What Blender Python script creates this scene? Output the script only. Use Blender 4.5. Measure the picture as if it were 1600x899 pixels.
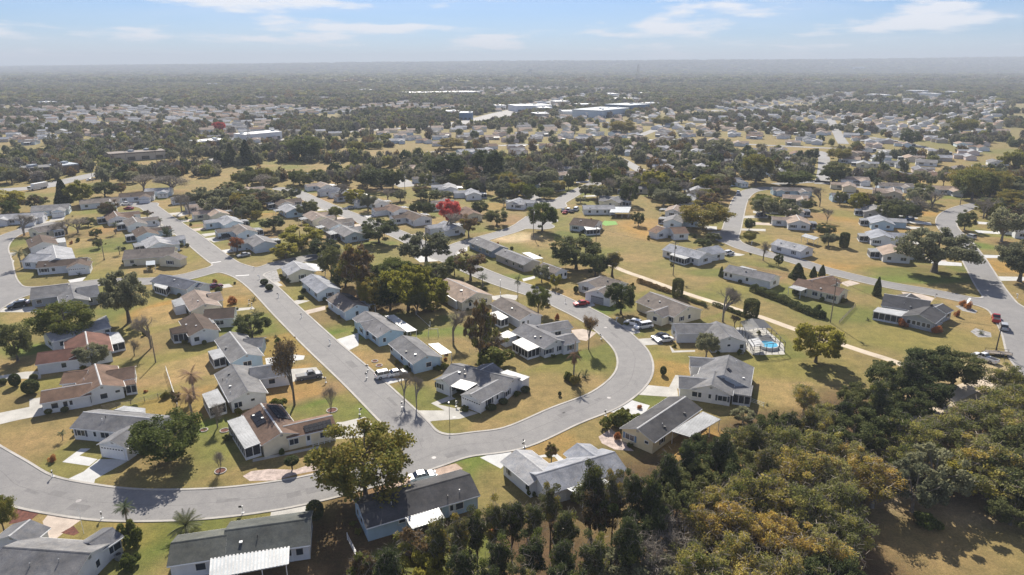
import bpy, math, random
import numpy as np
from mathutils import Vector
PI = math.pi
random.seed(7); RNG = np.random.default_rng(11)
for o in list(bpy.data.objects): bpy.data.objects.remove(o)
SC = bpy.context.scene
COL = SC.collection

# ---------------------------------------------------------------- camera, sky, sun, exposure
HAZE = 1.9e-4
F, H = 1067.0, 65.0                      # focal length in photo pixels, drone height in metres
PITCH = math.atan((449.5-103)/F)
cam_d = bpy.data.cameras.new('camera'); cam = bpy.data.objects.new('camera', cam_d); COL.objects.link(cam)
cam.location = (0, 0, H); cam.rotation_euler = (PI/2-PITCH, 0, 0)
cam_d.sensor_width = 36; cam_d.lens = 36*F/1600; cam_d.clip_start = 0.5; cam_d.clip_end = 60000
SC.camera = cam
SUN_AZ, SUN_EL = math.radians(-5.5), math.radians(37)     # ahead of the camera, slightly left
world = bpy.data.worlds.new('World'); SC.world = world; world.use_nodes = True
nt = world.node_tree; N = nt.nodes; Lk = nt.links
for n in list(N): N.remove(n)
out = N.new('ShaderNodeOutputWorld'); bg = N.new('ShaderNodeBackground'); sky = N.new('ShaderNodeTexSky')
sky.sky_type = 'NISHITA'; sky.sun_disc = False; sky.sun_elevation = SUN_EL; sky.sun_rotation = SUN_AZ
sky.altitude = 0; sky.air_density = 1.0; sky.dust_density = 0.0; sky.ozone_density = 4.0
bg.inputs['Strength'].default_value = 0.05
tc = N.new('ShaderNodeTexCoord'); sep = N.new('ShaderNodeSeparateXYZ'); Lk.new(tc.outputs['Generated'], sep.inputs[0])
def nmath(op, a, b=None, clamp=False):
    m = N.new('ShaderNodeMath'); m.operation = op; m.use_clamp = clamp
    for i, v in enumerate((a, b)):
        if v is None: continue
        if isinstance(v, (int, float)): m.inputs[i].default_value = v
        else: Lk.new(v, m.inputs[i])
    return m.outputs[0]
# a layer of flat-bottomed fair-weather clouds: direction projected on a high plane
za = nmath('ABSOLUTE', sep.outputs[2]); zr_ = nmath('DIVIDE', za, nmath('ADD', za, 0.16))
cmb = N.new('ShaderNodeCombineXYZ'); Lk.new(nmath('MULTIPLY', sep.outputs[0], 7.5), cmb.inputs[0]); Lk.new(nmath('MULTIPLY', sep.outputs[1], 7.5), cmb.inputs[1]); Lk.new(nmath('MULTIPLY', zr_, 13.5), cmb.inputs[2])
cn = N.new('ShaderNodeTexNoise'); cn.inputs['Scale'].default_value = 1.0; cn.inputs['Detail'].default_value = 9; cn.inputs['Roughness'].default_value = .56
Lk.new(cmb.outputs[0], cn.inputs['Vector'])
cr = N.new('ShaderNodeValToRGB'); cr.color_ramp.elements[0].position = .515; cr.color_ramp.elements[1].position = .62
Lk.new(cn.outputs['Fac'], cr.inputs[0])
# high thin cirrus veil
cn2 = N.new('ShaderNodeTexNoise'); cn2.inputs['Scale'].default_value = .25; cn2.inputs['Detail'].default_value = 6; cn2.inputs['Distortion'].default_value = .8
mp2 = N.new('ShaderNodeMapping'); mp2.inputs['Scale'].default_value = (1.2, 1.2, 2.2); mp2.inputs['Location'].default_value = (3, 8, 0)
Lk.new(cmb.outputs[0], mp2.inputs[0]); Lk.new(mp2.outputs[0], cn2.inputs['Vector'])
cr2 = N.new('ShaderNodeValToRGB'); cr2.color_ramp.elements[0].position = .42; cr2.color_ramp.elements[1].position = .8
Lk.new(cn2.outputs['Fac'], cr2.inputs[0])
hz = nmath('MULTIPLY', sep.outputs[2], 50.0, True)        # clouds only above the horizon
cf = nmath('MULTIPLY', nmath('MULTIPLY', cr.outputs[0], hz), .85)
cf2 = nmath('MULTIPLY', nmath('MULTIPLY', cr2.outputs[0], hz), .22)
tint = N.new('ShaderNodeMix'); tint.data_type = 'RGBA'; tint.blend_type = 'MULTIPLY'; tint.inputs[0].default_value = 1
tint.inputs[7].default_value = (.61, .765, 1.09, 1); Lk.new(sky.outputs[0], tint.inputs[6])
CLOUD = (10.3, 10.3, 10.7, 1)
m1 = N.new('ShaderNodeMix'); m1.data_type = 'RGBA'; Lk.new(cf2, m1.inputs[0]); Lk.new(tint.outputs[2], m1.inputs[6]); m1.inputs[7].default_value = CLOUD
m2 = N.new('ShaderNodeMix'); m2.data_type = 'RGBA'; Lk.new(cf, m2.inputs[0]); Lk.new(m1.outputs[2], m2.inputs[6]); m2.inputs[7].default_value = CLOUD
Lk.new(m2.outputs[2], bg.inputs['Color']); Lk.new(bg.outputs[0], out.inputs['Surface'])
sd = Vector((math.sin(SUN_AZ)*math.cos(SUN_EL), math.cos(SUN_AZ)*math.cos(SUN_EL), math.sin(SUN_EL)))
sun_d = bpy.data.lights.new('sun', 'SUN'); sun_d.energy = 5.0; sun_d.angle = math.radians(.55); sun_d.color = (1, .93, .82)
sun = bpy.data.objects.new('sun', sun_d); COL.objects.link(sun); sun.rotation_euler = sd.to_track_quat('Z', 'Y').to_euler(); sun.location = (0, 0, 400)
SC.view_settings.view_transform = 'Standard'; SC.view_settings.look = 'None'; SC.view_settings.gamma = 1
SC.view_settings.exposure = 0.96
SC.render.engine = 'CYCLES'
SC.cycles.max_bounces = 6; SC.cycles.volume_bounces = 0; SC.cycles.transparent_max_bounces = 6

# ---------------------------------------------------------------- photo pixel -> place on the ground
TL = dict(a=(0,700,.2213), b=(240,700,.2213), c=(480,700,.2213), d=(720,640,.25031), e=(0,540,.20025), f=(240,540,.20025),
          g=(480,540,.225), h=(800,540,.25031), i=(0,400,.20025), j=(240,400,.20025), k=(480,400,.20025), l=(740,400,.20025),
          m=(1000,400,.20025), n=(1280,400,.20025), o=(1100,560,.3771), p=(600,700,.3125), q=(0,260,.20025), r=(240,260,.20025),
          s=(480,260,.20025), t=(760,260,.20025), u=(1000,260,.20025), v=(1280,260,.20025), w=(0,160,.25), x=(400,160,.25),
          y=(800,160,.25), z=(1200,160,.25), A=(400,400,.125), B=(530,450,.125), C=(680,420,.125), D=(740,460,.125),
          E=(720,360,.125), F=(590,530,.1625), _=(0,0,1.0))
def px(t, x, y):
    ox, oy, s = TL[t]; return ox+x*s, oy+y*s
def G(x, y, z=0.0):
    u = (x-800)/F; v = (449.5-y)/F
    dy = math.cos(PITCH)+v*math.sin(PITCH); dz = -math.sin(PITCH)+v*math.cos(PITCH)
    t = (z-H)/dz
    return (u*t, dy*t)
def ray(x, y):
    u = (x-800)/F; v = (449.5-y)/F
    return Vector((u, math.cos(PITCH)+v*math.sin(PITCH), -math.sin(PITCH)+v*math.cos(PITCH)))
def proj_y(yw, z):                       # photo row of a point at forward distance yw, height z
    a = math.atan2(H-z, yw); return 449.5+F*math.tan(a-PITCH)
def height_at(yw, ypix):                 # height of the thing whose top shows at row ypix
    return H-yw*math.tan(PITCH+math.atan((ypix-449.5)/F))
def P2(t, pts, z=0): return [G(*px(t, *p), z) for p in pts]

# ---------------------------------------------------------------- mesh helpers
def link(name, me, parent=None):
    o = bpy.data.objects.new(name, me); COL.objects.link(o)
    if parent: o.parent = parent
    return o
def mesh(name, vs, fs, mats, mi=None, smooth=False):
    me = bpy.data.meshes.new(name); me.from_pydata([tuple(v) for v in vs], [], fs)
    for m in (mats if isinstance(mats, (list, tuple)) else [mats]): me.materials.append(m)
    if mi: me.polygons.foreach_set('material_index', mi)
    if smooth: me.polygons.foreach_set('use_smooth', [True]*len(fs))
    me.update(); return me
def quads_mesh(name, V, mats, mi=None):  # V: (n,4,3)
    n = len(V); me = bpy.data.meshes.new(name)
    me.vertices.add(n*4); me.vertices.foreach_set('co', V.astype(np.float32).ravel())
    me.loops.add(n*4); me.loops.foreach_set('vertex_index', np.arange(n*4, dtype=np.int32))
    me.polygons.add(n); me.polygons.foreach_set('loop_start', np.arange(0, n*4, 4, dtype=np.int32))
    me.polygons.foreach_set('loop_total', np.full(n, 4, dtype=np.int32))
    for m in (mats if isinstance(mats, (list, tuple)) else [mats]): me.materials.append(m)
    if mi is not None: me.polygons.foreach_set('material_index', mi.astype(np.int32))
    me.update(); me.validate(); return me
class MB:
    def __init__(s): s.v = []; s.f = []; s.m = []
    def add(s, vs, fs, m=0):
        b = len(s.v); s.v += [tuple(v) for v in vs]; s.f += [tuple(i+b for i in f) for f in fs]; s.m += [m]*len(fs); return s
    def prism(s, poly, z0, z1, m=0, mside=None):      # poly 2D; z may be lists
        n = len(poly); z0 = z0 if hasattr(z0, '__len__') else [z0]*n; z1 = z1 if hasattr(z1, '__len__') else [z1]*n
        a = sum(poly[i][0]*poly[(i+1)%n][1]-poly[(i+1)%n][0]*poly[i][1] for i in range(n))
        if a < 0: poly = poly[::-1]; z0 = list(z0)[::-1]; z1 = list(z1)[::-1]
        vs = [(p[0], p[1], z) for p, z in zip(poly, z0)]+[(p[0], p[1], z) for p, z in zip(poly, z1)]
        s.add(vs, [tuple(range(n))[::-1], tuple(range(n, 2*n))], m)
        s.add(vs, [(i, (i+1)%n, n+(i+1)%n, n+i) for i in range(n)], m if mside is None else mside); return s
    def box(s, c, d, ang=0, m=0, z0=None):
        ca, sa = math.cos(ang), math.sin(ang); hx, hy, hz = d[0]/2, d[1]/2, d[2]/2
        poly = [(c[0]+x*ca-y*sa, c[1]+x*sa+y*ca) for x, y in ((-hx,-hy),(hx,-hy),(hx,hy),(-hx,hy))]
        return s.prism(poly, c[2]-hz, c[2]+hz, m)
    def tube(s, p0, p1, r0, r1, n=6, m=0, cap=True):
        p0 = Vector(p0); p1 = Vector(p1); d = (p1-p0)
        if d.length < 1e-6: return s
        d.normalize(); a = d.orthogonal().normalized(); b = d.cross(a)
        vs = []
        for p, r in ((p0, r0), (p1, r1)):
            for k in range(n):
                t = 2*PI*k/n; vs.append(p+(a*math.cos(t)+b*math.sin(t))*r)
        fs = [(k, (k+1)%n, n+(k+1)%n, n+k) for k in range(n)]
        if cap: fs += [tuple(range(n))[::-1], tuple(range(n, 2*n))]
        return s.add(vs, fs, m)
    def ball(s, c, r, sz=1.0, nu=8, nv=5, m=0):
        vs = [(c[0], c[1], c[2]-r*sz)]
        for j in range(1, nv):
            t = -PI/2+PI*j/nv
            for i_ in range(nu): vs.append((c[0]+r*math.cos(t)*math.cos(2*PI*i_/nu), c[1]+r*math.cos(t)*math.sin(2*PI*i_/nu), c[2]+r*sz*math.sin(t)))
        vs.append((c[0], c[1], c[2]+r*sz)); L = len(vs)-1; fs = []
        for i_ in range(nu): fs.append((0, 1+(i_+1)%nu, 1+i_)); fs.append((L, L-nu+i_, L-nu+(i_+1)%nu))
        for j in range(nv-2):
            for i_ in range(nu): a = 1+j*nu; fs.append((a+i_, a+(i_+1)%nu, a+nu+(i_+1)%nu, a+nu+i_))
        return s.add(vs, fs, m)
    def build(s, name, mats, parent=None, off=(0, 0, 0), smooth=False):
        vs = [(v[0]-off[0], v[1]-off[1], v[2]-off[2]) for v in s.v]
        return link(name, mesh(name, vs, s.f, mats, s.m, smooth), parent)
def empty(name, loc, label=None, cat=None, group=None, rz=0, sc=1):
    o = bpy.data.objects.new(name, None); COL.objects.link(o); o.location = loc; o.rotation_euler = (0, 0, rz); o.scale = (sc,)*3
    o.empty_display_size = .3
    tag(o, label, cat, group); return o
def tag(o, label=None, cat=None, group=None, kind=None):
    if label: o['label'] = label
    if cat: o['category'] = cat
    if group: o['group'] = group
    if kind: o['kind'] = kind
    return o

# ---------------------------------------------------------------- materials
MATS = {}
def nodes(name):
    m = bpy.data.materials.new(name); m.use_nodes = True; t = m.node_tree
    return m, t, t.nodes, t.links, t.nodes['Principled BSDF']
def noise(t, scale, detail=4, vec='Object', rough=.6):
    n = t.nodes.new('ShaderNodeTexNoise'); n.inputs['Scale'].default_value = scale; n.inputs['Detail'].default_value = detail; n.inputs['Roughness'].default_value = rough
    c = t.nodes.new('ShaderNodeTexCoord'); t.links.new(c.outputs[vec], n.inputs['Vector']); return n
def ramp(t, src, stops):
    r = t.nodes.new('ShaderNodeValToRGB'); e = r.color_ramp.elements
    while len(e) < len(stops): e.new(.5)
    for k, (p, c) in enumerate(stops): e[k].position = p; e[k].color = (*c, 1) if len(c) == 3 else c
    t.links.new(src, r.inputs[0]); return r.outputs[0]
def mixc(t, fac, a, b, mode='MIX'):
    m = t.nodes.new('ShaderNodeMix'); m.data_type = 'RGBA'; m.blend_type = mode
    for s_, v in ((0, fac), (6, a), (7, b)):
        if isinstance(v, (int, float)): m.inputs[s_].default_value = v
        elif isinstance(v, tuple): m.inputs[s_].default_value = (*v, 1)
        else: t.links.new(v, m.inputs[s_])
    return m.outputs[2]
def bump(t, b, src, strength, dist=.05):
    n = t.nodes.new('ShaderNodeBump'); n.inputs['Strength'].default_value = strength; n.inputs['Distance'].default_value = dist
    t.links.new(src, n.inputs['Height']); t.links.new(n.outputs[0], b.inputs['Normal'])
def surf(name, col, rough=.7, var=.25, scale=1.5, fine=12, metal=0, bmp=.15, spec=.3):
    if name in MATS: return MATS[name]
    m, t, nn, l, b = nodes(name)
    dk = tuple(c*(1-var) for c in col); lt = tuple(min(1, c*(1+var)) for c in col)
    n1 = noise(t, scale, 5); n2 = noise(t, fine, 3)
    c = ramp(t, n1.outputs['Fac'], [(.3, dk), (.7, lt)])
    c2 = ramp(t, n2.outputs['Fac'], [(.3, (1-var*.8,)*3), (.7, (1+var*.3,)*3)])
    l.new(mixc(t, 1.0, c, c2, 'MULTIPLY'), b.inputs['Base Color'])
    b.inputs['Roughness'].default_value = rough; b.inputs['Metallic'].default_value = metal
    b.inputs['Specular IOR Level'].default_value = spec
    if bmp: bump(t, b, n2.outputs['Fac'], bmp)
    MATS[name] = m; return m
def roofmat(key, col):
    name = 'shingle_'+key
    if name in MATS: return MATS[name]
    m, t, nn, l, b = nodes(name)
    n1 = noise(t, .35, 4); n2 = noise(t, 5, 6, rough=.8); n3 = noise(t, 1.3, 2)
    c = ramp(t, n1.outputs['Fac'], [(.3, tuple(x*.68 for x in col)), (.72, tuple(x*1.22 for x in col))])
    c2 = ramp(t, n2.outputs['Fac'], [(.3, (.7, .7, .7)), (.7, (1.25, 1.22, 1.18))])
    c3 = ramp(t, n3.outputs['Fac'], [(.35, (.86, .87, .9)), (.65, (1.08, 1.05, 1.02))])
    x = mixc(t, 1.0, mixc(t, 1.0, c, c2, 'MULTIPLY'), c3, 'MULTIPLY')
    oi = nn.new('ShaderNodeObjectInfo'); rr = ramp(t, oi.outputs['Random'], [(0, (.85, .86, .9)), (1, (1.12, 1.08, 1.03))])
    l.new(mixc(t, 1.0, x, rr, 'MULTIPLY'), b.inputs['Base Color'])
    b.inputs['Roughness'].default_value = .92; b.inputs['Specular IOR Level'].default_value = .15
    # shingle courses: horizontal lines by height
    cc = nn.new('ShaderNodeTexCoord'); sp = nn.new('ShaderNodeSeparateXYZ'); l.new(cc.outputs['Object'], sp.inputs[0])
    w = nn.new('ShaderNodeMath'); w.operation = 'MULTIPLY'; w.inputs[1].default_value = 21; l.new(sp.outputs[2], w.inputs[0])
    fr = nn.new('ShaderNodeMath'); fr.operation = 'FRACT'; l.new(w.outputs[0], fr.inputs[0])
    ad = nn.new('ShaderNodeMath'); ad.operation = 'ADD'; l.new(fr.outputs[0], ad.inputs[0]); l.new(n2.outputs['Fac'], ad.inputs[1])
    bump(t, b, ad.outputs[0], .35, .03)
    MATS[name] = m; return m
def wallmat(key, col):
    name = 'siding_'+key
    if name in MATS: return MATS[name]
    m, t, nn, l, b = nodes(name)
    n1 = noise(t, .8, 5); n2 = noise(t, 9, 3)
    c = ramp(t, n1.outputs['Fac'], [(.3, tuple(x*.9 for x in col)), (.7, tuple(min(1, x*1.04) for x in col))])
    oi = nn.new('ShaderNodeObjectInfo'); rr = ramp(t, oi.outputs['Random'], [(0, (.93, .93, .95)), (1, (1.0, 1.0, .98))])
    l.new(mixc(t, 1.0, c, rr, 'MULTIPLY'), b.inputs['Base Color'])
    b.inputs['Roughness'].default_value = .55
    cc = nn.new('ShaderNodeTexCoord'); sp = nn.new('ShaderNodeSeparateXYZ'); l.new(cc.outputs['Object'], sp.inputs[0])
    w = nn.new('ShaderNodeMath'); w.operation = 'MULTIPLY'; w.inputs[1].default_value = 5; l.new(sp.outputs[2], w.inputs[0])
    fr = nn.new('ShaderNodeMath'); fr.operation = 'FRACT'; l.new(w.outputs[0], fr.inputs[0]); bump(t, b, fr.outputs[0], .5, .03)
    MATS[name] = m; return m
ROOF = {k: roofmat(k, c) for k, c in dict(grey=(.20,.205,.215), mid=(.17,.178,.19), dark=(.075,.078,.085), light=(.31,.33,.36), green=(.095,.105,.10),
        brown=(.17,.115,.085), red=(.165,.085,.065), tan=(.30,.245,.205), slate=(.105,.12,.155), greybrown=(.165,.15,.14), umber=(.10,.075,.06), white=(.62,.63,.63)).items()}
WALL = {k: wallmat(k, c) for k, c in dict(white=(.72,.735,.75), blue=(.42,.56,.66), pale=(.62,.71,.78), cream=(.74,.68,.52), yellow=(.74,.65,.42), grey=(.34,.36,.39),
        slate=(.16,.21,.29), taupe=(.36,.33,.31), tan=(.55,.48,.40), pink=(.68,.58,.54)).items()}
TRIM = surf('white_trim', (.72,.72,.70), .4, .05); DARKTRIM = surf('dark_trim', (.05,.05,.055), .5, .1)
METAL = surf('white_metal_roofing', (.45,.455,.45), .5, .22, .5, 4, bmp=.05); METALG = surf('grey_metal_roofing', (.36,.39,.41), .4, .12, .6)
def glassmat(name, col, rough=.08):
    m, t, nn, l, b = nodes(name); b.inputs['Base Color'].default_value = (*col, 1); b.inputs['Roughness'].default_value = rough
    b.inputs['Specular IOR Level'].default_value = .6; MATS[name] = m; return m
GLASS = glassmat('window_glass', (.03,.04,.055)); SCREEN = surf('insect_screen', (.035,.04,.05), .6, .2); CARGLASS = glassmat('car_glass', (.015,.018,.022), .04)
CONC = surf('concrete_drive', (.41,.395,.36), .9, .2, .3, 5); CONCW = surf('white_concrete', (.46,.46,.45), .85, .14, .35, 5); CONCT = surf('tan_concrete', (.43,.36,.30), .9, .2, .5, 6)
KERB = surf('kerb_concrete', (.36,.34,.31), .85, .2, .25, 5); GRAVEL = surf('grey_gravel', (.30,.29,.28), .95, .4, 1, 9, bmp=.8); MULCH = surf('red_mulch', (.13,.05,.035), .95, .5, 2, 12, bmp=.8)
ROCKS = surf('pink_rocks', (.42,.34,.30), .9, .35, 1, 5, bmp=.8); SAND = surf('pale_sand', (.50,.42,.32), .95, .2, .2, 5)
WOODG = surf('weathered_wood', (.20,.17,.14), .8, .3, 2, 14); WOODD = surf('dark_pole_wood', (.08,.065,.055), .8, .3); STEEL = surf('grey_steel', (.35,.36,.37), .45, .1, metal=.5)
RUBBER = surf('tyre_rubber', (.02,.02,.02), .8, .1); BLACK = surf('black_plastic', (.02,.02,.022), .5, .1); PANEL = glassmat('solar_cell', (.012,.014,.022), .5); PANEL.node_tree.nodes['Principled BSDF'].inputs['Specular IOR Level'].default_value = .05
POOLW = glassmat('pool_water', (.10,.38,.55), .05)
BARK = surf('grey_bark', (.13,.11,.09), .95, .35, 3, 14, bmp=.8); BARKL = surf('pale_bark', (.24,.21,.175), .95, .3, 3, 14, bmp=.6); BARKB = surf('brown_bark', (.10,.07,.05), .95, .35, 3, 14, bmp=.8)
def leafmat(name, stops, trans=.35, tipscale=.35):
    m, t, nn, l, b = nodes(name)
    g = nn.new('ShaderNodeNewGeometry'); n1 = noise(t, tipscale, 3)
    oi = nn.new('ShaderNodeObjectInfo')
    a = nn.new('ShaderNodeMath'); a.operation = 'MULTIPLY_ADD'; l.new(n1.outputs['Fac'], a.inputs[0]); a.inputs[1].default_value = .9; l.new(oi.outputs['Random'], a.inputs[2])
    a2 = nn.new('ShaderNodeMath'); a2.operation = 'MULTIPLY_ADD'; l.new(g.outputs['Random Per Island'], a2.inputs[0]); a2.inputs[1].default_value = .55; l.new(a.outputs[0], a2.inputs[2])
    a3 = nn.new('ShaderNodeMath'); a3.operation = 'MULTIPLY'; a3.inputs[1].default_value = 1/2.1; l.new(a2.outputs[0], a3.inputs[0])
    c = ramp(t, a3.outputs[0], stops)
    l.new(c, b.inputs['Base Color']); b.inputs['Roughness'].default_value = .6; b.inputs['Specular IOR Level'].default_value = .05
    tr = nn.new('ShaderNodeBsdfTranslucent'); l.new(c, tr.inputs['Color']); mx = nn.new('ShaderNodeMixShader'); mx.inputs[0].default_value = trans
    l.new(b.outputs[0], mx.inputs[1]); l.new(tr.outputs[0], mx.inputs[2]); l.new(mx.outputs[0], nn['Material Output'].inputs['Surface'])
    MATS[name] = m; return m
LEAF = dict(
 oak=leafmat('oak_leaves', [(.15,(.06,.08,.022)),(.45,(.12,.145,.035)),(.65,(.19,.19,.045)),(.9,(.33,.24,.055))]),
 dark=leafmat('dark_evergreen_leaves', [(.15,(.04,.056,.022)),(.5,(.09,.108,.04)),(.9,(.19,.19,.07))], .35),
 greygreen=leafmat('grey_green_leaves', [(.15,(.09,.10,.055)),(.5,(.17,.175,.10)),(.9,(.30,.29,.16))], .38),
 yellow=leafmat('yellow_green_leaves', [(.15,(.12,.13,.025)),(.5,(.24,.23,.04)),(.9,(.40,.34,.07))], .4),
 ochre=leafmat('ochre_leaves', [(.15,(.13,.135,.04)),(.4,(.27,.26,.07)),(.62,(.39,.34,.09)),(.9,(.52,.35,.09))], .42),
 far=leafmat('hazy_leaves', [(.15,(.10,.105,.06)),(.5,(.17,.17,.10)),(.9,(.29,.25,.16))], .3),  # leaf colour lifted to offset the self-shadow of the far crowns
 olive=leafmat('olive_leaves', [(.15,(.085,.10,.035)),(.5,(.19,.20,.065)),(.9,(.33,.30,.10))], .4),
 brown=leafmat('brown_leaves', [(.15,(.06,.05,.025)),(.5,(.14,.10,.045)),(.9,(.25,.16,.07))], .3),
 red=leafmat('red_leaves', [(.15,(.28,.03,.03)),(.5,(.52,.07,.065)),(.9,(.6,.15,.12))], .35),
 orange=leafmat('orange_leaves', [(.15,(.25,.09,.03)),(.5,(.42,.17,.06)),(.9,(.5,.26,.10))], .35),
 cedar=leafmat('cedar_needles', [(.15,(.036,.05,.022)),(.5,(.08,.098,.038)),(.8,(.14,.145,.055)),(.95,(.24,.19,.07))], .3),
 twig=leafmat('grey_twigs', [(.2,(.15,.13,.11)),(.6,(.24,.21,.17)),(.9,(.32,.27,.22))], .1),
 palm=leafmat('palm_fronds', [(.2,(.04,.06,.03)),(.6,(.09,.11,.05)),(.9,(.16,.16,.08))], .2),
 deadpalm=leafmat('dead_fronds', [(.2,(.16,.10,.06)),(.6,(.28,.18,.11)),(.9,(.36,.25,.16))], .2),
)
# ================================================================ the ground: one sheet out to the hills
SUBX = np.arange(-250, 291, 1.6); SUBY = np.arange(50, 461, 1.6)
def grow(start, end, step0, k=1.22):
    r = []; s = step0; v = start
    sgn = 1 if end > start else -1
    while (end-v)*sgn > s*1.5: v += s*sgn; s = min(s*k, 420); r.append(v)
    return r+[end]
xs = np.array(grow(-250, -11500, 3)[::-1]+list(SUBX)+grow(290, 11500, 3)); ys = np.array(grow(50, -900, 5)[::-1]+list(SUBY)+grow(461, 10600, 3, 1.12))
GX, GY = np.meshgrid(xs, ys)
def vnoise(x, y, s, seed=0):             # smooth value noise
    x = x/s+seed*17.3; y = y/s-seed*9.1; xi = np.floor(x); yi = np.floor(y); fx = x-xi; fy = y-yi; fx = fx*fx*(3-2*fx); fy = fy*fy*(3-2*fy)
    def h(a, b): return np.modf(np.abs(np.sin(a*127.1+b*311.7+seed*74.7)*43758.5453))[0]
    return (h(xi, yi)*(1-fx)+h(xi+1, yi)*fx)*(1-fy)+(h(xi, yi+1)*(1-fx)+h(xi+1, yi+1)*fx)*fy
def terrain(x, y):
    x = np.asarray(x, float); y = np.asarray(y, float)
    r = np.clip((y-4800)/4200, 0, 1); r = r*r*(3-2*r)
    az = np.clip((x/np.maximum(y, 1)+.75)/1.5, 0, 1)
    h = 38+112*az**.75
    h = h*(.90+.14*vnoise(x, y, 1900, 3)+.06*vnoise(x, y, 600, 5))
    fh = np.clip((y-2500)/2500, 0, 1)*9*vnoise(x, y, 1300, 8)
    return h*r+fh*(1-r)
GZ = terrain(GX, GY)
DRY = np.array((.215,.170,.082)); TAN = np.array((.255,.190,.098)); GRN = np.array((.115,.138,.038)); LUSH = np.array((.10,.155,.03)); ORG = np.array((.33,.20,.068))
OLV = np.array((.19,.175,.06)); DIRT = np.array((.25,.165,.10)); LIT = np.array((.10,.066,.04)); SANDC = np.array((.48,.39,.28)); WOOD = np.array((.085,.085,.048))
n1 = vnoise(GX, GY, 24, 1); n2 = vnoise(GX, GY, 9, 2); n3 = vnoise(GX, GY, 70, 4)
w = np.clip((n1*.55+n2*.25+n3*.35-.46)*2.2, 0, 1)[..., None]
COLR = DRY*(1-w)+(OLV*.5+GRN*.5)*w
w2 = np.clip((vnoise(GX, GY, 14, 6)-.62)*3, 0, 1)[..., None]; COLR = COLR*(1-w2)+TAN*w2
DST = np.sqrt(GX**2+GY**2)
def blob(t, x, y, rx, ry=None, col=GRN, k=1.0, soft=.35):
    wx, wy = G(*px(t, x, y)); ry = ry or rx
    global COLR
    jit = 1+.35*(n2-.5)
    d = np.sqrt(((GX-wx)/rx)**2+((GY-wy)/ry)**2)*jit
    a = (np.clip((1+soft-d)/(2*soft), 0, 1)*k)[..., None]; COLR = COLR*(1-a)+col*a
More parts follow.
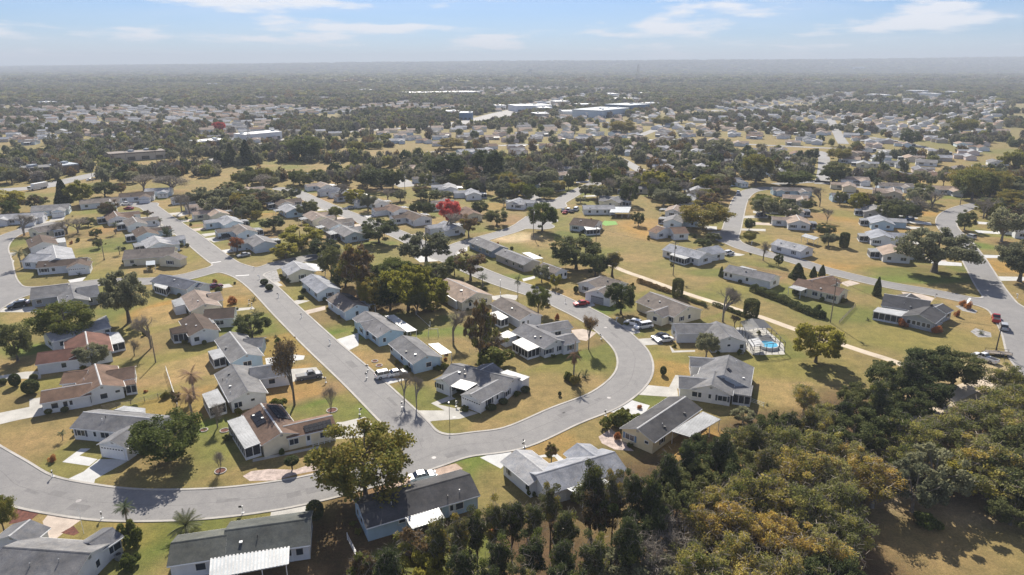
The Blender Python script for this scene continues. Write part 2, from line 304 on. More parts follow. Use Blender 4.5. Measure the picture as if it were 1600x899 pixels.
BL = [('a',700,600,9,6,DRY),('a',1050,650,5,10,GRN),('a',1150,560,5,5,LUSH),('a',1000,560,5,4,ORG),('a',1350,560,8,5,GRN),('b',700,520,6,3,GRN),('b',900,560,6,4,OLV),
 ('c',1180,130,7,6,LUSH),('c',1300,250,4,6,DRY),('c',200,260,8,5,DIRT),('c',250,600,6,7,LIT),('c',120,520,5,8,LIT),('c',600,250,8,2.5,DIRT),('c',900,150,5,2,DIRT),
 ('e',100,400,6,5,DRY),('e',150,750,10,6,TAN),('e',350,300,6,6,OLV),('e',1150,250,7,10,DIRT),('e',1200,400,8,6,OLV),('e',1400,150,9,9,TAN),
 ('f',420,650,6,5,LUSH),('f',430,820,6,4,LUSH),('f',1250,470,7,4,LUSH),('f',1480,520,7,4,LUSH),('f',1050,380,7,5,DIRT),('f',1250,330,8,5,DIRT),('f',100,200,9,8,TAN),('f',250,420,4,5,DIRT),
 ('f',1350,850,8,3,TAN),('g',400,100,5,5,ORG),('g',700,350,6,5,GRN),('g',850,400,5,4,GRN),('g',950,580,8,3,GRN),('g',1300,560,10,3,TAN),('h',300,100,8,8,GRN),('h',120,350,10,8,TAN),
 ('h',900,220,8,7,GRN),('h',950,60,8,6,OLV),('h',200,250,8,9,DRY),('h',800,340,5,3,GRN),('h',500,560,12,5,DRY),('h',1000,720,5,4,TAN),
 ('i',150,200,10,6,OLV),('i',800,150,9,7,OLV),('i',870,440,6,10,GRN),('i',300,730,10,5,LUSH),('i',1250,420,7,9,ORG),('i',1000,600,7,9,OLV),('i',1400,800,10,9,OLV),
 ('j',450,180,7,4,ORG),('j',620,360,6,6,ORG),('j',80,420,6,8,ORG),('j',920,720,6,8,GRN),('j',1050,310,6,6,OLV),('j',1400,640,8,6,LUSH),('j',1250,480,6,6,DIRT),
 ('k',250,640,6,6,LUSH),('k',500,800,7,5,TAN),('k',1000,590,12,5,LUSH),('k',900,500,10,6,GRN),('k',1100,700,10,6,DRY),('k',1300,780,12,8,DRY),('k',550,350,16,9,LIT),('k',1000,380,4,5,GRN),('k',700,380,14,6,LIT),
 ('l',350,170,12,4,GRN),('l',480,210,7,4,ORG),('l',760,310,6,4,TAN),('l',1050,420,7,5,LUSH),('l',1400,600,5,3,LUSH),('l',950,750,6,12,GRN),('l',500,850,12,4,OLV),('l',1450,800,7,6,OLV),
 ('m',300,220,26,8,DRY),('m',200,30,16,16,TAN),('m',550,130,10,5,GRN),('m',480,420,7,5,LUSH),('m',1100,400,22,9,DRY),('m',1080,260,8,5,GRN),('m',1000,700,14,9,OLV),('m',1500,800,14,10,DRY),('m',1450,600,10,8,DRY),
 ('n',300,90,22,9,TAN),('n',820,180,20,5,LUSH),('n',120,60,14,8,ORG),('n',350,260,9,5,GRN),('n',1000,640,12,9,DRY),('n',1150,500,10,9,TAN),('n',600,650,22,8,OLV),('n',200,450,14,8,GRN),('n',400,800,12,8,DRY),
 ('h',1500,500,12,7,DRY),('m',1100,850,16,8,OLV),('t',1250,600,14,22,DRY),('t',1150,500,12,16,TAN),('t',900,590,10,10,DRY),('t',250,560,10,8,SANDC),('t',150,420,9,10,DIRT),('t',450,600,9,9,TAN),('t',700,200,10,8,LUSH),
 ('q',700,680,9,9,OLV),('q',850,650,10,10,GRN),('q',1500,680,9,14,OLV),('q',650,360,10,5,OLV),('q',850,480,5,12,ORG),('q',100,600,6,8,GRN),('r',850,350,10,12,ORG),('r',370,450,9,8,DIRT),
 ('r',870,80,60,30,TAN),('r',250,340,7,7,OLV),('r',1250,270,9,6,DIRT),('s',180,260,10,6,DIRT),('s',480,360,10,6,TAN),('s',550,600,7,4,LUSH),('s',1350,500,8,4,OLV),('s',500,150,18,20,TAN),
 ('v',150,700,14,14,DRY),('v',150,450,14,20,ORG),('v',780,370,12,6,ORG),('v',700,820,16,6,GRN),('v',1200,450,10,10,OLV),('v',1250,620,6,6,LUSH),('v',1400,780,8,9,ORG),('v',1100,790,6,6,GRN),
 ('u',900,330,9,12,TAN),('u',850,440,7,10,OLV),('u',680,260,8,10,DIRT),('u',900,560,9,8,OLV),('u',1350,680,20,6,TAN),('u',1500,480,14,22,DRY),('u',50,480,10,20,ORG),
 ('x',700,310,90,30,TAN),('x',1000,290,60,22,DRY),('w',1100,370,40,14,TAN),('w',250,20,120,30,TAN),('w',900,245,60,16,TAN),('y',1350,240,70,24,TAN),('z',130,285,60,20,TAN),('_',150,248,60,20,OLV)]
for b_ in BL: blob(b_[0], b_[1], b_[2], b_[3], b_[4], b_[5], .8)
# woodland floor in front, sandy clearings
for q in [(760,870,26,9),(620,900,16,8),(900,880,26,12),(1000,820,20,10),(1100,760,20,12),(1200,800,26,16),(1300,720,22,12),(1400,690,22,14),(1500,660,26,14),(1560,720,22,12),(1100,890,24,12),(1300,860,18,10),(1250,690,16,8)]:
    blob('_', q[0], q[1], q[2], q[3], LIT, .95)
for q in [(1470,620,8,6),(1545,590,12,9),(1580,640,10,5)]: blob('_', q[0], q[1], q[2], q[3], SANDC, .7)
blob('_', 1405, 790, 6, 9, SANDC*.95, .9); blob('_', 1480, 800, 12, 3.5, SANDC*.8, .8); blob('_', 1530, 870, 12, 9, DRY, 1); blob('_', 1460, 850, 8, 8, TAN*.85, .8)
blob('_', 1540, 800, 10, 4, SANDC*.6, .5)
far = np.clip((DST-520)/700, 0, 1)[..., None]
fn = np.clip((vnoise(GX, GY, 130, 9)*.5+vnoise(GX, GY, 45, 12)*.6-.3)*2.2, 0, 1)[..., None]
COLR = COLR*(1-far)+far*(WOOD*(1-fn*.9)*1.6+np.array((.27,.22,.14))*fn*.9)
ff = np.clip((DST-3300)/1500, 0, 1)[..., None]
fn2 = vnoise(GX, GY, 420, 21)[..., None]
COLR = COLR*(1-ff)+ff*(WOOD*(.9+.9*fn2))
def ground_material():
    m, t, nn, l, b = nodes('dry_winter_lawn')
    at = nn.new('ShaderNodeAttribute'); at.attribute_name = 'tone'
    n_a = noise(t, .35, 6, rough=.7); n_b = noise(t, 2.6, 6, rough=.75); n_c = noise(t, .06, 4)
    c = mixc(t, 1.0, at.outputs['Color'], ramp(t, n_a.outputs['Fac'], [(.3,(.72,.74,.7)),(.7,(1.28,1.22,1.15))]), 'MULTIPLY')
    c = mixc(t, 1.0, c, ramp(t, n_b.outputs['Fac'], [(.32,(.7,.7,.68)),(.68,(1.28,1.25,1.2))]), 'MULTIPLY')
    c = mixc(t, 1.0, c, ramp(t, n_c.outputs['Fac'], [(.35,(.9,.95,.85)),(.65,(1.08,1.04,1.02))]), 'MULTIPLY')
    l.new(c, b.inputs['Base Color']); b.inputs['Roughness'].default_value = .95; b.inputs['Specular IOR Level'].default_value = .1
    n_f = noise(t, 1.1, 8, rough=.8); n_g = noise(t, 7, 3, rough=.8)
    c = mixc(t, ramp(t, n_f.outputs['Fac'], [(.52,(0,0,0)),(.68,(.4,.4,.4))]), c, (.11,.12,.04)); c = mixc(t, ramp(t, n_f.outputs['Fac'], [(.30,(.5,.5,.5)),(.40,(0,0,0))]), c, (.29,.225,.13))
    c = mixc(t, 1.0, c, ramp(t, n_g.outputs['Fac'], [(.3,(.72,.72,.7)),(.7,(1.25,1.24,1.2))]), 'MULTIPLY'); l.new(c, b.inputs['Base Color'])
    bump(t, b, n_g.outputs['Fac'], .7, .15); return m
def grid_mesh(name, xs, ys, Z, C, mat):
    ny, nx = len(ys), len(xs); X, Y = np.meshgrid(xs, ys); V = np.stack([X, Y, Z], -1).reshape(-1, 3)
    me = bpy.data.meshes.new(name); me.vertices.add(nx*ny); me.vertices.foreach_set('co', V.astype(np.float32).ravel())
    idx = np.arange(nx*ny).reshape(ny, nx); q = np.stack([idx[:-1,:-1], idx[:-1,1:], idx[1:,1:], idx[1:,:-1]], -1).reshape(-1, 4); n = len(q)
    me.loops.add(n*4); me.loops.foreach_set('vertex_index', q.astype(np.int32).ravel()); me.polygons.add(n)
    me.polygons.foreach_set('loop_start', np.arange(0, n*4, 4, dtype=np.int32)); me.polygons.foreach_set('loop_total', np.full(n, 4, dtype=np.int32))
    a = me.color_attributes.new('tone', 'FLOAT_COLOR', 'POINT'); a.data.foreach_set('color', np.concatenate([C.reshape(-1, 3), np.ones((nx*ny, 1))], 1).astype(np.float32).ravel())
    me.materials.append(mat); me.update(); me.validate(); return me
gr = link('ground', grid_mesh('ground', xs, ys, GZ, COLR, ground_material())); tag(gr, kind='structure')

# ================================================================ roads: distance field merged smoothly at the junctions, then cut into sheets
def catmull(P, n=6):
    P = [np.array(p, float) for p in P]; P = [2*P[0]-P[1]]+P+[2*P[-1]-P[-2]]; r = []
    for i in range(1, len(P)-2):
        for k in range(n):
            t = k/n; r.append(.5*((2*P[i])+(-P[i-1]+P[i+1])*t+(2*P[i-1]-5*P[i]+4*P[i+1]-P[i+2])*t*t+(-P[i-1]+3*P[i]-3*P[i+1]+P[i+2])*t**3))
    return r+[P[-2]]
def pl(s): return [G(*map(float, q.split(','))) for q in s.split()]
ROADS = [
 ('228,320 262,345 300,372 345,407 400,440 450,488 500,536 560,590 610,638 640,668 662,700', 7.4),
 ('-140,640 -60,700 0,738 44,764 110,779 199,789 320,787 420,776 494,762 560,745 640,722 720,697 803,684 882,650 950,622 988,588 990,556 968,528 930,499 880,474 852,462 790,442 756,429 715,411 670,390 624,367 550,338 500,318 460,300 438,295', 7.6),
 ('-30,490 24,460 90,450 166,441 230,440 290,433 345,420 400,424 440,412 490,402', 7.0),
 ('24,460 6,440 0,410 -4,388 12,370 45,358 80,350', 6.5),
 ('690,398 720,383 755,373 800,360 826,348 850,345', 6.6),
 ('850,345 842,340 835,347 845,354', 11),
 ('862,322 880,312 905,298 932,286', 7.5), ('862,322 850,318', 14),
 ('1120,366 1135,374 1160,386 1200,398 1240,407 1292,423 1380,444 1460,458 1535,474', 6.6),
 ('1640,600 1606,560 1594,520 1572,482 1548,450 1530,420 1518,400 1500,376 1480,354 1482,338 1504,326 1530,320', 7.4),
 ('1135,374 1142,362 1148,340 1157,312 1172,299 1200,294', 7),
 ('200,319 228,320', 9), ('1575,482 1640,560', 7.4),
]
CS = .6; rx = np.arange(-235, 275, CS); ry = np.arange(70, 400, CS); RX, RY = np.meshgrid(rx, ry)
RD = np.full(RX.shape, 99.0); ROADPTS = []
for s_, wd in ROADS:
    pts = catmull(pl(s_)); d = np.full(RX.shape, 99.0)
    for a, b in zip(pts[:-1], pts[1:]):
        ROADPTS.append((a[0], a[1], wd/2))
        x0, x1 = min(a[0], b[0])-14, max(a[0], b[0])+14; y0, y1 = min(a[1], b[1])-14, max(a[1], b[1])+14
        i0, i1 = np.searchsorted(rx, [x0, x1]); j0, j1 = np.searchsorted(ry, [y0, y1])
        if i1 <= i0 or j1 <= j0: continue
        X = RX[j0:j1, i0:i1]; Y = RY[j0:j1, i0:i1]; ab = b-a; L2 = max((ab**2).sum(), 1e-9)
        t = np.clip(((X-a[0])*ab[0]+(Y-a[1])*ab[1])/L2, 0, 1); dd = np.hypot(X-a[0]-t*ab[0], Y-a[1]-t*ab[1])-wd/2
        d[j0:j1, i0:i1] = np.minimum(d[j0:j1, i0:i1], dd)
    k = 4.5; h = np.maximum(k-np.abs(RD-d), 0)/k; RD = np.minimum(RD, d)-h*h*k*.25
def clipv(poly, vals, lev, keep_below):
    r = []; v = []; n = len(poly)
    for i in range(n):
        a, b = poly[i], poly[(i+1)%n]; va, vb = vals[i]-lev, vals[(i+1)%n]-lev
        if not keep_below: va, vb = -va, -vb
        if va <= 0: r.append(a); v.append(vals[i])
        if (va < 0) != (vb < 0) and va != vb:
            t = va/(va-vb); r.append((a[0]+(b[0]-a[0])*t, a[1]+(b[1]-a[1])*t)); v.append(vals[i]+(vals[(i+1)%n]-vals[i])*t)
    return r, v
def field_sheet(D, lo, hi, z):
    """sheet of all cells where lo < D < hi; whole cells run together along a row"""
    mb = MB(); c00 = D[:-1,:-1]; c10 = D[:-1,1:]; c11 = D[1:,1:]; c01 = D[1:,:-1]
    mx = np.maximum.reduce([c00,c10,c11,c01]); mn = np.minimum.reduce([c00,c10,c11,c01])
    full = (mx <= hi) & (mn >= lo); part = (mn < hi) & (mx > lo) & ~full
    for j in np.nonzero(full.any(1))[0]:
        row = full[j].astype(np.int8); e = np.diff(np.concatenate([[0], row, [0]])); st = np.nonzero(e == 1)[0]; en = np.nonzero(e == -1)[0]
        for a, b in zip(st, en): mb.add([(rx[a], ry[j], z), (rx[b], ry[j], z), (rx[b], ry[j+1], z), (rx[a], ry[j+1], z)], [(0, 1, 2, 3)])
    for j, i in zip(*np.nonzero(part)):
        p = [(rx[i], ry[j]), (rx[i+1], ry[j]), (rx[i+1], ry[j+1]), (rx[i], ry[j+1])]; v = [D[j,i], D[j,i+1], D[j+1,i+1], D[j+1,i]]
        p, v = clipv(p, v, hi, True)
        if len(p) > 2: p, v = clipv(p, v, lo, False)
        if len(p) > 2: mb.add([(q[0], q[1], z) for q in p], [tuple(range(len(p)))])
        if z > .08:                       # vertical faces of the kerb
            for k_ in range(len(p)):
                a, b = k_, (k_+1)%len(p)
                for lev, zz in ((lo, .03), (hi, -.02)):
                    if abs(v[a]-lev) < 1e-4 and abs(v[b]-lev) < 1e-4: mb.add([(*p[a], zz), (*p[b], zz), (*p[b], z), (*p[a], z)], [(0, 1, 2, 3)])
    return mb
def asphalt():
    m, t, nn, l, b = nodes('worn_asphalt')
    n_a = noise(t, .12, 5); n_b = noise(t, 3, 6, rough=.8); n_c = noise(t, .55, 3)
    c = mixc(t, 1.0, ramp(t, n_a.outputs['Fac'], [(.3,(.18,.176,.175)),(.7,(.218,.212,.206))]), ramp(t, n_b.outputs['Fac'], [(.3,(.84,.84,.85)),(.7,(1.14,1.13,1.1))]), 'MULTIPLY')
    c = mixc(t, 1.0, c, ramp(t, n_c.outputs['Fac'], [(.35,(.92,.92,.93)),(.6,(1.03,1.03,1.03))]), 'MULTIPLY')
    # fine sealed cracks
    vo = nn.new('ShaderNodeTexVoronoi'); vo.feature = 'DISTANCE_TO_EDGE'; vo.inputs['Scale'].default_value = .11
    dn = noise(t, .5, 4); tcn = nn.new('ShaderNodeTexCoord'); va = nn.new('ShaderNodeMix'); va.data_type = 'VECTOR'; va.inputs[0].default_value = .02
    vm = nn.new('ShaderNodeVectorMath'); vm.operation = 'MULTIPLY_ADD'; l.new(dn.outputs['Color'], vm.inputs[0]); vm.inputs[1].default_value = (5, 5, 0); l.new(tcn.outputs['Object'], vm.inputs[2])
    l.new(vm.outputs[0], vo.inputs['Vector'])
    c = mixc(t, 1.0, c, ramp(t, vo.outputs['Distance'], [(0,(.78,.78,.8)),(.007,(1,1,1))]), 'MULTIPLY')
    l.new(c, b.inputs['Base Color']); b.inputs['Roughness'].default_value = .85; b.inputs['Specular IOR Level'].default_value = .25; bump(t, b, n_b.outputs['Fac'], .3, .02); MATS['asphalt'] = m; return m
ASPH = asphalt()
tag(field_sheet(RD, -999, 0, .03).build('road', ASPH), kind='structure')
tag(field_sheet(RD, 0, .45, .10).build('kerb', KERB), kind='structure')
# street seen farther off, as plain strips
def strip(name, P, wd, z, mat):
    P = catmull(P, 4); mb = MB(); L = []
    for i, p in enumerate(P):
        a = P[max(0, i-1)]; b = P[min(len(P)-1, i+1)]; d = (b-a)/max(np.hypot(*(b-a)), 1e-6); n_ = np.array((-d[1], d[0]))*wd/2
        zz = z+float(terrain(p[0], p[1])); L += [(*(p-n_), zz), (*(p+n_), zz)]
    mb.add(L, [(2*i, 2*i+2, 2*i+3, 2*i+1) for i in range(len(P)-1)])
    return tag(mb.build(name, mat), kind='structure')
FARASPH = surf('far_asphalt', (.24,.235,.23), .85, .15, .05)
for s_, wd in [('1284,288 1288,262 1285,240 1270,236', 8),('1294,178 1302,195 1312,215 1318,225', 9),('1210,288 1283,284 1340,292 1400,300', 7),('1010,272 975,252 962,246', 8),
               ('962,250 900,232 830,226 780,228', 8),('-20,299 60,293 100,284 165,270 225,266 300,256 340,249 420,240', 13),('150,244 262,240 330,236 400,227 470,214', 12),
               ('470,214 560,205 700,196', 14),('690,197 745,190 790,178 840,166 900,152 960,141 1010,133 1050,127', 42),('600,268 618,280 640,292', 12),('600,250 640,246 690,236', 9),('800,290 850,318', 7),
               ('1150,225 1300,232 1420,236', 8),('1360,215 1420,225 1480,240', 8),('1100,196 1180,172 1240,160', 10),('1000,212 1070,186 1120,172', 9),('940,170 1000,182 1060,190', 12)]:
    strip('street', pl(s_), wd, .06, FARASPH)
strip('footpath', pl('940,408 976,424 1010,436 1070,458 1120,474 1190,496 1240,514 1314,538 1350,550 1400,566 1440,585'), 2.4, .015, SAND)
strip('dirt_track', pl('1640,575 1600,585 1550,596 1500,612 1455,640 1420,660'), 4, .02, SAND)
# repairs in the asphalt and the paving seam down the middle
REP = surf('dark_asphalt_repair', (.165,.16,.158), .9, .15, 1, 5); SEAM = surf('paving_seam', (.15,.145,.145), .9, .2, 1, 5); rr_ = random.Random(3)
for s_, wd in ROADS[:2]+ROADS[7:9]:
    P = catmull(pl(s_)); m = MB(); m2 = MB(); L = []
    for i, p in enumerate(P):
        a = P[max(0, i-1)]; b = P[min(len(P)-1, i+1)]; d = (b-a)/max(np.hypot(*(b-a)), 1e-6); n_ = np.array((-d[1], d[0])); o_ = .25*math.sin(i*.7); L += [(*(p+n_*(o_-.045)), .0335), (*(p+n_*(o_+.045)), .0335)]
        if rr_.random() < .17:
            c = p+n_*rr_.uniform(-2, 2); l_, w_ = rr_.uniform(.6, 2.2), rr_.uniform(.3, .8); m2.add([(*(c-d*l_-n_*w_), .0345), (*(c+d*l_-n_*w_*.9), .0345), (*(c+d*l_*.95+n_*w_), .0345), (*(c-d*l_+n_*w_*1.1), .0345)], [(0, 1, 2, 3)])
    m.add(L, [(2*i, 2*i+2, 2*i+3, 2*i+1) for i in range(len(P)-1)]); m.build('paving_seam', SEAM)['kind'] = 'structure'
    if m2.v: m2.build('asphalt_repair', REP)['kind'] = 'structure'
# painted stop bars and manhole covers
PAINT = surf('white_road_paint', (.72,.72,.70), .7, .12, 4, 20)
def bar(p0, p1, w_=.55):
    a = np.array(G(*p0)); b = np.array(G(*p1)); d = (b-a)/np.hypot(*(b-a)); n_ = np.array((-d[1], d[0]))*w_/2
    MB().prism([tuple(a-n_), tuple(b-n_), tuple(b+n_), tuple(a+n_)], .0305, .036).build('stop_line', PAINT)['kind'] = 'structure'
bar(px('g',612,630), px('g',695,612)); bar(px('j',640,157), px('j',745,150)); bar(px('j',440,58), px('j',525,45)); bar(px('_',1508,478), px('_',1516,466))
for t_, x_, y_ in [('a',555,375),('g',880,780),('h',605,327),('l',1030,560),('g',1020,500)]:
    a = G(*px(t_, x_, y_)); mb = MB(); mb.tube((*a, .03), (*a, .042), .42, .42, 12)
    o = mb.build('manhole_cover', surf('cast_iron_lid', (.33,.31,.30), .6, .2)); o['kind'] = 'structure'
# driveways, walks and beds
NPATCH = [0]
def patch(name, t, pts, mat, z=.018):
    NPATCH[0] += 1; z = .007+(NPATCH[0] % 19)*.0011          # overlapping sheets never share a plane
    tag(MB().prism(P2(t, pts), z-.1, z).build(name, mat), kind='structure')
PT = [('driveway','a',[(590,168),(700,80),(880,80),(900,95),(672,222),(655,282),(440,238)],CONCW),('walkway','a',[(440,100),(570,5),(640,5),(560,55),(690,80),(630,128)],CONCW),
 ('driveway','a',[(365,440),(600,490),(500,560),(400,640),(340,640),(300,520)],CONCT),('driveway','b',[(835,430),(1060,375),(1090,450),(820,500)],CONC),('mulch_bed','a',[(125,390),(290,450),(220,510),(60,540)],MULCH),
 ('mulch_bed','a',[(430,600),(520,550),(560,600),(520,620)],MULCH),
 ('driveway','d',[(120,300),(300,245),(330,290),(250,370)],CONCW),('driveway','h',[(600,415),(725,335),(860,375),(820,440)],CONCW),('driveway','h',[(820,245),(1030,265),(1040,325),(740,305)],CONC),('walkway','h',[(980,262),(1020,185),(1110,200),(1040,270)],CONC),
 ('rock_bed','h',[(540,570),(620,520),(700,600),(760,660),(640,650),(560,610)],ROCKS),('driveway','g',[(690,452),(960,452),(1050,430),(1190,470),(1060,510),(870,525),(800,545)],CONC),('walkway','g',[(860,402),(990,350),(1030,370),(910,410),(1040,440),(960,455)],CONC),
 ('walkway','d',[(480,290),(590,270),(660,325),(620,335),(585,295),(500,300)],CONCW),
 ('driveway','g',[(440,235),(560,225),(700,235),(500,285)],CONCW),('driveway','j',[(1200,710),(1340,680),(1599,600),(1599,700),(1470,765)],CONCW),('driveway','j',[(880,800),(1080,775),(1100,830),(880,860)],CONCW),
 ('driveway','f',[(1430,600),(1599,590),(1599,660),(1480,720),(1420,690)],CONC),('driveway','g',[(190,545),(400,495),(465,545),(380,640),(200,650)],CONC),
 ('driveway','j',[(980,370),(1130,345),(1220,350),(1040,405)],CONC),('driveway','j',[(1095,450),(1340,390),(1340,420),(1140,470)],CONCT),('driveway','j',[(830,230),(960,200),(1010,230),(880,265)],CONC),('gravel_bed','j',[(760,130),(860,95),(960,110),(990,200),(830,215)],GRAVEL),
 ('driveway','j',[(520,225),(590,218),(620,240),(520,255)],CONC),('driveway','j',[(540,415),(780,400),(790,415),(560,440)],CONC),('driveway','f',[(870,100),(1080,70),(1180,80),(1170,110),(880,150)],CONCW),
 ('driveway','f',[(1000,190),(1270,170),(1330,250),(1100,280),(1000,320)],CONC),('driveway','e',[(-20,530),(230,480),(345,460),(360,540),(150,580),(-20,620)],CONC),('walkway','e',[(230,420),(320,405),(330,460),(230,490)],CONC),
 ('driveway','e',[(-20,240),(200,205),(320,200),(320,260),(100,260),(-20,262)],CONC),('driveway','i',[(530,190),(670,165),(640,200),(560,225)],CONCW),('driveway','i',[(0,410),(260,395),(330,440),(190,440),(0,440)],CONC),
 ('driveway','l',[(760,380),(900,340),(950,385),(850,425)],CONCW),('driveway','l',[(140,315),(260,300),(350,310),(330,345),(150,345)],CONC),('driveway','l',[(760,580),(850,570),(960,600),(880,665),(800,650)],CONCT),
 ('driveway','l',[(1150,545),(1260,500),(1300,600),(1220,615)],CONC),('driveway','l',[(1270,650),(1400,640),(1480,690),(1300,700)],CONC),('walkway','m',[(230,700),(270,740),(430,735),(430,748),(250,755)],CONC),
 ('walkway','l',[(380,180),(480,155),(480,175),(390,200)],CONCW),('driveway','n',[(640,280),(800,300),(900,330),(860,380),(700,360)],CONCT),('driveway','n',[(160,210),(240,190),(320,215),(220,240)],CONCT),
 ('rock_bed','n',[(1060,390),(1130,385),(1235,430),(1220,450),(1120,430)],GRAVEL),('rock_bed','n',[(1180,590),(1220,565),(1340,600),(1345,635),(1240,635)],GRAVEL),('driveway','n',[(1370,160),(1600,165),(1600,195),(1400,195)],CONCW),
 ('driveway','v',[(580,400),(870,440),(880,460),(600,430)],CONCW),('driveway','v',[(830,730),(1110,755),(1115,780),(900,770)],CONCW),('driveway','v',[(1230,690),(1600,700),(1600,716),(1240,716)],CONCW),
 ('driveway','u',[(690,665),(820,690),(780,700),(700,700)],CONC),('driveway','u',[(520,475),(600,478),(600,500),(520,495)],CONCW),('driveway','u',[(1000,640),(1110,628),(1115,650),(1010,660)],CONC),('driveway','u',[(780,388),(1000,380),(1000,405),(780,405)],CONC),
 ('driveway','u',[(760,485),(980,490),(980,508),(760,500)],CONC),('driveway','r',[(370,530),(500,515),(530,525),(400,550)],CONC),('driveway','r',[(440,580),(570,560),(600,565),(470,595)],CONC),('driveway','r',[(235,425),(390,390),(400,400),(270,430)],CONCT),
 ('driveway','r',[(160,385),(310,350),(330,360),(200,395)],CONC),('driveway','s',[(640,440),(700,425),(700,450),(640,455)],CONCT),('driveway','q',[(1140,460),(1290,455),(1310,470),(1150,475)],CONC),('driveway','q',[(1310,605),(1460,600),(1480,615),(1320,625)],CONC),
 ('driveway','q',[(25,680),(130,670),(120,695),(25,700)],CONC),('driveway','q',[(25,740),(110,732),(110,750),(25,755)],CONC),('driveway','q',[(300,430),(430,430),(440,450),(300,460)],CONC),
 ('driveway','s',[(805,690),(1010,680),(1250,630),(1250,660),(1020,740),(880,750)],CONCW),('driveway','E',[(0,170),(80,180),(80,240),(0,280)],CONCW),
 ('rock_bed','b',[(630,200),(690,165),(820,150),(1000,155),(1190,85),(1200,150),(1000,190),(860,230),(680,235)],ROCKS),('walkway','b',[(700,100),(1180,0),(1180,-15),(700,80)],CONC),
 ('patio','m',[(750,560),(960,550),(1120,690),(1130,770),(880,775),(790,700)],CONC),('driveway','t',[(760,230),(850,225),(860,235),(760,238)],CONCW),('driveway','t',[(700,120),(830,110),(830,125),(700,130)],CONCW),
 ('grass_court','t',[(895,450),(920,425),(1010,430),(1025,455),(930,465)],surf('bright_green_turf', (.15,.30,.06), .9, .15)),
 ('driveway','c',[(480,330),(700,190),(900,150),(1050,110),(1100,150),(700,290)],surf('pink_gravel', (.40,.30,.235), .95, .3, 1, 8, bmp=.7))]
for p_ in PT: patch(*p_)
for t_, x_, y_, r_ in [('g',172,452,1.1),('f',392,662,.8),('b',473,165,1.0),('f',555,665,.9),('g',470,110,.8),('g',500,140,.8)]:
    a = G(*px(t_, x_, y_)); mb = MB(); n_ = 14
    vs = []; 
    for k in range(n_):
        c_, s2 = math.cos(2*PI*k/n_), math.sin(2*PI*k/n_)
        vs += [(a[0]+c_*r_, a[1]+s2*r_, -.02), (a[0]+c_*r_, a[1]+s2*r_, .14), (a[0]+c_*(r_-.16), a[1]+s2*(r_-.16), .14), (a[0]+c_*(r_-.16), a[1]+s2*(r_-.16), -.02)]
    fs = [(4*k+i_, 4*((k+1)%n_)+i_, 4*((k+1)%n_)+i_+1, 4*k+i_+1) for k in range(n_) for i_ in range(3)]
    mb.add(vs, fs); mb.tube((*a, 0), (*a, .06), r_-.15, r_-.15, n_, 1)
    mb.build('edging_ring', [KERB, MULCH])['kind'] = 'structure'
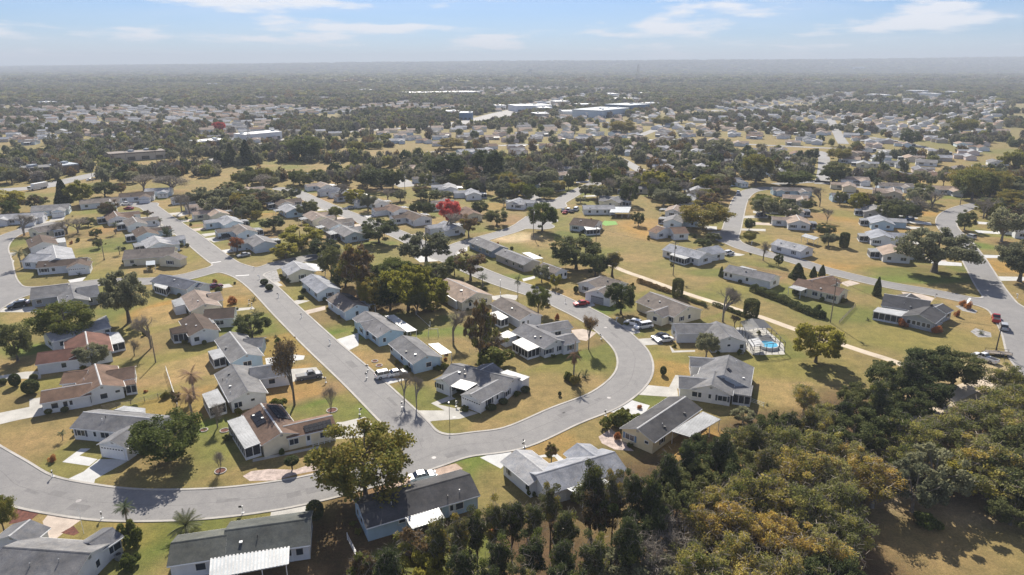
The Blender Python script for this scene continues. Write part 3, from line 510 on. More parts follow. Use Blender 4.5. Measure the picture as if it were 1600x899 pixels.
# ================================================================ trees: tapered trunks, limbs and crowns of small leaf faces
def leafquads(C, size, rng, asp=1.0, up=.3):
    n = len(C); a = rng.normal(size=(n, 3)); a /= np.linalg.norm(a, axis=1)[:, None]
    b = rng.normal(size=(n, 3)); b[:, 2] *= (1-up); b -= (a*b).sum(1)[:, None]*a; b /= np.linalg.norm(b, axis=1)[:, None]+1e-9
    s = (size*(.6+.8*rng.random(n)))[:, None]; a = a*s*asp; b = b*s
    return np.stack([C-a*.5-b*.5*.6, C+a*.5-b*.5, C+a*.5+b*.5*.7, C-a*.5+b*.5], 1)
def make_tree(name, seed, R, Ht, cb, nleaf, leaf, mat, bark, K=55, flat=1.0, tr=.28, top=1.0, crad=(.17,.30), twigs=0, shell=.55, lean=0, mat2=None, f2=0, full=False):
    """R crown radius, Ht height, cb crown base height; returns (trunk mesh, crown mesh)"""
    r = np.random.default_rng(seed); hh = (Ht-cb)/2; cz = cb+hh
    cen = []
    while len(cen) < K:
        p = r.normal(size=3); p /= np.linalg.norm(p); q = (shell+(1-shell)*r.random())**.8
        if r.random() < .22: q *= .6
        p = p*q*.86; zz = p[2]; w_ = 1.0
        if top != 1.0: w_ = 1-(1-top)*(zz*.5+.5)          # narrower towards the top
        if zz < -.55 and r.random() < (.2 if full else .6): continue
        if full: rr = math.hypot(p[0], p[1])+1e-6; f_ = max(0, (1-min(1, abs(zz)/.86)**3.2))**.5*(.55+.45*r.random()**.6)*.86/rr; p[0] *= f_; p[1] *= f_
        ang = math.atan2(p[1], p[0]); lob = 1+.16*math.sin(3*ang+seed)+.10*math.sin(5*ang+seed*2.3)
        cen.append((p[0]*R*w_*lob+lean*zz*R, p[1]*R*w_*lob, cz+zz*hh*(.93+.14*math.sin(2*ang+seed))))
    cen = np.array(cen); wt = r.random(K)*.8+.5; wt /= wt.sum(); k = r.choice(K, nleaf, p=wt); cr_ = r.uniform(*crad, K)*R
    off = r.normal(size=(nleaf, 3)); off /= np.linalg.norm(off, axis=1)[:, None]; off *= (r.random(nleaf)**.45)[:, None]*cr_[k][:, None]; off[:, 2] *= .62*flat
    V = leafquads(cen[k]+off, leaf, r); mi = None; mats = [mat]
    if mat2 is not None: kk = r.random(K) < f2; mi = kk[k].astype(int); mats = [mat, mat2]
    if twigs:
        tk = r.choice(K, twigs); o2 = r.normal(size=(twigs, 3))*cr_[tk][:, None]*.6
        T = leafquads(cen[tk]+o2, .9, r, .05, 0); V = np.concatenate([V, T]); mi = np.concatenate([mi if mi is not None else np.zeros(nleaf, int), np.full(twigs, len(mats))]); mats.append(LEAF['twig'])
    crown = quads_mesh(name+'_crown', V, mats, mi)
    mb = MB(); fork = cb*.75+hh*.25; mb.tube((0, 0, -.2), (0, 0, .5), tr*1.45, tr*1.05, 8); mb.tube((0, 0, .45), (lean*-.3, 0, fork), tr*1.05, tr*.72, 8)
    order = r.permutation(K)[:min(K, 16)]; mains = []
    for j in range(5):
        c = cen[order[j]]; m_ = (c[0]*.45, c[1]*.45, fork+(c[2]-fork)*.5+.2); mains.append((np.array(m_), tr*.4)); mb.tube((lean*-.3, 0, fork-.1), m_, tr*.62, tr*.38, 6)
        mb.tube(m_, c, tr*.38, .05, 5)
    for j in range(5, len(order)):
        c = cen[order[j]]; b_ = min(mains, key=lambda q: np.linalg.norm(q[0]-c)); mb.tube(b_[0], c, b_[1]*.6, .03, 4)
    mb.tube((lean*-.3, 0, fork-.1), (0, 0, cz+hh*.5), tr*.6, .05, 6)
    return mesh(name+'_trunk', mb.v, mb.f, bark, smooth=False), crown
def make_bare(name, seed, R, Ht, bark, nt_=1500, leafmat_=None, nleaf=0, up=.9, multi=1):
    r = np.random.default_rng(seed); mb = MB(); tips = []
    def grow_(p, d, L, rad, lev):
        q = p+d*L; mb.tube(p, q, rad, rad*.66, 6 if lev < 2 else 4, cap=False)
        tips.append((q, d, lev))
        if lev == 4: return
        for k in range(3 if lev else 4):
            a = r.normal(size=3); a -= a.dot(d)*d; a /= np.linalg.norm(a)
            nd = d*(1-.28*lev*.3)+a*(.42+.3*r.random())*(1.0 if lev else .85); nd[2] += .18*up; nd /= np.linalg.norm(nd)
            grow_(q if r.random() < .7 else p+d*L*.7, nd, L*(.62+.18*r.random()), rad*.6, lev+1)
    for k in range(multi):
        d = np.array((0, 0, 1.0)) if multi == 1 else np.array((math.cos(6.28*k/multi)*.32, math.sin(6.28*k/multi)*.32, 1.0)); d /= np.linalg.norm(d)
        grow_(np.array((0, 0, -.1)), d, Ht*.27, .24/multi**.5*Ht/8, 0)
    P = np.array([t[0] for t in tips if t[2] >= 3]); sx = R/np.abs(P[:, :2]).max(); sz = Ht/P[:, 2].max()
    mb.v = [(v[0]*sx if v[2] > .5 else v[0], v[1]*sx if v[2] > .5 else v[1], v[2]*sz) for v in mb.v]; P = P*(sx, sx, sz)
    k = r.integers(0, len(P), nt_); T = leafquads(P[k]+r.normal(size=(nt_, 3))*(.34, .34, .3), .95, r, .026, 0); mats = [LEAF['twig']]; mi = np.zeros(nt_, int)
    if nleaf: k = r.integers(0, len(P), nleaf); Lq = leafquads(P[k]+r.normal(size=(nleaf, 3))*.45, .24, r); T = np.concatenate([T, Lq]); mi = np.concatenate([mi, np.ones(nleaf, int)]); mats.append(leafmat_)
    return mesh(name+'_trunk', mb.v, mb.f, bark), quads_mesh(name+'_crown', T, mats, mi)
def make_palm(name, seed, Ht, nfr, fl, skirt=False, tr=.17, mat='palm', droop=1.0):
    r = np.random.default_rng(seed); mb = MB(); n = 6; pr = None
    for i in range(n):
        z0, z1 = Ht*i/n-.1, Ht*(i+1)/n; mb.tube((.05*math.sin(i), 0, z0), (.05*math.sin(i+1), 0, z1), tr*(1.15 if i == 0 else 1-.03*i), tr*(1-.03*(i+1)), 8, cap=False)
    fr = MB()
    def frond(az, el, L, m, dr):
        d = np.array((math.cos(az)*math.cos(el), math.sin(az)*math.cos(el), math.sin(el))); p = np.array((0, 0, Ht)); side = np.array((-math.sin(az), math.cos(az), 0))
        for s_ in range(7):
            q = p+d*L/7; wd = L*.20*math.sin(PI*(s_+.7)/7.6)
            for sg in (-1, 1):
                for k in range(3):
                    a = p+(q-p)*(k/3); t_ = a+side*sg*wd*(1+.1*r.normal())+d*wd*.55-np.array((0, 0, wd*.45)); b_ = a+(q-p)*.24
                    fr.add([a, b_, t_], [(0, 1, 2)], m)
            fr.add([p-side*.02, p+side*.02, q+side*.015, q-side*.015], [(0, 1, 2, 3)], m)
            p = q; d = d+np.array((0, 0, -.16*dr)); d /= np.linalg.norm(d)
    for i in range(nfr): frond(i*2.4+r.random()*.3, r.uniform(-.35, 1.25), fl*r.uniform(.85, 1.1), 0, droop)
    if skirt:
        for i in range(26): frond(i*2.4, r.uniform(-1.3, -.8), fl*.75, 1, .4)
    return mesh(name+'_trunk', mb.v, mb.f, BARKL), mesh(name+'_crown', fr.v, fr.f, [LEAF[mat], LEAF['deadpalm']], fr.m)
def make_shrub(name, seed, kind, mat, nleaf=2600, leaf=.13):
    """clipped or loose shrubs at unit size: radius 1, height as kind"""
    r = np.random.default_rng(seed); p = r.normal(size=(nleaf, 3)); p /= np.linalg.norm(p, axis=1)[:, None]; q = .88+.14*r.random(nleaf)
    if kind == 'ball': P = p*q[:, None]; P[:, 2] = P[:, 2]*.9+1
    elif kind == 'lollipop': P = p*q[:, None]; P[:, 2] = P[:, 2]*.8+2.0
    elif kind == 'column':
        z = r.random(nleaf)**.8*3.2; a = r.random(nleaf)*6.283; rr_ = q*np.where(z > 2.7, np.sqrt(np.clip(1-((z-2.7)/.55)**2, 0, 1)), .85+.15*np.minimum(z/.8, 1)); P = np.stack([rr_*np.cos(a), rr_*np.sin(a), z], 1)
    elif kind == 'cone':
        z = r.random(nleaf)**1.4*2.8; a = r.random(nleaf)*6.283; rr_ = q*(1-z/2.9)**.75*(1+.12*np.sin(a*4+z*3)); P = np.stack([rr_*np.cos(a), rr_*np.sin(a), z+.1], 1)
    else:
        K = 14; c = r.normal(size=(K, 3))*.42; c[:, 2] = np.abs(c[:, 2])*.9+.45; k = r.integers(0, K, nleaf); P = c[k]+p*(q*.42)[:, None]; P[:, 2] = np.maximum(P[:, 2], .05)
    C = quads_mesh(name+'_foliage', leafquads(P, leaf, r), [mat]); mb = MB(); hgt = 1.6 if kind == 'lollipop' else .6
    for a in range(3): mb.tube((0, 0, -.1), (.15*math.cos(a*2.1), .15*math.sin(a*2.1), hgt), .09, .05, 6)
    return mesh(name+'_stem', mb.v, mb.f, BARK), C
PROTO = {}
def reg(kind, R, Ht, name, fn, n=3):
    PROTO[kind] = dict(R=R, H=Ht, name=name, meshes=[fn(s) for s in range(n)])
reg('oak', 5, 9, 'oak_tree', lambda s: make_tree('oak', 10+s, 5, 9, 1.0, 17000, .20, LEAF['oak'], BARK, 100, crad=(.15,.29), full=True))
reg('liveoak', 6, 8.5, 'live_oak_tree', lambda s: make_tree('live_oak', 20+s, 6, 8.5, 1.3, 15000, .22, LEAF['greygreen'], BARK, 70, tr=.42, crad=(.13,.22)))
reg('dark', 4.5, 8.5, 'evergreen_tree', lambda s: make_tree('evergreen', 30+s, 4.5, 8.5, .4, 14000, .20, LEAF['dark'], BARK, 92, crad=(.12,.28), full=True))
reg('greygreen', 4, 7.5, 'grey_green_tree', lambda s: make_tree('grey_green', 40+s, 4, 7.5, 1.1, 7000, .25, LEAF['greygreen'], BARKL, 60, full=True), 2)
reg('yellow', 4.5, 7.5, 'yellow_green_tree', lambda s: make_tree('yellow_green', 50+s, 4.5, 7.5, .6, 9500, .26, LEAF['yellow'], BARK, 70, crad=(.13,.26), full=True), 3)
reg('ochre', 4.2, 9, 'turkey_oak_tree', lambda s: make_tree('ochre', 60+s, 4.2, 9, 1.2, 12000, .165, LEAF['ochre'], BARKL, 80, crad=(.14,.30), twigs=1500, shell=.35, mat2=LEAF['oak'], f2=.35), 4)
reg('cedar', 3.0, 10, 'cedar_tree', lambda s: make_tree('cedar', 70+s, 3.0, 10, 1.4, 13000, .15, LEAF['cedar'], BARKB, 75, top=.5, crad=(.16,.36), twigs=500, shell=.3, mat2=LEAF['oak'], f2=.15), 4)
reg('pine', 2.6, 11, 'pine_tree', lambda s: make_tree('pine', 80+s, 2.6, 11, 3.2, 8200, .145, LEAF['cedar'], BARKB, 42, tr=.17, crad=(.2,.36), twigs=500, shell=.25, lean=.15, mat2=LEAF['oak'], f2=.2), 4)
reg('olive', 4.4, 8.5, 'scrub_oak_tree', lambda s: make_tree('olive', 90+s, 4.4, 8.5, .8, 11500, .165, LEAF['olive'], BARKL, 75, crad=(.14,.30), twigs=1200, shell=.4, mat2=LEAF['ochre'], f2=.3), 4)
reg('brown', 4.2, 7.5, 'brown_leaved_tree', lambda s: make_tree('brown', 100+s, 4.2, 7.5, 1.2, 5200, .25, LEAF['brown'], BARK, 46, twigs=900, crad=(.13,.24), mat2=LEAF['oak'], f2=.3), 3)
reg('red', 4, 6, 'red_maple_tree', lambda s: make_tree('red', 110+s, 4, 6, .7, 8000, .25, LEAF['red'], BARKL, 60, full=True), 1)
reg('orange', 3, 6, 'orange_leaved_tree', lambda s: make_tree('orange', 120+s, 3, 6, 1.6, 2600, .24, LEAF['orange'], BARK, 34, twigs=600), 1)
reg('bare', 4, 8.5, 'bare_tree', lambda s: make_bare('bare', 130+s, 4, 8.5, BARKL), 3)
reg('vase', 3, 6, 'bare_vase_tree', lambda s: make_bare('vase', 140+s, 2.6, 6, BARKL, 800, up=1.6, multi=5), 2)
reg('sparse', 3.6, 9, 'thin_leaved_tree', lambda s: make_bare('sparse', 150+s, 3.6, 9, BARK, 1600, LEAF['brown'], 2200), 2)
reg('palm', 2.2, 7.0, 'fan_palm', lambda s: make_palm('fan_palm', 160+s, 5.4, 34, 2.2, s == 0), 2)
reg('datepalm', 2.6, 4.0, 'date_palm', lambda s: make_palm('date_palm', 170+s, 1.7, 44, 3.0, False, .3, 'palm', .7), 1)
reg('deadpalm', 2.2, 6.0, 'browned_palm', lambda s: make_palm('browned_palm', 180+s, 4.2, 22, 2.2, True, .2, 'deadpalm', .9), 1)
reg('ball', 1, 1.9, 'round_shrub', lambda s: make_shrub('round_shrub', 190+s, 'ball', LEAF['dark']), 2)
reg('lolly', 1, 2.8, 'topiary_tree', lambda s: make_shrub('topiary', 200+s, 'lollipop', LEAF['dark']), 1)
reg('column', 1, 3.25, 'column_cypress', lambda s: make_shrub('column', 210+s, 'column', LEAF['dark'], 5200, .12), 1)
reg('cone', 1, 2.8, 'conical_cedar', lambda s: make_shrub('cone', 220+s, 'cone', LEAF['dark'], 3600, .14), 1)
reg('bush', 1, 1.5, 'leafy_bush', lambda s: make_shrub('bush', 230+s, 'bush', LEAF['oak'], 2600, .17), 3)
reg('redbush', 1, 1.5, 'red_leaved_bush', lambda s: make_shrub('red_bush', 240+s, 'bush', LEAF['orange'], 1500, .15), 1)
reg('grass', 1, 1.4, 'spiky_cycad', lambda s: make_palm('cycad', 250+s, .25, 26, 1.3, False, .2, 'palm', 1.1), 1)
SHRUBS = ('ball', 'lolly', 'column', 'cone', 'bush', 'redbush', 'grass')
TREEPOS = []
def plant(kind, x, y, height, width, label, cat=None, group=None, rz=None):
    p = PROTO[kind]; tm, cm = random.choice(p['meshes']); sh = kind in SHRUBS
    c = cat or {'palm': 'palm tree', 'datepalm': 'palm tree', 'deadpalm': 'palm tree', 'grass': 'shrub'}.get(kind, 'shrub' if sh else 'tree')
    o = empty(p['name'], (x, y, float(terrain(x, y))), label, c, group, random.uniform(0, 6.28) if rz is None else rz)
    o.scale = (width/2/p['R'], width/2/p['R'], height/p['H'])
    link('stem' if sh else 'trunk', tm, o); link('foliage' if sh and kind != 'grass' else 'crown', cm, o); TREEPOS.append((x, y, width/2)); return o
def tree(kind, t, bx, by, topy, w, label, **k):
    """bx,by foot of the trunk, topy row of the top and w crown width as they show from the camera"""
    x_, y_ = px(t, bx, by); ty = px(t, 0, topy)[1]; s = TL[t][2]; gx, gy = G(x_, y_)
    ht = height_at(gy, ty); D = math.hypot(gy, H)*math.cos(math.atan2(H, gy)-PITCH); wd = w*s*D/F
    return plant(kind, gx, gy+.0, max(ht-wd*.02, .4), wd, label, **k)
# ================================================================ houses
def wall_faces(blk):
    """four walls of a block as (centre, normal, half width, z top, kind)"""
    A, B, half, ze, s = blk; d = np.array(B)-np.array(A); L = np.hypot(*d); u = d/L; n = np.array((-u[1], u[0])); c = (np.array(A)+np.array(B))/2
    hw = half-.42; hl = L/2-.28; zr = ze+half*s
    return [(c+n*hw, n, hl, zr-s*hw, u), (c-n*hw, -n, hl, zr-s*hw, u), (c+u*hl, u, hw, zr-s*hw, n), (c-u*hl, -u, hw, zr-s*hw, n)]
def solve(t, q, ze=2.55, s=.37):
    a, b, e = [px(t, q[i], q[i+1]) for i in (0, 2, 4)]; half = 4.0; E = np.array(G(*e, ze))
    for _ in range(8):
        zr = ze+half*s; A = np.array(G(*a, zr)); B = np.array(G(*b, zr)); d = (B-A)/np.hypot(*(B-A)); half = max(abs(d[0]*(E-A)[1]-d[1]*(E-A)[0]), 1.2)
    half = min(half, 5.4)
    if math.hypot(B[0]-A[0], B[1]-A[1]) > 12: half = max(half, 3.65)
    return (tuple(A), tuple(B), float(half), ze, s)
HOUSES = []; LOTS = []
GW = surf('garage_door_white', (.74,.74,.73), .45, .05); GD = surf('garage_door_grey', (.28,.29,.30), .5, .05); DOORW = surf('painted_door', (.70,.72,.73), .4, .05); SHUT = surf('shutter_paint', (.06,.07,.09), .5, .1); SHUTB = surf('blue_shutter_paint', (.12,.22,.36), .5, .1)
SCR = nodes('screen_mesh')[0]; _b = SCR.node_tree.nodes['Principled BSDF']; _b.inputs['Base Color'].default_value = (.03,.035,.045,1); _b.inputs['Alpha'].default_value = .82; _b.inputs['Roughness'].default_value = .7
def frame_axes(n): n = np.array(n, float); u = np.array((-n[1], n[0])); return n, u
def panel_box(mb, P, n, w, h, z, d0, d1, m=0, du=0):
    """upright box on a wall: P point in plan, n outward normal, centre height z, from depth d0 to d1 outwards"""
    n, u = frame_axes(n); c = np.array(P)+u*du
    poly = [tuple(c-u*w/2+n*d0), tuple(c+u*w/2+n*d0), tuple(c+u*w/2+n*d1), tuple(c-u*w/2+n*d1)]
    mb.prism(poly, z-h/2, z+h/2, m)
def add_window(root, org, P, n, w, z=1.45, h=1.15, shutters=None, trim=None, lab=None):
    mb = MB(); trim = trim or TRIM
    for dz in (-h/2, h/2): panel_box(mb, P, n, w+.1, .09, z+dz, -.02, .06)
    for dx in (-w/2, w/2): panel_box(mb, P, n, .09, h-.08, z, -.02, .055, du=dx)
    k = max(1, round(w/1.0))
    for i in range(1, k): panel_box(mb, P, n, .07, h-.08, z, -.02, .052, du=-w/2+w*i/k)
    o = mb.build('window', trim, root, org)
    g = MB(); panel_box(g, P, n, w-.05, h-.05, z, -.02, .02); g.build('pane', GLASS, o, org)
    if shutters:
        for sg in (-1, 1): q = MB(); panel_box(q, P, n, .38, h+.1, z, .0, .05, du=sg*(w/2+.27)); q.build('shutter', shutters, root, org)
def add_door(root, org, P, n, mat=None):
    mb = MB(); panel_box(mb, P, n, .95, 2.05, 1.05, -.02, .05); d = mb.build('door', mat or DOORW, root, org)
    g = MB(); panel_box(g, P, n, .5, .9, 1.5, .03, .06); g.build('pane', GLASS, d, org)
def add_garage(root, org, P, n, w, mat=None, rows=4):
    fr = MB(); 
    for sg in (-1, 1): panel_box(fr, P, n, .12, 2.3, 1.15, -.01, .08, du=sg*(w/2+.07))
    panel_box(fr, P, n, w+.3, .14, 2.33, -.01, .085); f = fr.build('garage_frame', TRIM, root, org)
    g = MB()
    for r in range(rows): panel_box(g, P, n, w, 2.2/rows-.03, 2.2/rows*(r+.5)+.04, -.02, .03)
    o = g.build('garage_door', mat or GW, root, org)
    if w > 3.5: 
        gl = MB(); k = 8
        for i in range(k): panel_box(gl, P, n, w/k*.6, .22, 2.2*.87, .02, .045, du=-w/2+w*(i+.5)/k)
        gl.build('pane', GLASS, o, org)
def gable(root, org, blk, rmat, wmat, first, near=True):
    A, B, half, ze, s = blk; A = np.array(A); B = np.array(B); d = B-A; L = np.hypot(*d); u = d/L; n = np.array((-u[1], u[0])); zr = ze+half*s; th = .15
    mb = MB(); f = lambda p, k, z: (*(p+n*k), z)
    hw = half-.42; a = A+u*.28; b = B-u*.28; zt = zr-s*hw-th
    vs = [f(a,-hw,-.3), f(a,hw,-.3), f(a,hw,zt), f(a,0,zr-th), f(a,-hw,zt), f(b,-hw,-.3), f(b,hw,-.3), f(b,hw,zt), f(b,0,zr-th), f(b,-hw,zt)]
    mb.add(vs, [(0,4,3,2,1), (5,6,7,8,9), (1,2,7,6), (0,5,9,4)]); mb.build('wall', wmat, root, org)
    mb = MB(); ez = zr-s*half
    vs = [f(A,0,zr), f(B,0,zr), f(A,half,ez), f(B,half,ez), f(A,-half,ez), f(B,-half,ez), f(A,0,zr-th), f(B,0,zr-th), f(A,half,ez-th), f(B,half,ez-th), f(A,-half,ez-th), f(B,-half,ez-th)]
    mb.add(vs, [(0,2,3,1), (0,1,5,4)], 0); mb.add(vs, [(2,8,9,3), (4,5,11,10), (0,6,8,2), (0,4,10,6), (1,3,9,7), (1,7,11,5), (6,7,9,8), (6,10,11,7)], 1)
    r = mb.build('roof', [rmat, TRIM if near else wmat], root, org)
    if near and A[1] < 190:
        for sg in (-1, 1):
            g_ = MB(); p0, p1 = f(A+u*.1, sg*(half+.05), ez-.1), f(B-u*.1, sg*(half+.05), ez-.1); g_.tube(p0, p1, .06, .06, 6); g_.tube(p1, f(B-u*.35, sg*(hw+.06), ez-.55), .04, .04, 5); g_.tube(f(B-u*.35, sg*(hw+.06), ez-.5), f(B-u*.35, sg*(hw+.06), .1), .04, .04, 5); g_.build('gutter', TRIM, r, org)
        for P_, d_ in ((a, -1), (b, 1)):
            g_ = MB(); panel_box(g_, P_, u*d_, .5, .4, zr-s*half*.5, 0, .04); g_.build('gable_vent', STEEL, root, org)
    mb = MB(); c_ = .17
    vs = [f(A+u*.01,0,zr+.045), f(B-u*.01,0,zr+.045), f(A+u*.01,c_,zr-c_*s+.03), f(B-u*.01,c_,zr-c_*s+.03), f(A+u*.01,-c_,zr-c_*s+.03), f(B-u*.01,-c_,zr-c_*s+.03)]
    mb.add(vs, [(0,2,3,1), (0,1,5,4)]); mb.build('ridge_cap', rmat if random.random() < .5 else MATS.get('ridge_light') or surf('ridge_light', (.42,.42,.42), .8), r, org)
    return r
def cover(root, org, pts, z, style, mat, ribs=True):
    """flat porch or carport roof on posts; pts are its four plan corners"""
    pts = [np.array(p) for p in pts]; mb = MB(); n = 4
    zc = [z+.22, z+.22, z, z]; th = .12
    lift = zc
    mb.prism([tuple(p) for p in pts], [q-th for q in lift], lift)
    cov = mb.build('porch_roof', METALG if mat == 'ribbed' else mat, root, org)
    wide = .27 if mat == 'ribbed' else .04; mat = METAL if mat == 'ribbed' else mat
    if ribs:
        e = np.linalg.norm(pts[1]-pts[0]); k = max(3, int(e/.45)); rb = MB()
        for i in range(k+1):
            t = i/k; a = pts[0]*(1-t)+pts[1]*t; b = pts[3]*(1-t)+pts[2]*t; w = (pts[1]-pts[0])/k*wide if wide > .1 else (pts[1]-pts[0])/e*.04; za = z+.22; zb = z
            vs = [(*(a-w),za+.003), (*(a+w),za+.003), (*(b+w),zb+.003), (*(b-w),zb+.003), (*(a-w),za+.05), (*(a+w),za+.05), (*(b+w),zb+.05), (*(b-w),zb+.05)]
            rb.add(vs, [(4,5,6,7), (0,4,7,3), (1,2,6,5), (0,1,5,4), (3,7,6,2)])
        rb.build('rib', mat, cov, org)
    c = sum(pts)/4; q = [p+(c-p)*.05 for p in pts]
    ps = MB(); sc_ = MB(); kn = MB(); posts = []
    for i in (1, 2, 3):
        a, b = q[i], q[(i+1)%4]; L = np.linalg.norm(b-a); k = max(1, round(L/1.3)) if style == 'screen' else max(1, round(L/3.2)); d = (b-a)/max(L, .01); nn_ = np.array((d[1], -d[0]))
        za, zb = zc[i]-th, zc[(i+1)%4]-th
        if style == 'box': kn.prism([tuple(a-nn_*.05), tuple(b-nn_*.05), tuple(b+nn_*.05), tuple(a+nn_*.05)], [-.1]*4, [za, zb, zb, za]); continue
        for j in range(k+1): p = a+(b-a)*j/k; zt = za+(zb-za)*j/k; pm = MB(); pm.box((*p, zt/2-.05), (.11, .11, zt+.1), math.atan2(d[1], d[0])); posts.append(pm) if (i, j) in ((1, 0),) or j > 0 else None
        if style == 'screen':
            a2, b2 = a+d*.06, b-d*.06
            sc_.prism([tuple(a2-nn_*.01), tuple(b2-nn_*.01), tuple(b2+nn_*.01), tuple(a2+nn_*.01)], [.5]*4, [za-.12, zb-.12, zb-.12, za-.12])
            kn.prism([tuple(a2-nn_*.04), tuple(b2-nn_*.04), tuple(b2+nn_*.04), tuple(a2+nn_*.04)], -.1, .49)
            ps.prism([tuple(a2-nn_*.05), tuple(b2-nn_*.05), tuple(b2+nn_*.05), tuple(a2+nn_*.05)], [za-.119, zb-.119, zb-.119, za-.119], [za-.001, zb-.001, zb-.001, za-.001])
    for pm in posts: pm.build('porch_post', TRIM, root, org)
    if ps.v: ps.build('screen_header', TRIM, root, org)
    if sc_.v: sc_.build('screen', SCR, root, org)
    if kn.v: kn.build('porch_wall', WALL['white'], root, org)
def raycast(blks, x, y, extra=()):
    d = ray(x, y); o = Vector((0, 0, H)); best = None
    for b in blks:
        for c, n, hw, zt, u in wall_faces(b):
            dn = d.x*n[0]+d.y*n[1]
            if dn >= -1e-3: continue
            t = ((c[0]-o.x)*n[0]+(c[1]-o.y)*n[1])/dn; p = o+d*t
            off = (p.x-c[0])*u[0]+(p.y-c[1])*u[1]
            if abs(off) > hw+.3 or p.z < -.8 or p.z > zt+1.2: continue
            if best is None or t < best[0]: best = (t, p, n, hw, off, u, c)
    return best
def roof_hit(blk, x, y, side=None):
    A, B, half, ze, s = blk; d = ray(x, y); A = np.array(A); u = np.array(B)-A; u /= np.hypot(*u); n = np.array((-u[1], u[0])); zr = ze+half*s; best = None
    for sg in ((-1, 1) if side is None else (side,)):  # plane z = zr - s*sg*((p-A).n)
        k = d.z+s*sg*(d.x*n[0]+d.y*n[1]); t = (zr-H+s*sg*(A[0]*n[0]+A[1]*n[1]))/k
        p = Vector((0, 0, H))+d*t; q = sg*((p.x-A[0])*n[0]+(p.y-A[1])*n[1])
        if best is None or abs(q-half/2) < best[3]: best = (t, p, sg*n, abs(q-half/2), sg)
    return best
def small_parts(root, org, blk, n=2, cams=True):
    A, B, half, ze, s = blk; A = np.array(A); B = np.array(B); L = np.hypot(*(B-A)); u = (B-A)/L; nn_ = np.array((-u[1], u[0]))
    if nn_[1] > 0: nn_ = -nn_
    for k in range(n):
        p = A+u*L*random.uniform(.15, .85); q = random.uniform(.25, .8)*half; z = ze+half*s-s*q; c = p+nn_*q; m = MB()
        if random.random() < .6: m.tube((*c, z-.1), (*c, z+.42), .055, .055, 6); m.tube((*c, z+.38), (*c, z+.46), .1, .08, 6); m.build('vent_pipe', random.choice([TRIM, BLACK, STEEL]), root, org)
        else: m.box((*c, z+.1), (.34, .34, .22), math.atan2(u[1], u[0])); m.box((*c, z+.22), (.42, .42, .04), math.atan2(u[1], u[0])); m.build('roof_vent', random.choice([BLACK, STEEL, TRIM]), root, org)
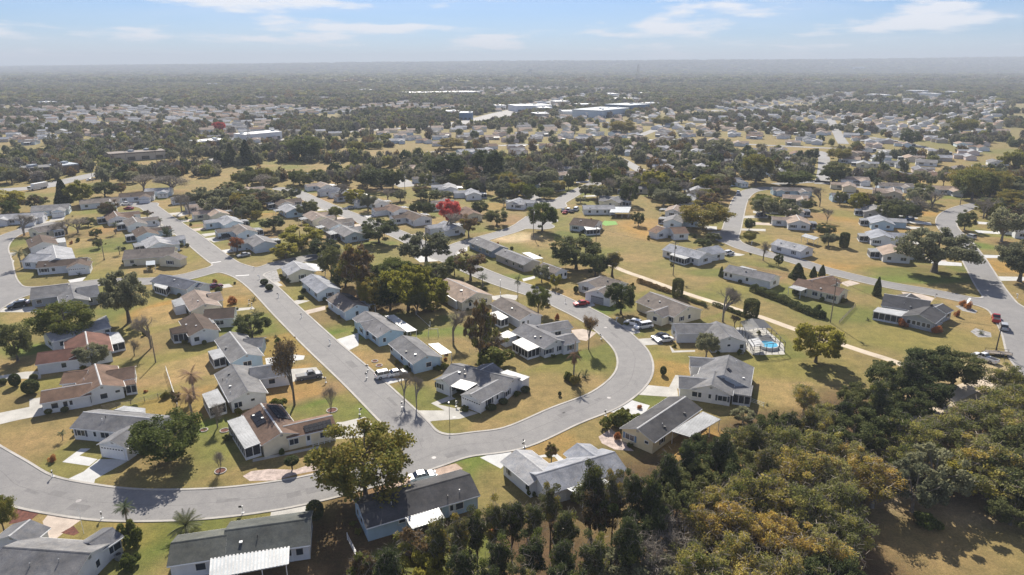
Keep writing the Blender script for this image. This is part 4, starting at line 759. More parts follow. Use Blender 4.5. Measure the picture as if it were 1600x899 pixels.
def house(label, t, roof, wall, blocks, flats=(), feats=(), solar=(), auto=True, group=None, vents=2, world=None, near=True, lap=.37):
    blks = world or [solve(t, q, s=lap) for q in blocks]; A, B = blks[0][:2]; org = ((A[0]+B[0])/2, (A[1]+B[1])/2, 0)
    root = empty('house', org, label, 'house', group); rm, wm = ROOF[roof], WALL[wall]
    HOUSES.append((org[0], org[1], 9)); LOTS.append((org[0], org[1], math.atan2(B[1]-A[1], B[0]-A[0])))
    for i, b in enumerate(blks):
        blks[i] = b = (b[0], b[1], b[2], b[3]+.012*i, b[4]); gable(root, org, b, rm, wm, i == 0, near)
    hit = []
    for ft in feats:
        k, x, y, w = ft[:4]; X, Y = px(t, x, y); r = raycast(blks, X, Y)
        if not r: continue
        _, p, n, hw, off, u, c = r; off = max(-hw+w/2+.15, min(hw-w/2-.15, off)) if hw*2 > w+.3 else 0
        P = np.array(c)+np.array(u)*off; hit.append(P)
        if k == 'w': add_window(root, org, P, n, w)
        elif k == 's': add_window(root, org, P, n, w, shutters=SHUT)
        elif k == 'b': add_window(root, org, P, n, w, shutters=SHUTB)
        elif k == 't': add_window(root, org, P, n, w, z=1.8, h=.6)
        elif k == 'd': add_door(root, org, P, n)
        elif k == 'G': add_garage(root, org, P, n, w)
        elif k == 'D': add_garage(root, org, P, n, w, GD)
        elif k == 'a':   # air conditioner beside the wall
            m = MB(); q = P+np.array(n)*.8; m.box((*q, .4), (.8, .8, .8), math.atan2(n[1], n[0])); m.tube((*q, .8), (*q, .84), .33, .33, 10, 1); m.build('air_conditioner', [STEEL, BLACK], root, org)
    if auto:
        for b in blks:
            for c, n, hw, zt, u in wall_faces(b):
                k = int(hw*2/4.2)
                for i in range(k):
                    P = np.array(c)+np.array(u)*(-hw+hw*2*(i+.5)/k+random.uniform(-.4, .4))
                    if any(np.hypot(*(P-h_)) < 2 for h_ in hit): continue
                    if n[1] > .3 and not near: continue
                    if any(inside(P+np.array(n)*.3, o_) for o_ in blks if o_ is not b): continue
                    if random.random() < .8: add_window(root, org, P, n, random.choice([.9, 1.3, 1.8]), shutters=random.choice([None, None, SHUT]))
    for fl in flats:
        tt, pts, z, st, mk = fl[:5]; P = pts if tt is None else P2(tt, pts, z)
        cover(root, org, P, z, st, ROOF[mk] if mk in ROOF else METAL if mk == 'metal' else 'ribbed' if mk == 'ribbed' else METALG, near)
    for (pts, bi, nx, ny) in solar:
        sg_ = roof_hit(blks[bi], *px(t, sum(p[0] for p in pts)/4, sum(p[1] for p in pts)/4))[4]; hs = [roof_hit(blks[bi], *px(t, *p), sg_) for p in pts]; c = [h_[1] for h_ in hs]
        bk = blks[bi]; uu = Vector((bk[1][0]-bk[0][0], bk[1][1]-bk[0][1], 0)).normalized(); nn3 = Vector((hs[0][2][0], hs[0][2][1], 0)); nor = (nn3*bk[4]+Vector((0, 0, 1))).normalized()
        for i in range(nx):
            for j in range(ny):
                f = lambda a, b: (c[0]*(1-a)*(1-b)+c[1]*a*(1-b)+c[2]*a*b+c[3]*(1-a)*b)
                g_ = .03; a0, a1, b0, b1 = (i+g_)/nx, (i+1-g_)/nx, (j+g_)/ny, (j+1-g_)/ny
                q = [f(a0,b0)+nor*.14, f(a1,b0)+nor*.14, f(a1,b1)+nor*.14, f(a0,b1)+nor*.14]; q2 = [v-nor*.05 for v in q]
                m = MB(); m.add(q+q2, [(0,1,2,3), (7,6,5,4), (0,4,5,1), (1,5,6,2), (2,6,7,3), (3,7,4,0)]); m.build('solar_panel', PANEL, root, org)
    if vents: small_parts(root, org, blks[0], vents)
    return root, blks
def inside(P, b):
    A, B, half, ze, s = b; A = np.array(A); u = np.array(B)-A; L = np.hypot(*u); u /= L; d = np.array(P)-A; return 0 < d.dot(u) < L and abs(d[0]*u[1]-d[1]*u[0]) < half
def thouse(label, x, y, ang, L, W, roof, wall, wing=1, wpos=.25, wl=5.5, ww=6.0, patio=True, group=None, near=False, pmat='metal', garage=True, auto=True):
    """typical house of the estate: main gable along its street, garage wing towards the street (side = wing), screened porch behind"""
    z0 = float(terrain(x, y)); a = math.radians(ang); u = np.array((math.cos(a), math.sin(a))); n = np.array((-u[1], u[0]))*wing; c = np.array((x, y))
    s = .36; W *= .84; ww *= .9; blks = [(tuple(c-u*L/2), tuple(c+u*L/2), W/2, 2.55, s)]
    if wl: w0 = c+u*L*wpos; blks.append((tuple(w0+n*(W/2+wl)), tuple(w0+n*.5), ww/2, 2.55, s))
    if wl and random.random() < .35: w1 = c-u*L*(.32); blks.append((tuple(w1+n*(W/2+wl*.4)), tuple(w1+n*.5), ww/2*.85, 2.55, s))
    fl = []
    if patio: p0 = c-u*L*random.uniform(-.1, .2)-n*(W/2-.3); pl_ = random.uniform(3.5, 6); fl = [(None, [tuple(p0), tuple(p0+u*pl_), tuple(p0+u*pl_-n*3.2), tuple(p0-n*3.2)], 2.3, random.choice(['screen', 'screen', 'open']), pmat)]
    r, b = house(label, None, roof, wall, None, fl, (), (), auto, group, 1, blks, near)
    if garage and wl:
        w0 = c+u*L*wpos; add_garage(r, (c[0], c[1], 0), w0+n*(W/2+wl-.28), n, 4.6, random.choice([GW, GW, GD]))
    if near and wl and garage:
        w0 = c+u*L*wpos; e0 = w0+n*(W/2+wl-.1); e1 = w0+n*(W/2+wl+7.5); m = MB(); m.prism([tuple(e0-u*2.4), tuple(e0+u*2.4), tuple(e1+u*2.7), tuple(e1-u*2.7)], -.1, .0065); m.build('driveway', random.choice([CONC, CONC, CONCW, CONCT]))['kind'] = 'structure'
    if z0 > .05: r.location.z = z0
    return r
# ================================================================ the near houses, one by one
house('grey-roofed white house cut off by the bottom left corner of the view', 'a', 'mid', 'white',
  [(20,697,640,742,500,960),(795,560,625,668,905,605),(212,505,60,625,365,560)], feats=[('w',840,700,2.2),('w',693,827,.8),('a',820,800,0)])
house('long white house with dark green-grey roof and ribbed white porch roof at the bottom edge', 'b', 'green', 'white',
  [(500,582,1112,497,1122,685),(120,672,520,614,105,838)], [('b',[(410,785),(955,703),(948,822),(398,925)],2.4,'open','ribbed')], [('w',1030,725,1.0),('d',960,760,0)])
house('pale blue house with charcoal roof half in shade under the big oak', 'c', 'dark', 'blue',
  [(360,402,1150,183,440,565)], [('c',[(690,495),(922,430),(967,500),(745,572)],2.3,'open','ribbed')], [('w',362,490,1.0),('d',1020,445,0),('w',1075,420,1.3),('t',670,515,1.0),('a',322,565,0)], vents=3)
house('pale house with light blue-grey U-shaped roof behind the dark pines', 'd', 'light', 'white',
  [(465,420,962,275,1025,355),(345,250,530,395,240,318),(725,210,850,300,632,270)], [('d',[(650,490),(850,425),(960,470),(760,555)],2.3,'open','ribbed')], [('w',297,380,1.2),('w',420,480,1.2),('w',305,440,1.0)])
house('cream yellow house with dark shingle roof and white flat porch roof by the road bend', 'h', 'dark', 'yellow',
  [(780,520,1085,318,885,605)], [('h',[(995,542),(1190,420),(1302,462),(1112,572)],2.4,'open','metal')], [('b',735,575,1.9),('t',840,603,.8)], vents=3)
house('white house with grey cross-gabled roof and two left wings at the field edge', 'h', 'mid', 'white',
  [(1322,180,1355,55,1500,250),(1245,248,1267,160,1380,300),(1040,197,1230,212,1030,265),(1108,80,1290,92,1105,128)], [('h',[(1378,268),(1505,255),(1493,318),(1378,300)],2.4,'screen','mid')], [('w',1130,295,1.2),('d',1235,312,0),('s',1315,315,1.8),('w',1170,312,.8)], solar=[([(1335,148),(1350,142),(1372,160),(1358,168)],0,1,1)])
house('white house with grey roof beside the blue swimming pool', 'm', 'mid', 'white',
  [(705,628,595,508,868,700),(262,548,570,548,290,608)], feats=[('t',690,728,.8),('w',790,730,1.0),('w',590,735,1.2),('a',780,765,0)])
house('off-white house with brown-grey roof and front gable next to the two white vans', 'm', 'greybrown', 'cream',
  [(78,272,385,388,0,372),(110,432,262,375,167,487)], feats=[('s',235,500,1.0),('s',325,490,.8),('w',385,468,1.0)])
house('white house with light brown roof and long garage wing above the curved bottom road', 'e', 'brown', 'white',
  [(790,308,740,142,985,338),(322,368,718,302,335,452),(500,224,690,206,505,300),(1055,180,830,216,1068,255)], [('e',[(965,268),(1045,262),(1062,300),(975,312)],2.3,'screen','brown')], [('w',425,460,1.2),('w',510,455,.8),('d',555,447,0),('s',705,410,1.2),('t',920,367,.9)])
house('white house with red-brown roof partly behind a grey-green tree', 'i', 'red', 'white',
  [(690,725,665,588,885,745),(298,788,640,742,300,850)], [('i',[(830,602),(925,600),(972,668),(862,694)],2.3,'screen','metal')], [('w',500,860,1.0)])
house('white house with grey roof and double garage in front, white driveway down to the curve', 'e', 'mid', 'white',
  [(650,522,1255,578,545,635),(860,745,1072,605,990,808)], [('e',[(890,512),(965,480),(1135,492),(1130,525)],2.5,'box','metal')], [('G',868,848,4.6),('s',630,670,1.6),('d',745,710,0),('w',820,702,1.8)])
house('cream house with brown roof carrying three solar arrays', 'f', 'brown', 'cream',
  [(1000,685,835,452,840,760),(1395,545,1010,632,1440,635)], [('f',[(705,555),(835,770),(710,808),(573,590)],2.4,'screen','metal')], [('w',1060,748,1.6),('w',1330,690,1.5),('d',1210,740,0)],
  solar=[([(755,552),(832,510),(885,598),(812,638)],0,2,3),([(880,466),(960,470),(1075,580),(968,570)],0,2,4),([(1165,632),(1380,577),(1392,632),(1185,683)],1,6,2)], vents=2)
house('white house with stepped grey roof and white porch above the solar-panel house', 'f', 'mid', 'white',
  [(737,358,610,145,588,442),(1050,135,745,180,1012,235)], [('f',[(500,345),(565,450),(430,490),(377,382)],2.3,'screen','metal')], [('w',660,458,1.5),('t',775,427,.8)], vents=5)
house('pale blue house with grey roof and small square white porch', 'j', 'mid', 'blue',
  [(727,765,592,590,600,835),(862,655,700,665,865,710)], [('j',[(515,730),(560,790),(465,812),(423,745)],2.3,'screen','metal')])
house('white house with dark brown roof and black-screened brown porch', 'j', 'umber', 'white',
  [(393,568,308,447,270,618),(640,430,400,450,650,482)], [('j',[(240,545),(272,602),(148,612),(120,570)],2.5,'screen','umber'),('j',[(430,485),(480,530),(400,532),(362,490)],2.6,'open','metal')], [('w',335,635,1.2)])
house('cream house with tan roof and small white lean-to on its left', 'j', 'tan', 'cream',
  [(403,372,318,262,288,440),(525,303,420,320,540,345)], [('j',[(222,330),(250,385),(165,400),(138,350)],2.4,'box','metal')])
house('pale house with slate-blue roof beside the orange lawn at the crossroads', 'j', 'slate', 'pale',
  [(50,143,333,206,240,263),(338,205,400,218,412,262)], [('j',[(20,205),(120,235),(95,262),(0,232)],2.3,'screen','metal')])
house('dark grey-walled house with dark roof behind the black and white cars', 'i', 'mid', 'grey',
  [(578,332,548,225,697,345),(248,290,540,255,262,338),(768,262,600,288,772,312)])
house('long white house half hidden under the spreading olive-leaved tree', 'i', 'light', 'white',
  [(330,505,800,395,858,512)], [('i',[(830,470),(855,515),(762,527),(752,500)],2.4,'box','metal')], [('w',375,615,2.2),('w',475,608,1.0),('w',830,542,1.1)])
house('white house with dark roof and garage facing the cross street on the left', 'i', 'umber', 'white',
  [(300,62,692,32,285,95),(603,60,625,22,690,110)], feats=[('G',600,145,4.8),('s',345,117,1.8),('w',420,120,1.0)])
# estate corner and middle row
house('white corner house with white carport roof at the junction of the two streets', 'F', 'mid', 'white',
  [(705,248,1310,392,600,330),(890,530,1160,388,1005,605),(615,385,785,300,700,450),(1110,230,975,304,1245,293)],
  [('F',[(803,395),(957,436),(850,495),(703,453)],2.5,'open','metal'),('F',[(1168,335),(1245,305),(1462,365),(1392,402)],2.6,'box','metal')],
  [('G',895,618,4.9),('s',585,450,1.5),('s',1075,600,1.3),('s',1248,505,1.6),('d',1150,565,0)], vents=4)
house('pale blue house with dark grey roof beside the parked white SUV', 'F', 'mid', 'blue', [(234,-32,480,163,365,243)], [('F',[(485,55),(582,45),(715,130),(612,150)],2.4,'open','metal')], [('w',130,95,1.4)])
house('light blue house with grey roof and long white carport behind it', 'B', 'grey', 'blue', [(322,290,650,522,478,615),(258,455,425,420,305,535)], [('B',[(570,360),(680,345),(972,530),(850,552)],2.5,'open','metal')], [('w',345,560,1.0),('w',560,560,.8)])
house('white house with mottled brown-grey roof and tree shadow across it', 'A', 'greybrown', 'pale', [(1025,458,1262,612,1088,695)], [('A',[(1285,575),(1420,560),(1490,600),(1400,625)],2.4,'open','greymetal')], solar=[([(1040,455),(1170,480),(1290,550),(1210,560)],0,4,3)])
house('light grey-roofed pale house, second from the junction, right of the main street', 'A', 'light', 'pale', [(690,225,910,390,770,475)], feats=[('w',670,430,1.0),('w',590,400,1.0)])
house('pale green-white house with light grey roof on the junction by the gravel bed', 'A', 'light', 'cream', [(465,60,570,160,388,236)], [('A',[(610,90),(870,128),(862,182),(740,192)],2.5,'open','metal')], [('w',335,220,1.2),('w',385,260,1.0)])
house('cream house with tan roof beside the clump of big trees', 'C', 'tan', 'cream', [(145,112,530,292,700,315),(505,240,395,330,350,350)], [('C',[(150,345),(300,330),(345,345),(265,410)],2.4,'box','greymetal')], vents=4)
house('white house with dark brown roof below the tall fan palm', 'D', 'greybrown', 'white', [(345,35,720,238,570,325)], [('D',[(305,218),(437,295),(342,325),(188,240)],2.3,'screen','metal')], [('w',622,350,.9),('w',680,340,.5)])
house('white house with grey roof, black-screened porch and small shed on the curve', 'D', 'grey', 'white', [(630,360,1045,568,855,668),(1180,337,800,405,1243,415),(1245,492,1040,540,1325,595)],
  [('D',[(612,553),(832,665),(680,712),(478,600)],2.3,'screen','metal'),('D',[(430,462),(545,520),(398,560),(308,505)],2.2,'box','metal')], [('s',940,695,1.9),('s',1088,655,1.3)])
house('slate blue house with grey roof near the cul-de-sac', 'E', 'grey', 'slate', [(200,78,495,198,375,262)])
house('brown-grey house with grey roof and white rear porch', 'E', 'grey', 'taupe', [(530,232,895,372,790,437)], [('E',[(765,290),(852,280),(1032,350),(920,362)],2.4,'open','metal')])
house('white house with brown-grey roof and blank gable behind the grey-green tree', 'E', 'greybrown', 'white', [(1030,400,1262,482,1512,562)], feats=[('w',1320,615,1.0),('t',1450,590,.7)])
house('white house with dark-doored garage beside the red car', 'l', 'greybrown', 'white', [(985,155,1150,205,1085,255),(965,268,1040,232,1052,345),(885,200,985,162,960,255)], feats=[('D',965,330,4.2),('s',873,238,1.2)])
house('white house with pale grey roof and black-screened porch beside the open field', 'm', 'grey', 'white', [(700,0,1075,78,1003,162)], [('m',[(800,83),(912,115),(850,132),(745,95)],2.3,'screen','metal')], [('w',675,100,.9),('w',715,105,.9)])
house('tan house with brown roof and rows of windows behind the long hedge', 'm', 'brown', 'cream', [(1235,168,1600,250,1330,262),(1500,152,1335,188,1555,215)], [('m',[(1205,233),(1305,260),(1255,275),(1158,245)],2.4,'open','metal')], [('w',1290,305,.8),('w',1350,320,.8),('w',1370,330,.8),('w',1410,330,.6)])
house('dark slate-walled house with charcoal roof and white ribbed porch on the corner lot', 'n', 'dark', 'grey', [(500,335,865,393,378,372),(780,457,868,392,912,525),(715,292,640,348,808,345),(965,372,905,400,1065,418)],
  [('n',[(460,405),(690,440),(660,476),(420,432)],2.4,'screen','metal')], [('w',698,518,.9),('w',737,524,.9),('w',775,530,.9),('w',815,537,.9),('w',853,543,.9)])
house('brown gable-fronted house with white walls at the head of the open field', 'u', 'brown', 'white', [(200,505,130,485,300,575),(230,500,350,495,375,525)])
house('long white house with pale roof and dark porch behind the utility pole', 'u', 'light', 'white', [(230,608,520,680,165,650),(610,628,500,645,655,675)], [('u',[(270,672),(408,708),(350,725),(232,690)],2.3,'screen','metal')])
house('pale-roofed white house with two front gables on the street corner', 'u', 'light', 'white', [(1085,485,1325,540,1190,602)], [('u',[(1290,530),(1395,560),(1360,575),(1260,545)],2.4,'open','metal')], [('w',1280,600,.9)])
house('brown-roofed long house with blue awning beside the main street', 'q', 'greybrown', 'cream', [(975,688,1372,660,935,735),(1310,690,1370,665,1400,735)], [('q',[(1140,745),(1210,740),(1210,768),(1140,772)],2.1,'open','greymetal')])
house('broad pale house with grey roof on the left street', 'q', 'light', 'white', [(440,715,412,612,588,712),(235,690,440,700,232,748)], feats=[('w',280,735,1.0),('w',395,718,.8)])
house('white house with dark brown roof patch left of the bare trees', 'q', 'umber', 'white', [(335,590,305,530,215,615),(430,540,320,560,440,560)], [('q',[(430,570),(505,560),(515,590),(440,598)],2.3,'box','metal')])
house('low grey-roofed house with covered porch behind the bare brown trees', 'q', 'greybrown', 'cream', [(255,500,480,458,248,530)], [('q',[(400,480),(480,470),(500,500),(420,515)],2.3,'screen','greymetal')])
house('white house with dark striped roof behind the cul-de-sac tree', 't', 'umber', 'white', [(680,410,880,430,650,492)], [('t',[(760,475),(850,468),(890,490),(780,498)],2.3,'screen','metal')], [('w',590,490,.9)])
house('white house with pale roof and flat grey carport beyond the cul-de-sac', 't', 'light', 'white', [(750,312,1000,312,770,336)], [('t',[(980,320),(1130,320),(1110,362),(960,360)],2.5,'open','greymetal')], [('w',805,370,1.2),('w',865,370,1.0),('w',925,372,1.0)])

def T(label, t, x, y, ang, L, W, roof, wall, wing=1, **k):
    g = G(*px(t, x, y), 2.5); k.setdefault('near', g[1] < 330); return thouse(label, g[0], g[1], ang, L, W, roof, wall, wing, **k)
TH = [
 ('white-roofed house at the far left edge above the left street','q',165,395,20,18,10,'light','white',-1),
 ('pale house with front gable left of the main street end','q',400,330,25,15,11,'grey','pale',-1),
 ('grey-roofed house with a long white wall near the main street end','q',780,275,30,17,10,'greybrown','white',-1),
 ('dark-roofed house with dark porch at the very top of the main street','q',1070,228,22,16,10,'umber','white',-1),
 ('small pale house half hidden by the wide bare tree above the main street','q',1240,190,15,13,9,'light','pale',-1),
 ('brown-roofed house with white lean-to, topmost on the left of the main street','q',905,395,125,13,10,'brown','white',-1),
 ('narrow dark-roofed house second from the top on the left of the main street','q',1055,440,125,13,9.5,'greybrown','white',-1),
 ('grey-fronted house, third down on the left of the main street','q',1135,520,125,13,10,'umber','pale',-1),
 ('light grey-roofed house just above the long brown-roofed one on the left of the main street','q',1225,600,125,13,11,'light','pale',-1),
 ('dark-roofed white house at the top on the right of the main street','r',310,250,125,12,10,'mid','white',1),
 ('pinkish house with tan roof, second down on the right of the main street','r',440,310,125,14,11,'tan','pink',1),
 ('tan-roofed house with dark shrubs in front, third down on the right of the main street','r',495,365,125,13,10,'tan','cream',1),
 ('light blue-grey roofed house, fourth down on the right of the main street','r',595,430,125,14,10,'light','pale',1),
 ('grey-brown roofed house behind the orange tree','r',700,500,125,13,10,'greybrown','pale',1),
 ('pale house with grey roof above the junction behind the silver car','r',835,590,125,13,10.5,'grey','pale',1),
 ('small white house with pale roof at the end of the second street','r',735,190,122,12,9,'tan','white',-1),
 ('white house with brown roof beside the second street end','r',850,235,122,12,9.5,'umber','white',-1),
 ('brown-roofed house with porch, third down on the left of the second street','r',1010,285,123,12,9.5,'umber','pink',-1),
 ('light blue house with pale roof above the big round dark bush','r',1070,335,123,14,10,'light','blue',-1),
 ('tan-roofed house behind the yellow-green trees on the second street','r',1270,395,123,14,10,'tan','cream',-1),
 ('grey-roofed house left of the magnolia on the second street','r',1400,455,123,14,10,'greybrown','white',-1),
 ('light-roofed house right behind the magnolia','r',1520,515,123,14,10,'grey','pale',-1),
 ('tan-roofed white house first on the right of the second street','s',130,150,123,12,9,'tan','white',1),
 ('white house with solar-dark roof second on the right of the second street','s',235,190,123,12,9,'slate','white',1),
 ('brown-roofed white house third on the right of the second street','s',375,230,123,12,10,'umber','white',1),
 ('white house with two-tone roof fourth on the right of the second street','s',540,275,123,14,9.5,'grey','white',1),
 ('brown-roofed white house fifth on the right of the second street','s',690,335,123,13,10,'brown','white',1),
 ('white house with dark brown roof beside the red tree','s',850,395,123,14,11,'umber','white',1),
 ('pale house under thin trees right of the red tree','s',1120,470,123,12,9,'light','white',1),
 ('grey-roofed house with white porch above the red tree','s',960,95,110,13,10,'greybrown','white',1),
 ('pale-roofed house between the dark trees above the red tree','s',1110,165,100,14,10,'light','white',1),
 ('light-roofed house left of the palm tuft near the cul-de-sac','s',1290,210,100,13,10,'light','white',1),
 ('white house with grey roof behind the cul-de-sac on the left','t',230,280,70,10,9,'light','white',-1),
 ('light blue house with tan roof on the dark lawn','t',480,150,35,13,9,'tan','blue',1),
 ('long tan-roofed house behind the pale blue one','t',600,60,40,15,9,'tan','pale',1),
 ('white house with grey roof in front of the bushy tree by the short street','t',1010,265,60,13,10,'grey','cream',1),
 ('dark-roofed house behind the round tree by the short street','t',1100,110,60,12,9,'umber','tan',1),
 ('light-roofed house at the top of the far court','u',430,125,68,13,11,'light','pale',-1),
 ('white-roofed house second down in the far court','u',440,190,68,13,11,'light','white',-1),
 ('white-roofed house third down in the far court','u',370,250,68,13,10,'light','white',-1),
 ('white house with tan roof fourth down in the far court','u',270,340,68,11,9,'tan','white',-1),
 ('grey-roofed house with skylight just above the brown gable-fronted one','u',270,420,68,11,10,'grey','pale',-1),
 ('low violet-grey house at the end of the far court','u',690,115,20,16,10,'slate','pale',-1),
 ('long white-fronted house right of the far court','u',1180,185,-8,20,9,'greybrown','blue',-1),
 ('pale house behind the round dark tree in the far court','u',1210,245,-20,12,9,'tan','cream',-1),
 ('white house with brown wing roof and two porches right of the far court','u',1200,340,75,12,10,'tan','white',1),
 ('white house with pale roof beside the dome-shaped bush','u',1230,430,75,12,11,'tan','white',1),
 ('white house with pale porch at the head of the right-hand street','v',620,285,-15,15,9,'grey','pale',-1),
 ('sage house with grey roof on the right-hand street','v',430,345,70,12,12,'grey','taupe',-1),
 ('blue-grey house with light roof, third up on the right-hand street','v',480,430,72,12,11,'light','blue',-1),
 ('white house with light roof and small porch, second up on the right-hand street','v',480,545,74,12,11,'light','white',-1),
 ('white house with tan gabled roof behind the great oak','v',580,670,74,11,11,'tan','white',-1),
 ('white bungalow with tan roof at the street corner on the far right','v',960,175,-10,17,10,'tan','white',-1),
 ('pale house behind the bare thicket on the right','v',590,150,-12,18,9,'greybrown','pale',-1),
 ('tan-roofed bungalow beyond the round dark oak','v',270,100,-10,16,9,'tan','white',-1),
 ('light blue house with grey roof among dark trees on the right','v',230,235,-12,17,10,'grey','blue',-1),
 ('light-roofed house at the very top of the right-hand lots','v',370,45,-20,14,9,'light','white',-1),
 ('brown-roofed house cut off by the right edge','v',1620,430,70,12,10,'brown','tan',1),
 ('white-walled house beyond the vans and the grey gravel by the right edge','v',1640,500,70,12,10,'mid','white',1),
 ('pale-roofed house left of the olive trees on the field','x',300,455,15,13,9,'light','pale',-1),
 ('tan-roofed house by the parking area beyond the field','x',960,405,20,12,9,'tan','tan',-1),
 ('light blue-roofed house between two big oaks beyond the field','x',1310,305,30,14,10,'light','blue',-1)]
for a in TH: T(*a)
# distant estates: every house on its own lot, kept out of the fields and roads
OPEN = [('x',700,320,75,26),('x',1000,300,45,16),('w',1100,370,40,14),('w',250,20,110,16),('y',1350,240,50,16),('z',130,285,50,14),('t',1250,450,20,60),('u',1500,420,16,30),('_',462,266,50,34),('_',600,246,26,14),('_',240,258,42,14),('_',330,280,24,10)]
OPENW = [(*G(*px(o[0], o[1], o[2])), o[3], o[4]) for o in OPEN]
STREETS = []
for s_ in ('1284,288 1288,262 1285,240 1270,236','1294,178 1302,195 1312,215 1318,225','1210,288 1283,284 1340,292 1400,300','1010,272 975,252 962,246','962,250 900,232 830,226 780,228','-20,299 60,293 100,284 165,270 225,266 300,256 340,249 420,240','150,244 262,240 330,236 400,227 470,214',
           '470,214 560,205 700,196 745,190 790,178 840,166 900,152 960,141 1010,133','600,268 618,280 640,292','600,250 640,246 690,236','1150,225 1300,232 1420,236','1360,215 1420,225 1480,240','1100,196 1180,172 1240,160','1000,212 1070,186 1120,172'):
    STREETS += [tuple(p) for p in catmull(pl(s_), 8)]
STR = np.array(STREETS); RPT = np.array([(p[0], p[1]) for p in ROADPTS])
def free(x, y, hr=15, road=12, trees=False):
    for ox, oy, ax, ay in OPENW:
        if ((x-ox)/ax)**2+((y-oy)/ay)**2 < 1: return False
    if np.hypot(STR[:, 0]-x, STR[:, 1]-y).min() < road: return False
    if np.hypot(RPT[:, 0]-x, RPT[:, 1]-y).min() < road: return False
    for hx, hy, r_ in HOUSES:
        if abs(hx-x) < hr+4 and math.hypot(hx-x, hy-y) < hr: return False
    return True
def zone(x, y):                           # what part of the far view a point belongs to
    az = x/y
    if y < 620: return ('right' if az > .22 else 'mid' if az > -.1 else 'left')
    return 'far'
FG = {'right': ('pale-roofed bungalow in the hazy rows on the right, beyond the nearer streets', 'bungalow rows beyond the right-hand streets'),
      'mid': ('low roof glimpsed between the big trees in the middle distance', 'houses between the mid-distance trees'),
      'left': ('hazy grey-roofed house in the estate beyond the highway on the left', 'houses of the estate beyond the highway'),
      'far': ('tiny hazy house roof far behind the tree belts', 'tiny house roofs far behind')}
ORD = ['nearest','second nearest','third nearest','fourth nearest','fifth nearest','sixth nearest','seventh nearest','eighth nearest','ninth nearest','tenth nearest','eleventh nearest','twelfth nearest','thirteenth nearest','fourteenth nearest']
BINS = [(-.5,'at the far left'),(-.33,'left of the golden field'),(-.18,'behind the golden field'),(-.06,'above the red maple'),(.06,'above the two cul-de-sacs'),(.17,'in line with the radio mast'),(.3,'above the far court'),(.43,'above the right-hand street'),(.58,'towards the right edge'),(9,'at the far right edge')]
FCNT = {}
BELT = lambda x, y: float(vnoise(np.array(x), np.array(y), 160, 71)*.7+vnoise(np.array(x*.35), np.array(y), 70, 72)*.3)
def estate(x, y):                         # where roofs outnumber trees
    az = x/y
    if az < -.33 and 620 < y < 1700: return True
    if az > .06 and y > 330: return BELT(x, y) < .68
    if y > 1500: return BELT(x, y) < .6
    return BELT(x, y) < (.52 if y > 600 else .38)
def far_label(what, look, x, y):
    b = next(t_ for l_, t_ in BINS if x/y < l_); k = (what, look, b); n_ = FCNT[k] = FCNT.get(k, -1)+1
    return 'hazy %s %s %s, %s one' % (look, what, b, ORD[min(n_, 13)])
cand = []; 
for gy in list(np.arange(300, 2300, 27))+list(np.arange(2300, 4300, 45)):
    for gx in np.arange(-gy*.76, gy*.76, 23.5):
        ang = 68 if gx > .05*gy else 18
        x = gx+random.uniform(-3, 3)+8*math.sin(gy*.02); y = gy+random.uniform(-3, 3)+.12*gx
        if y < 285: continue
        dens = float(vnoise(np.array(x), np.array(y), 140, 33)); az = x/y
        if az < -.12 and 300 < y < 600: continue
        need = .10 if estate(x, y) else .7
        if dens < need: continue
        cand.append((y, x, ang))
cand.sort(); indiv = 0; FARH = []
RK = ['light','light','grey','tan','tan','greybrown','mid','brown','light']; WK = ['white','white','pale','cream','tan','pink']
for y, x, ang in cand:
    if not free(x, y, 19 if y < 900 else 12): continue
    ang += random.choice([0, 90])*(random.random() < .3)+random.uniform(-6, 6)
    if indiv < 225:
        rk_ = random.choice(RK); lab = far_label('house', dict(light='pale-roofed', grey='grey-roofed', tan='tan-roofed', greybrown='grey-brown roofed', mid='dark grey-roofed', brown='brown-roofed')[rk_], x, y); grp = 'small houses of the hazy middle distance'; indiv += 1
        thouse(lab, x, y, ang, random.uniform(11, 15), random.uniform(8.5, 10.5), rk_, random.choice(WK), random.choice([1, -1]), group=grp, near=False, patio=random.random() < .4, garage=y < 420, auto=y < 480)
    elif len(FARH) < 5200: FARH.append((x, y, ang)); 
    if indiv >= 225 and y < 1500: HOUSES.append((x, y, 8))
fw = MB()
for x, y, ang in FARH:
    a = math.radians(ang); L = random.uniform(11, 16); W = random.uniform(8, 11); z = float(terrain(x, y)); u = (math.cos(a), math.sin(a)); n = (-u[1], u[0]); w = random.randrange(2); rk = 2+random.choice([0,0,1,1,2,3,4]); ze = 2.6; zr = ze+W/2*.32
    f = lambda s, k, h: (x+u[0]*s+n[0]*k, y+u[1]*s+n[1]*k, z+h); l2, w2 = L/2, W/2
    fw.add([f(-l2+.3,-w2+.4,-.3),f(l2-.3,-w2+.4,-.3),f(l2-.3,w2-.4,-.3),f(-l2+.3,w2-.4,-.3),f(-l2+.3,-w2+.4,ze),f(l2-.3,-w2+.4,ze),f(l2-.3,w2-.4,ze),f(-l2+.3,w2-.4,ze),f(-l2+.3,0,zr-.1),f(l2-.3,0,zr-.1)], [(0,1,5,4),(2,3,7,6),(1,2,6,9,5),(3,0,4,8,7)], w)
    fw.add([f(-l2,-w2,ze-.05),f(l2,-w2,ze-.05),f(l2,0,zr),f(-l2,0,zr),f(l2,w2,ze-.05),f(-l2,w2,ze-.05)], [(0,1,2,3),(3,2,4,5)], rk)
tag(fw.build('distant_houses', [WALL['white'], WALL['cream'], ROOF['light'], ROOF['tan'], ROOF['grey'], ROOF['brown'], ROOF['mid']]), 'roofs of the far estates fading into the haze', 'houses', kind='stuff')

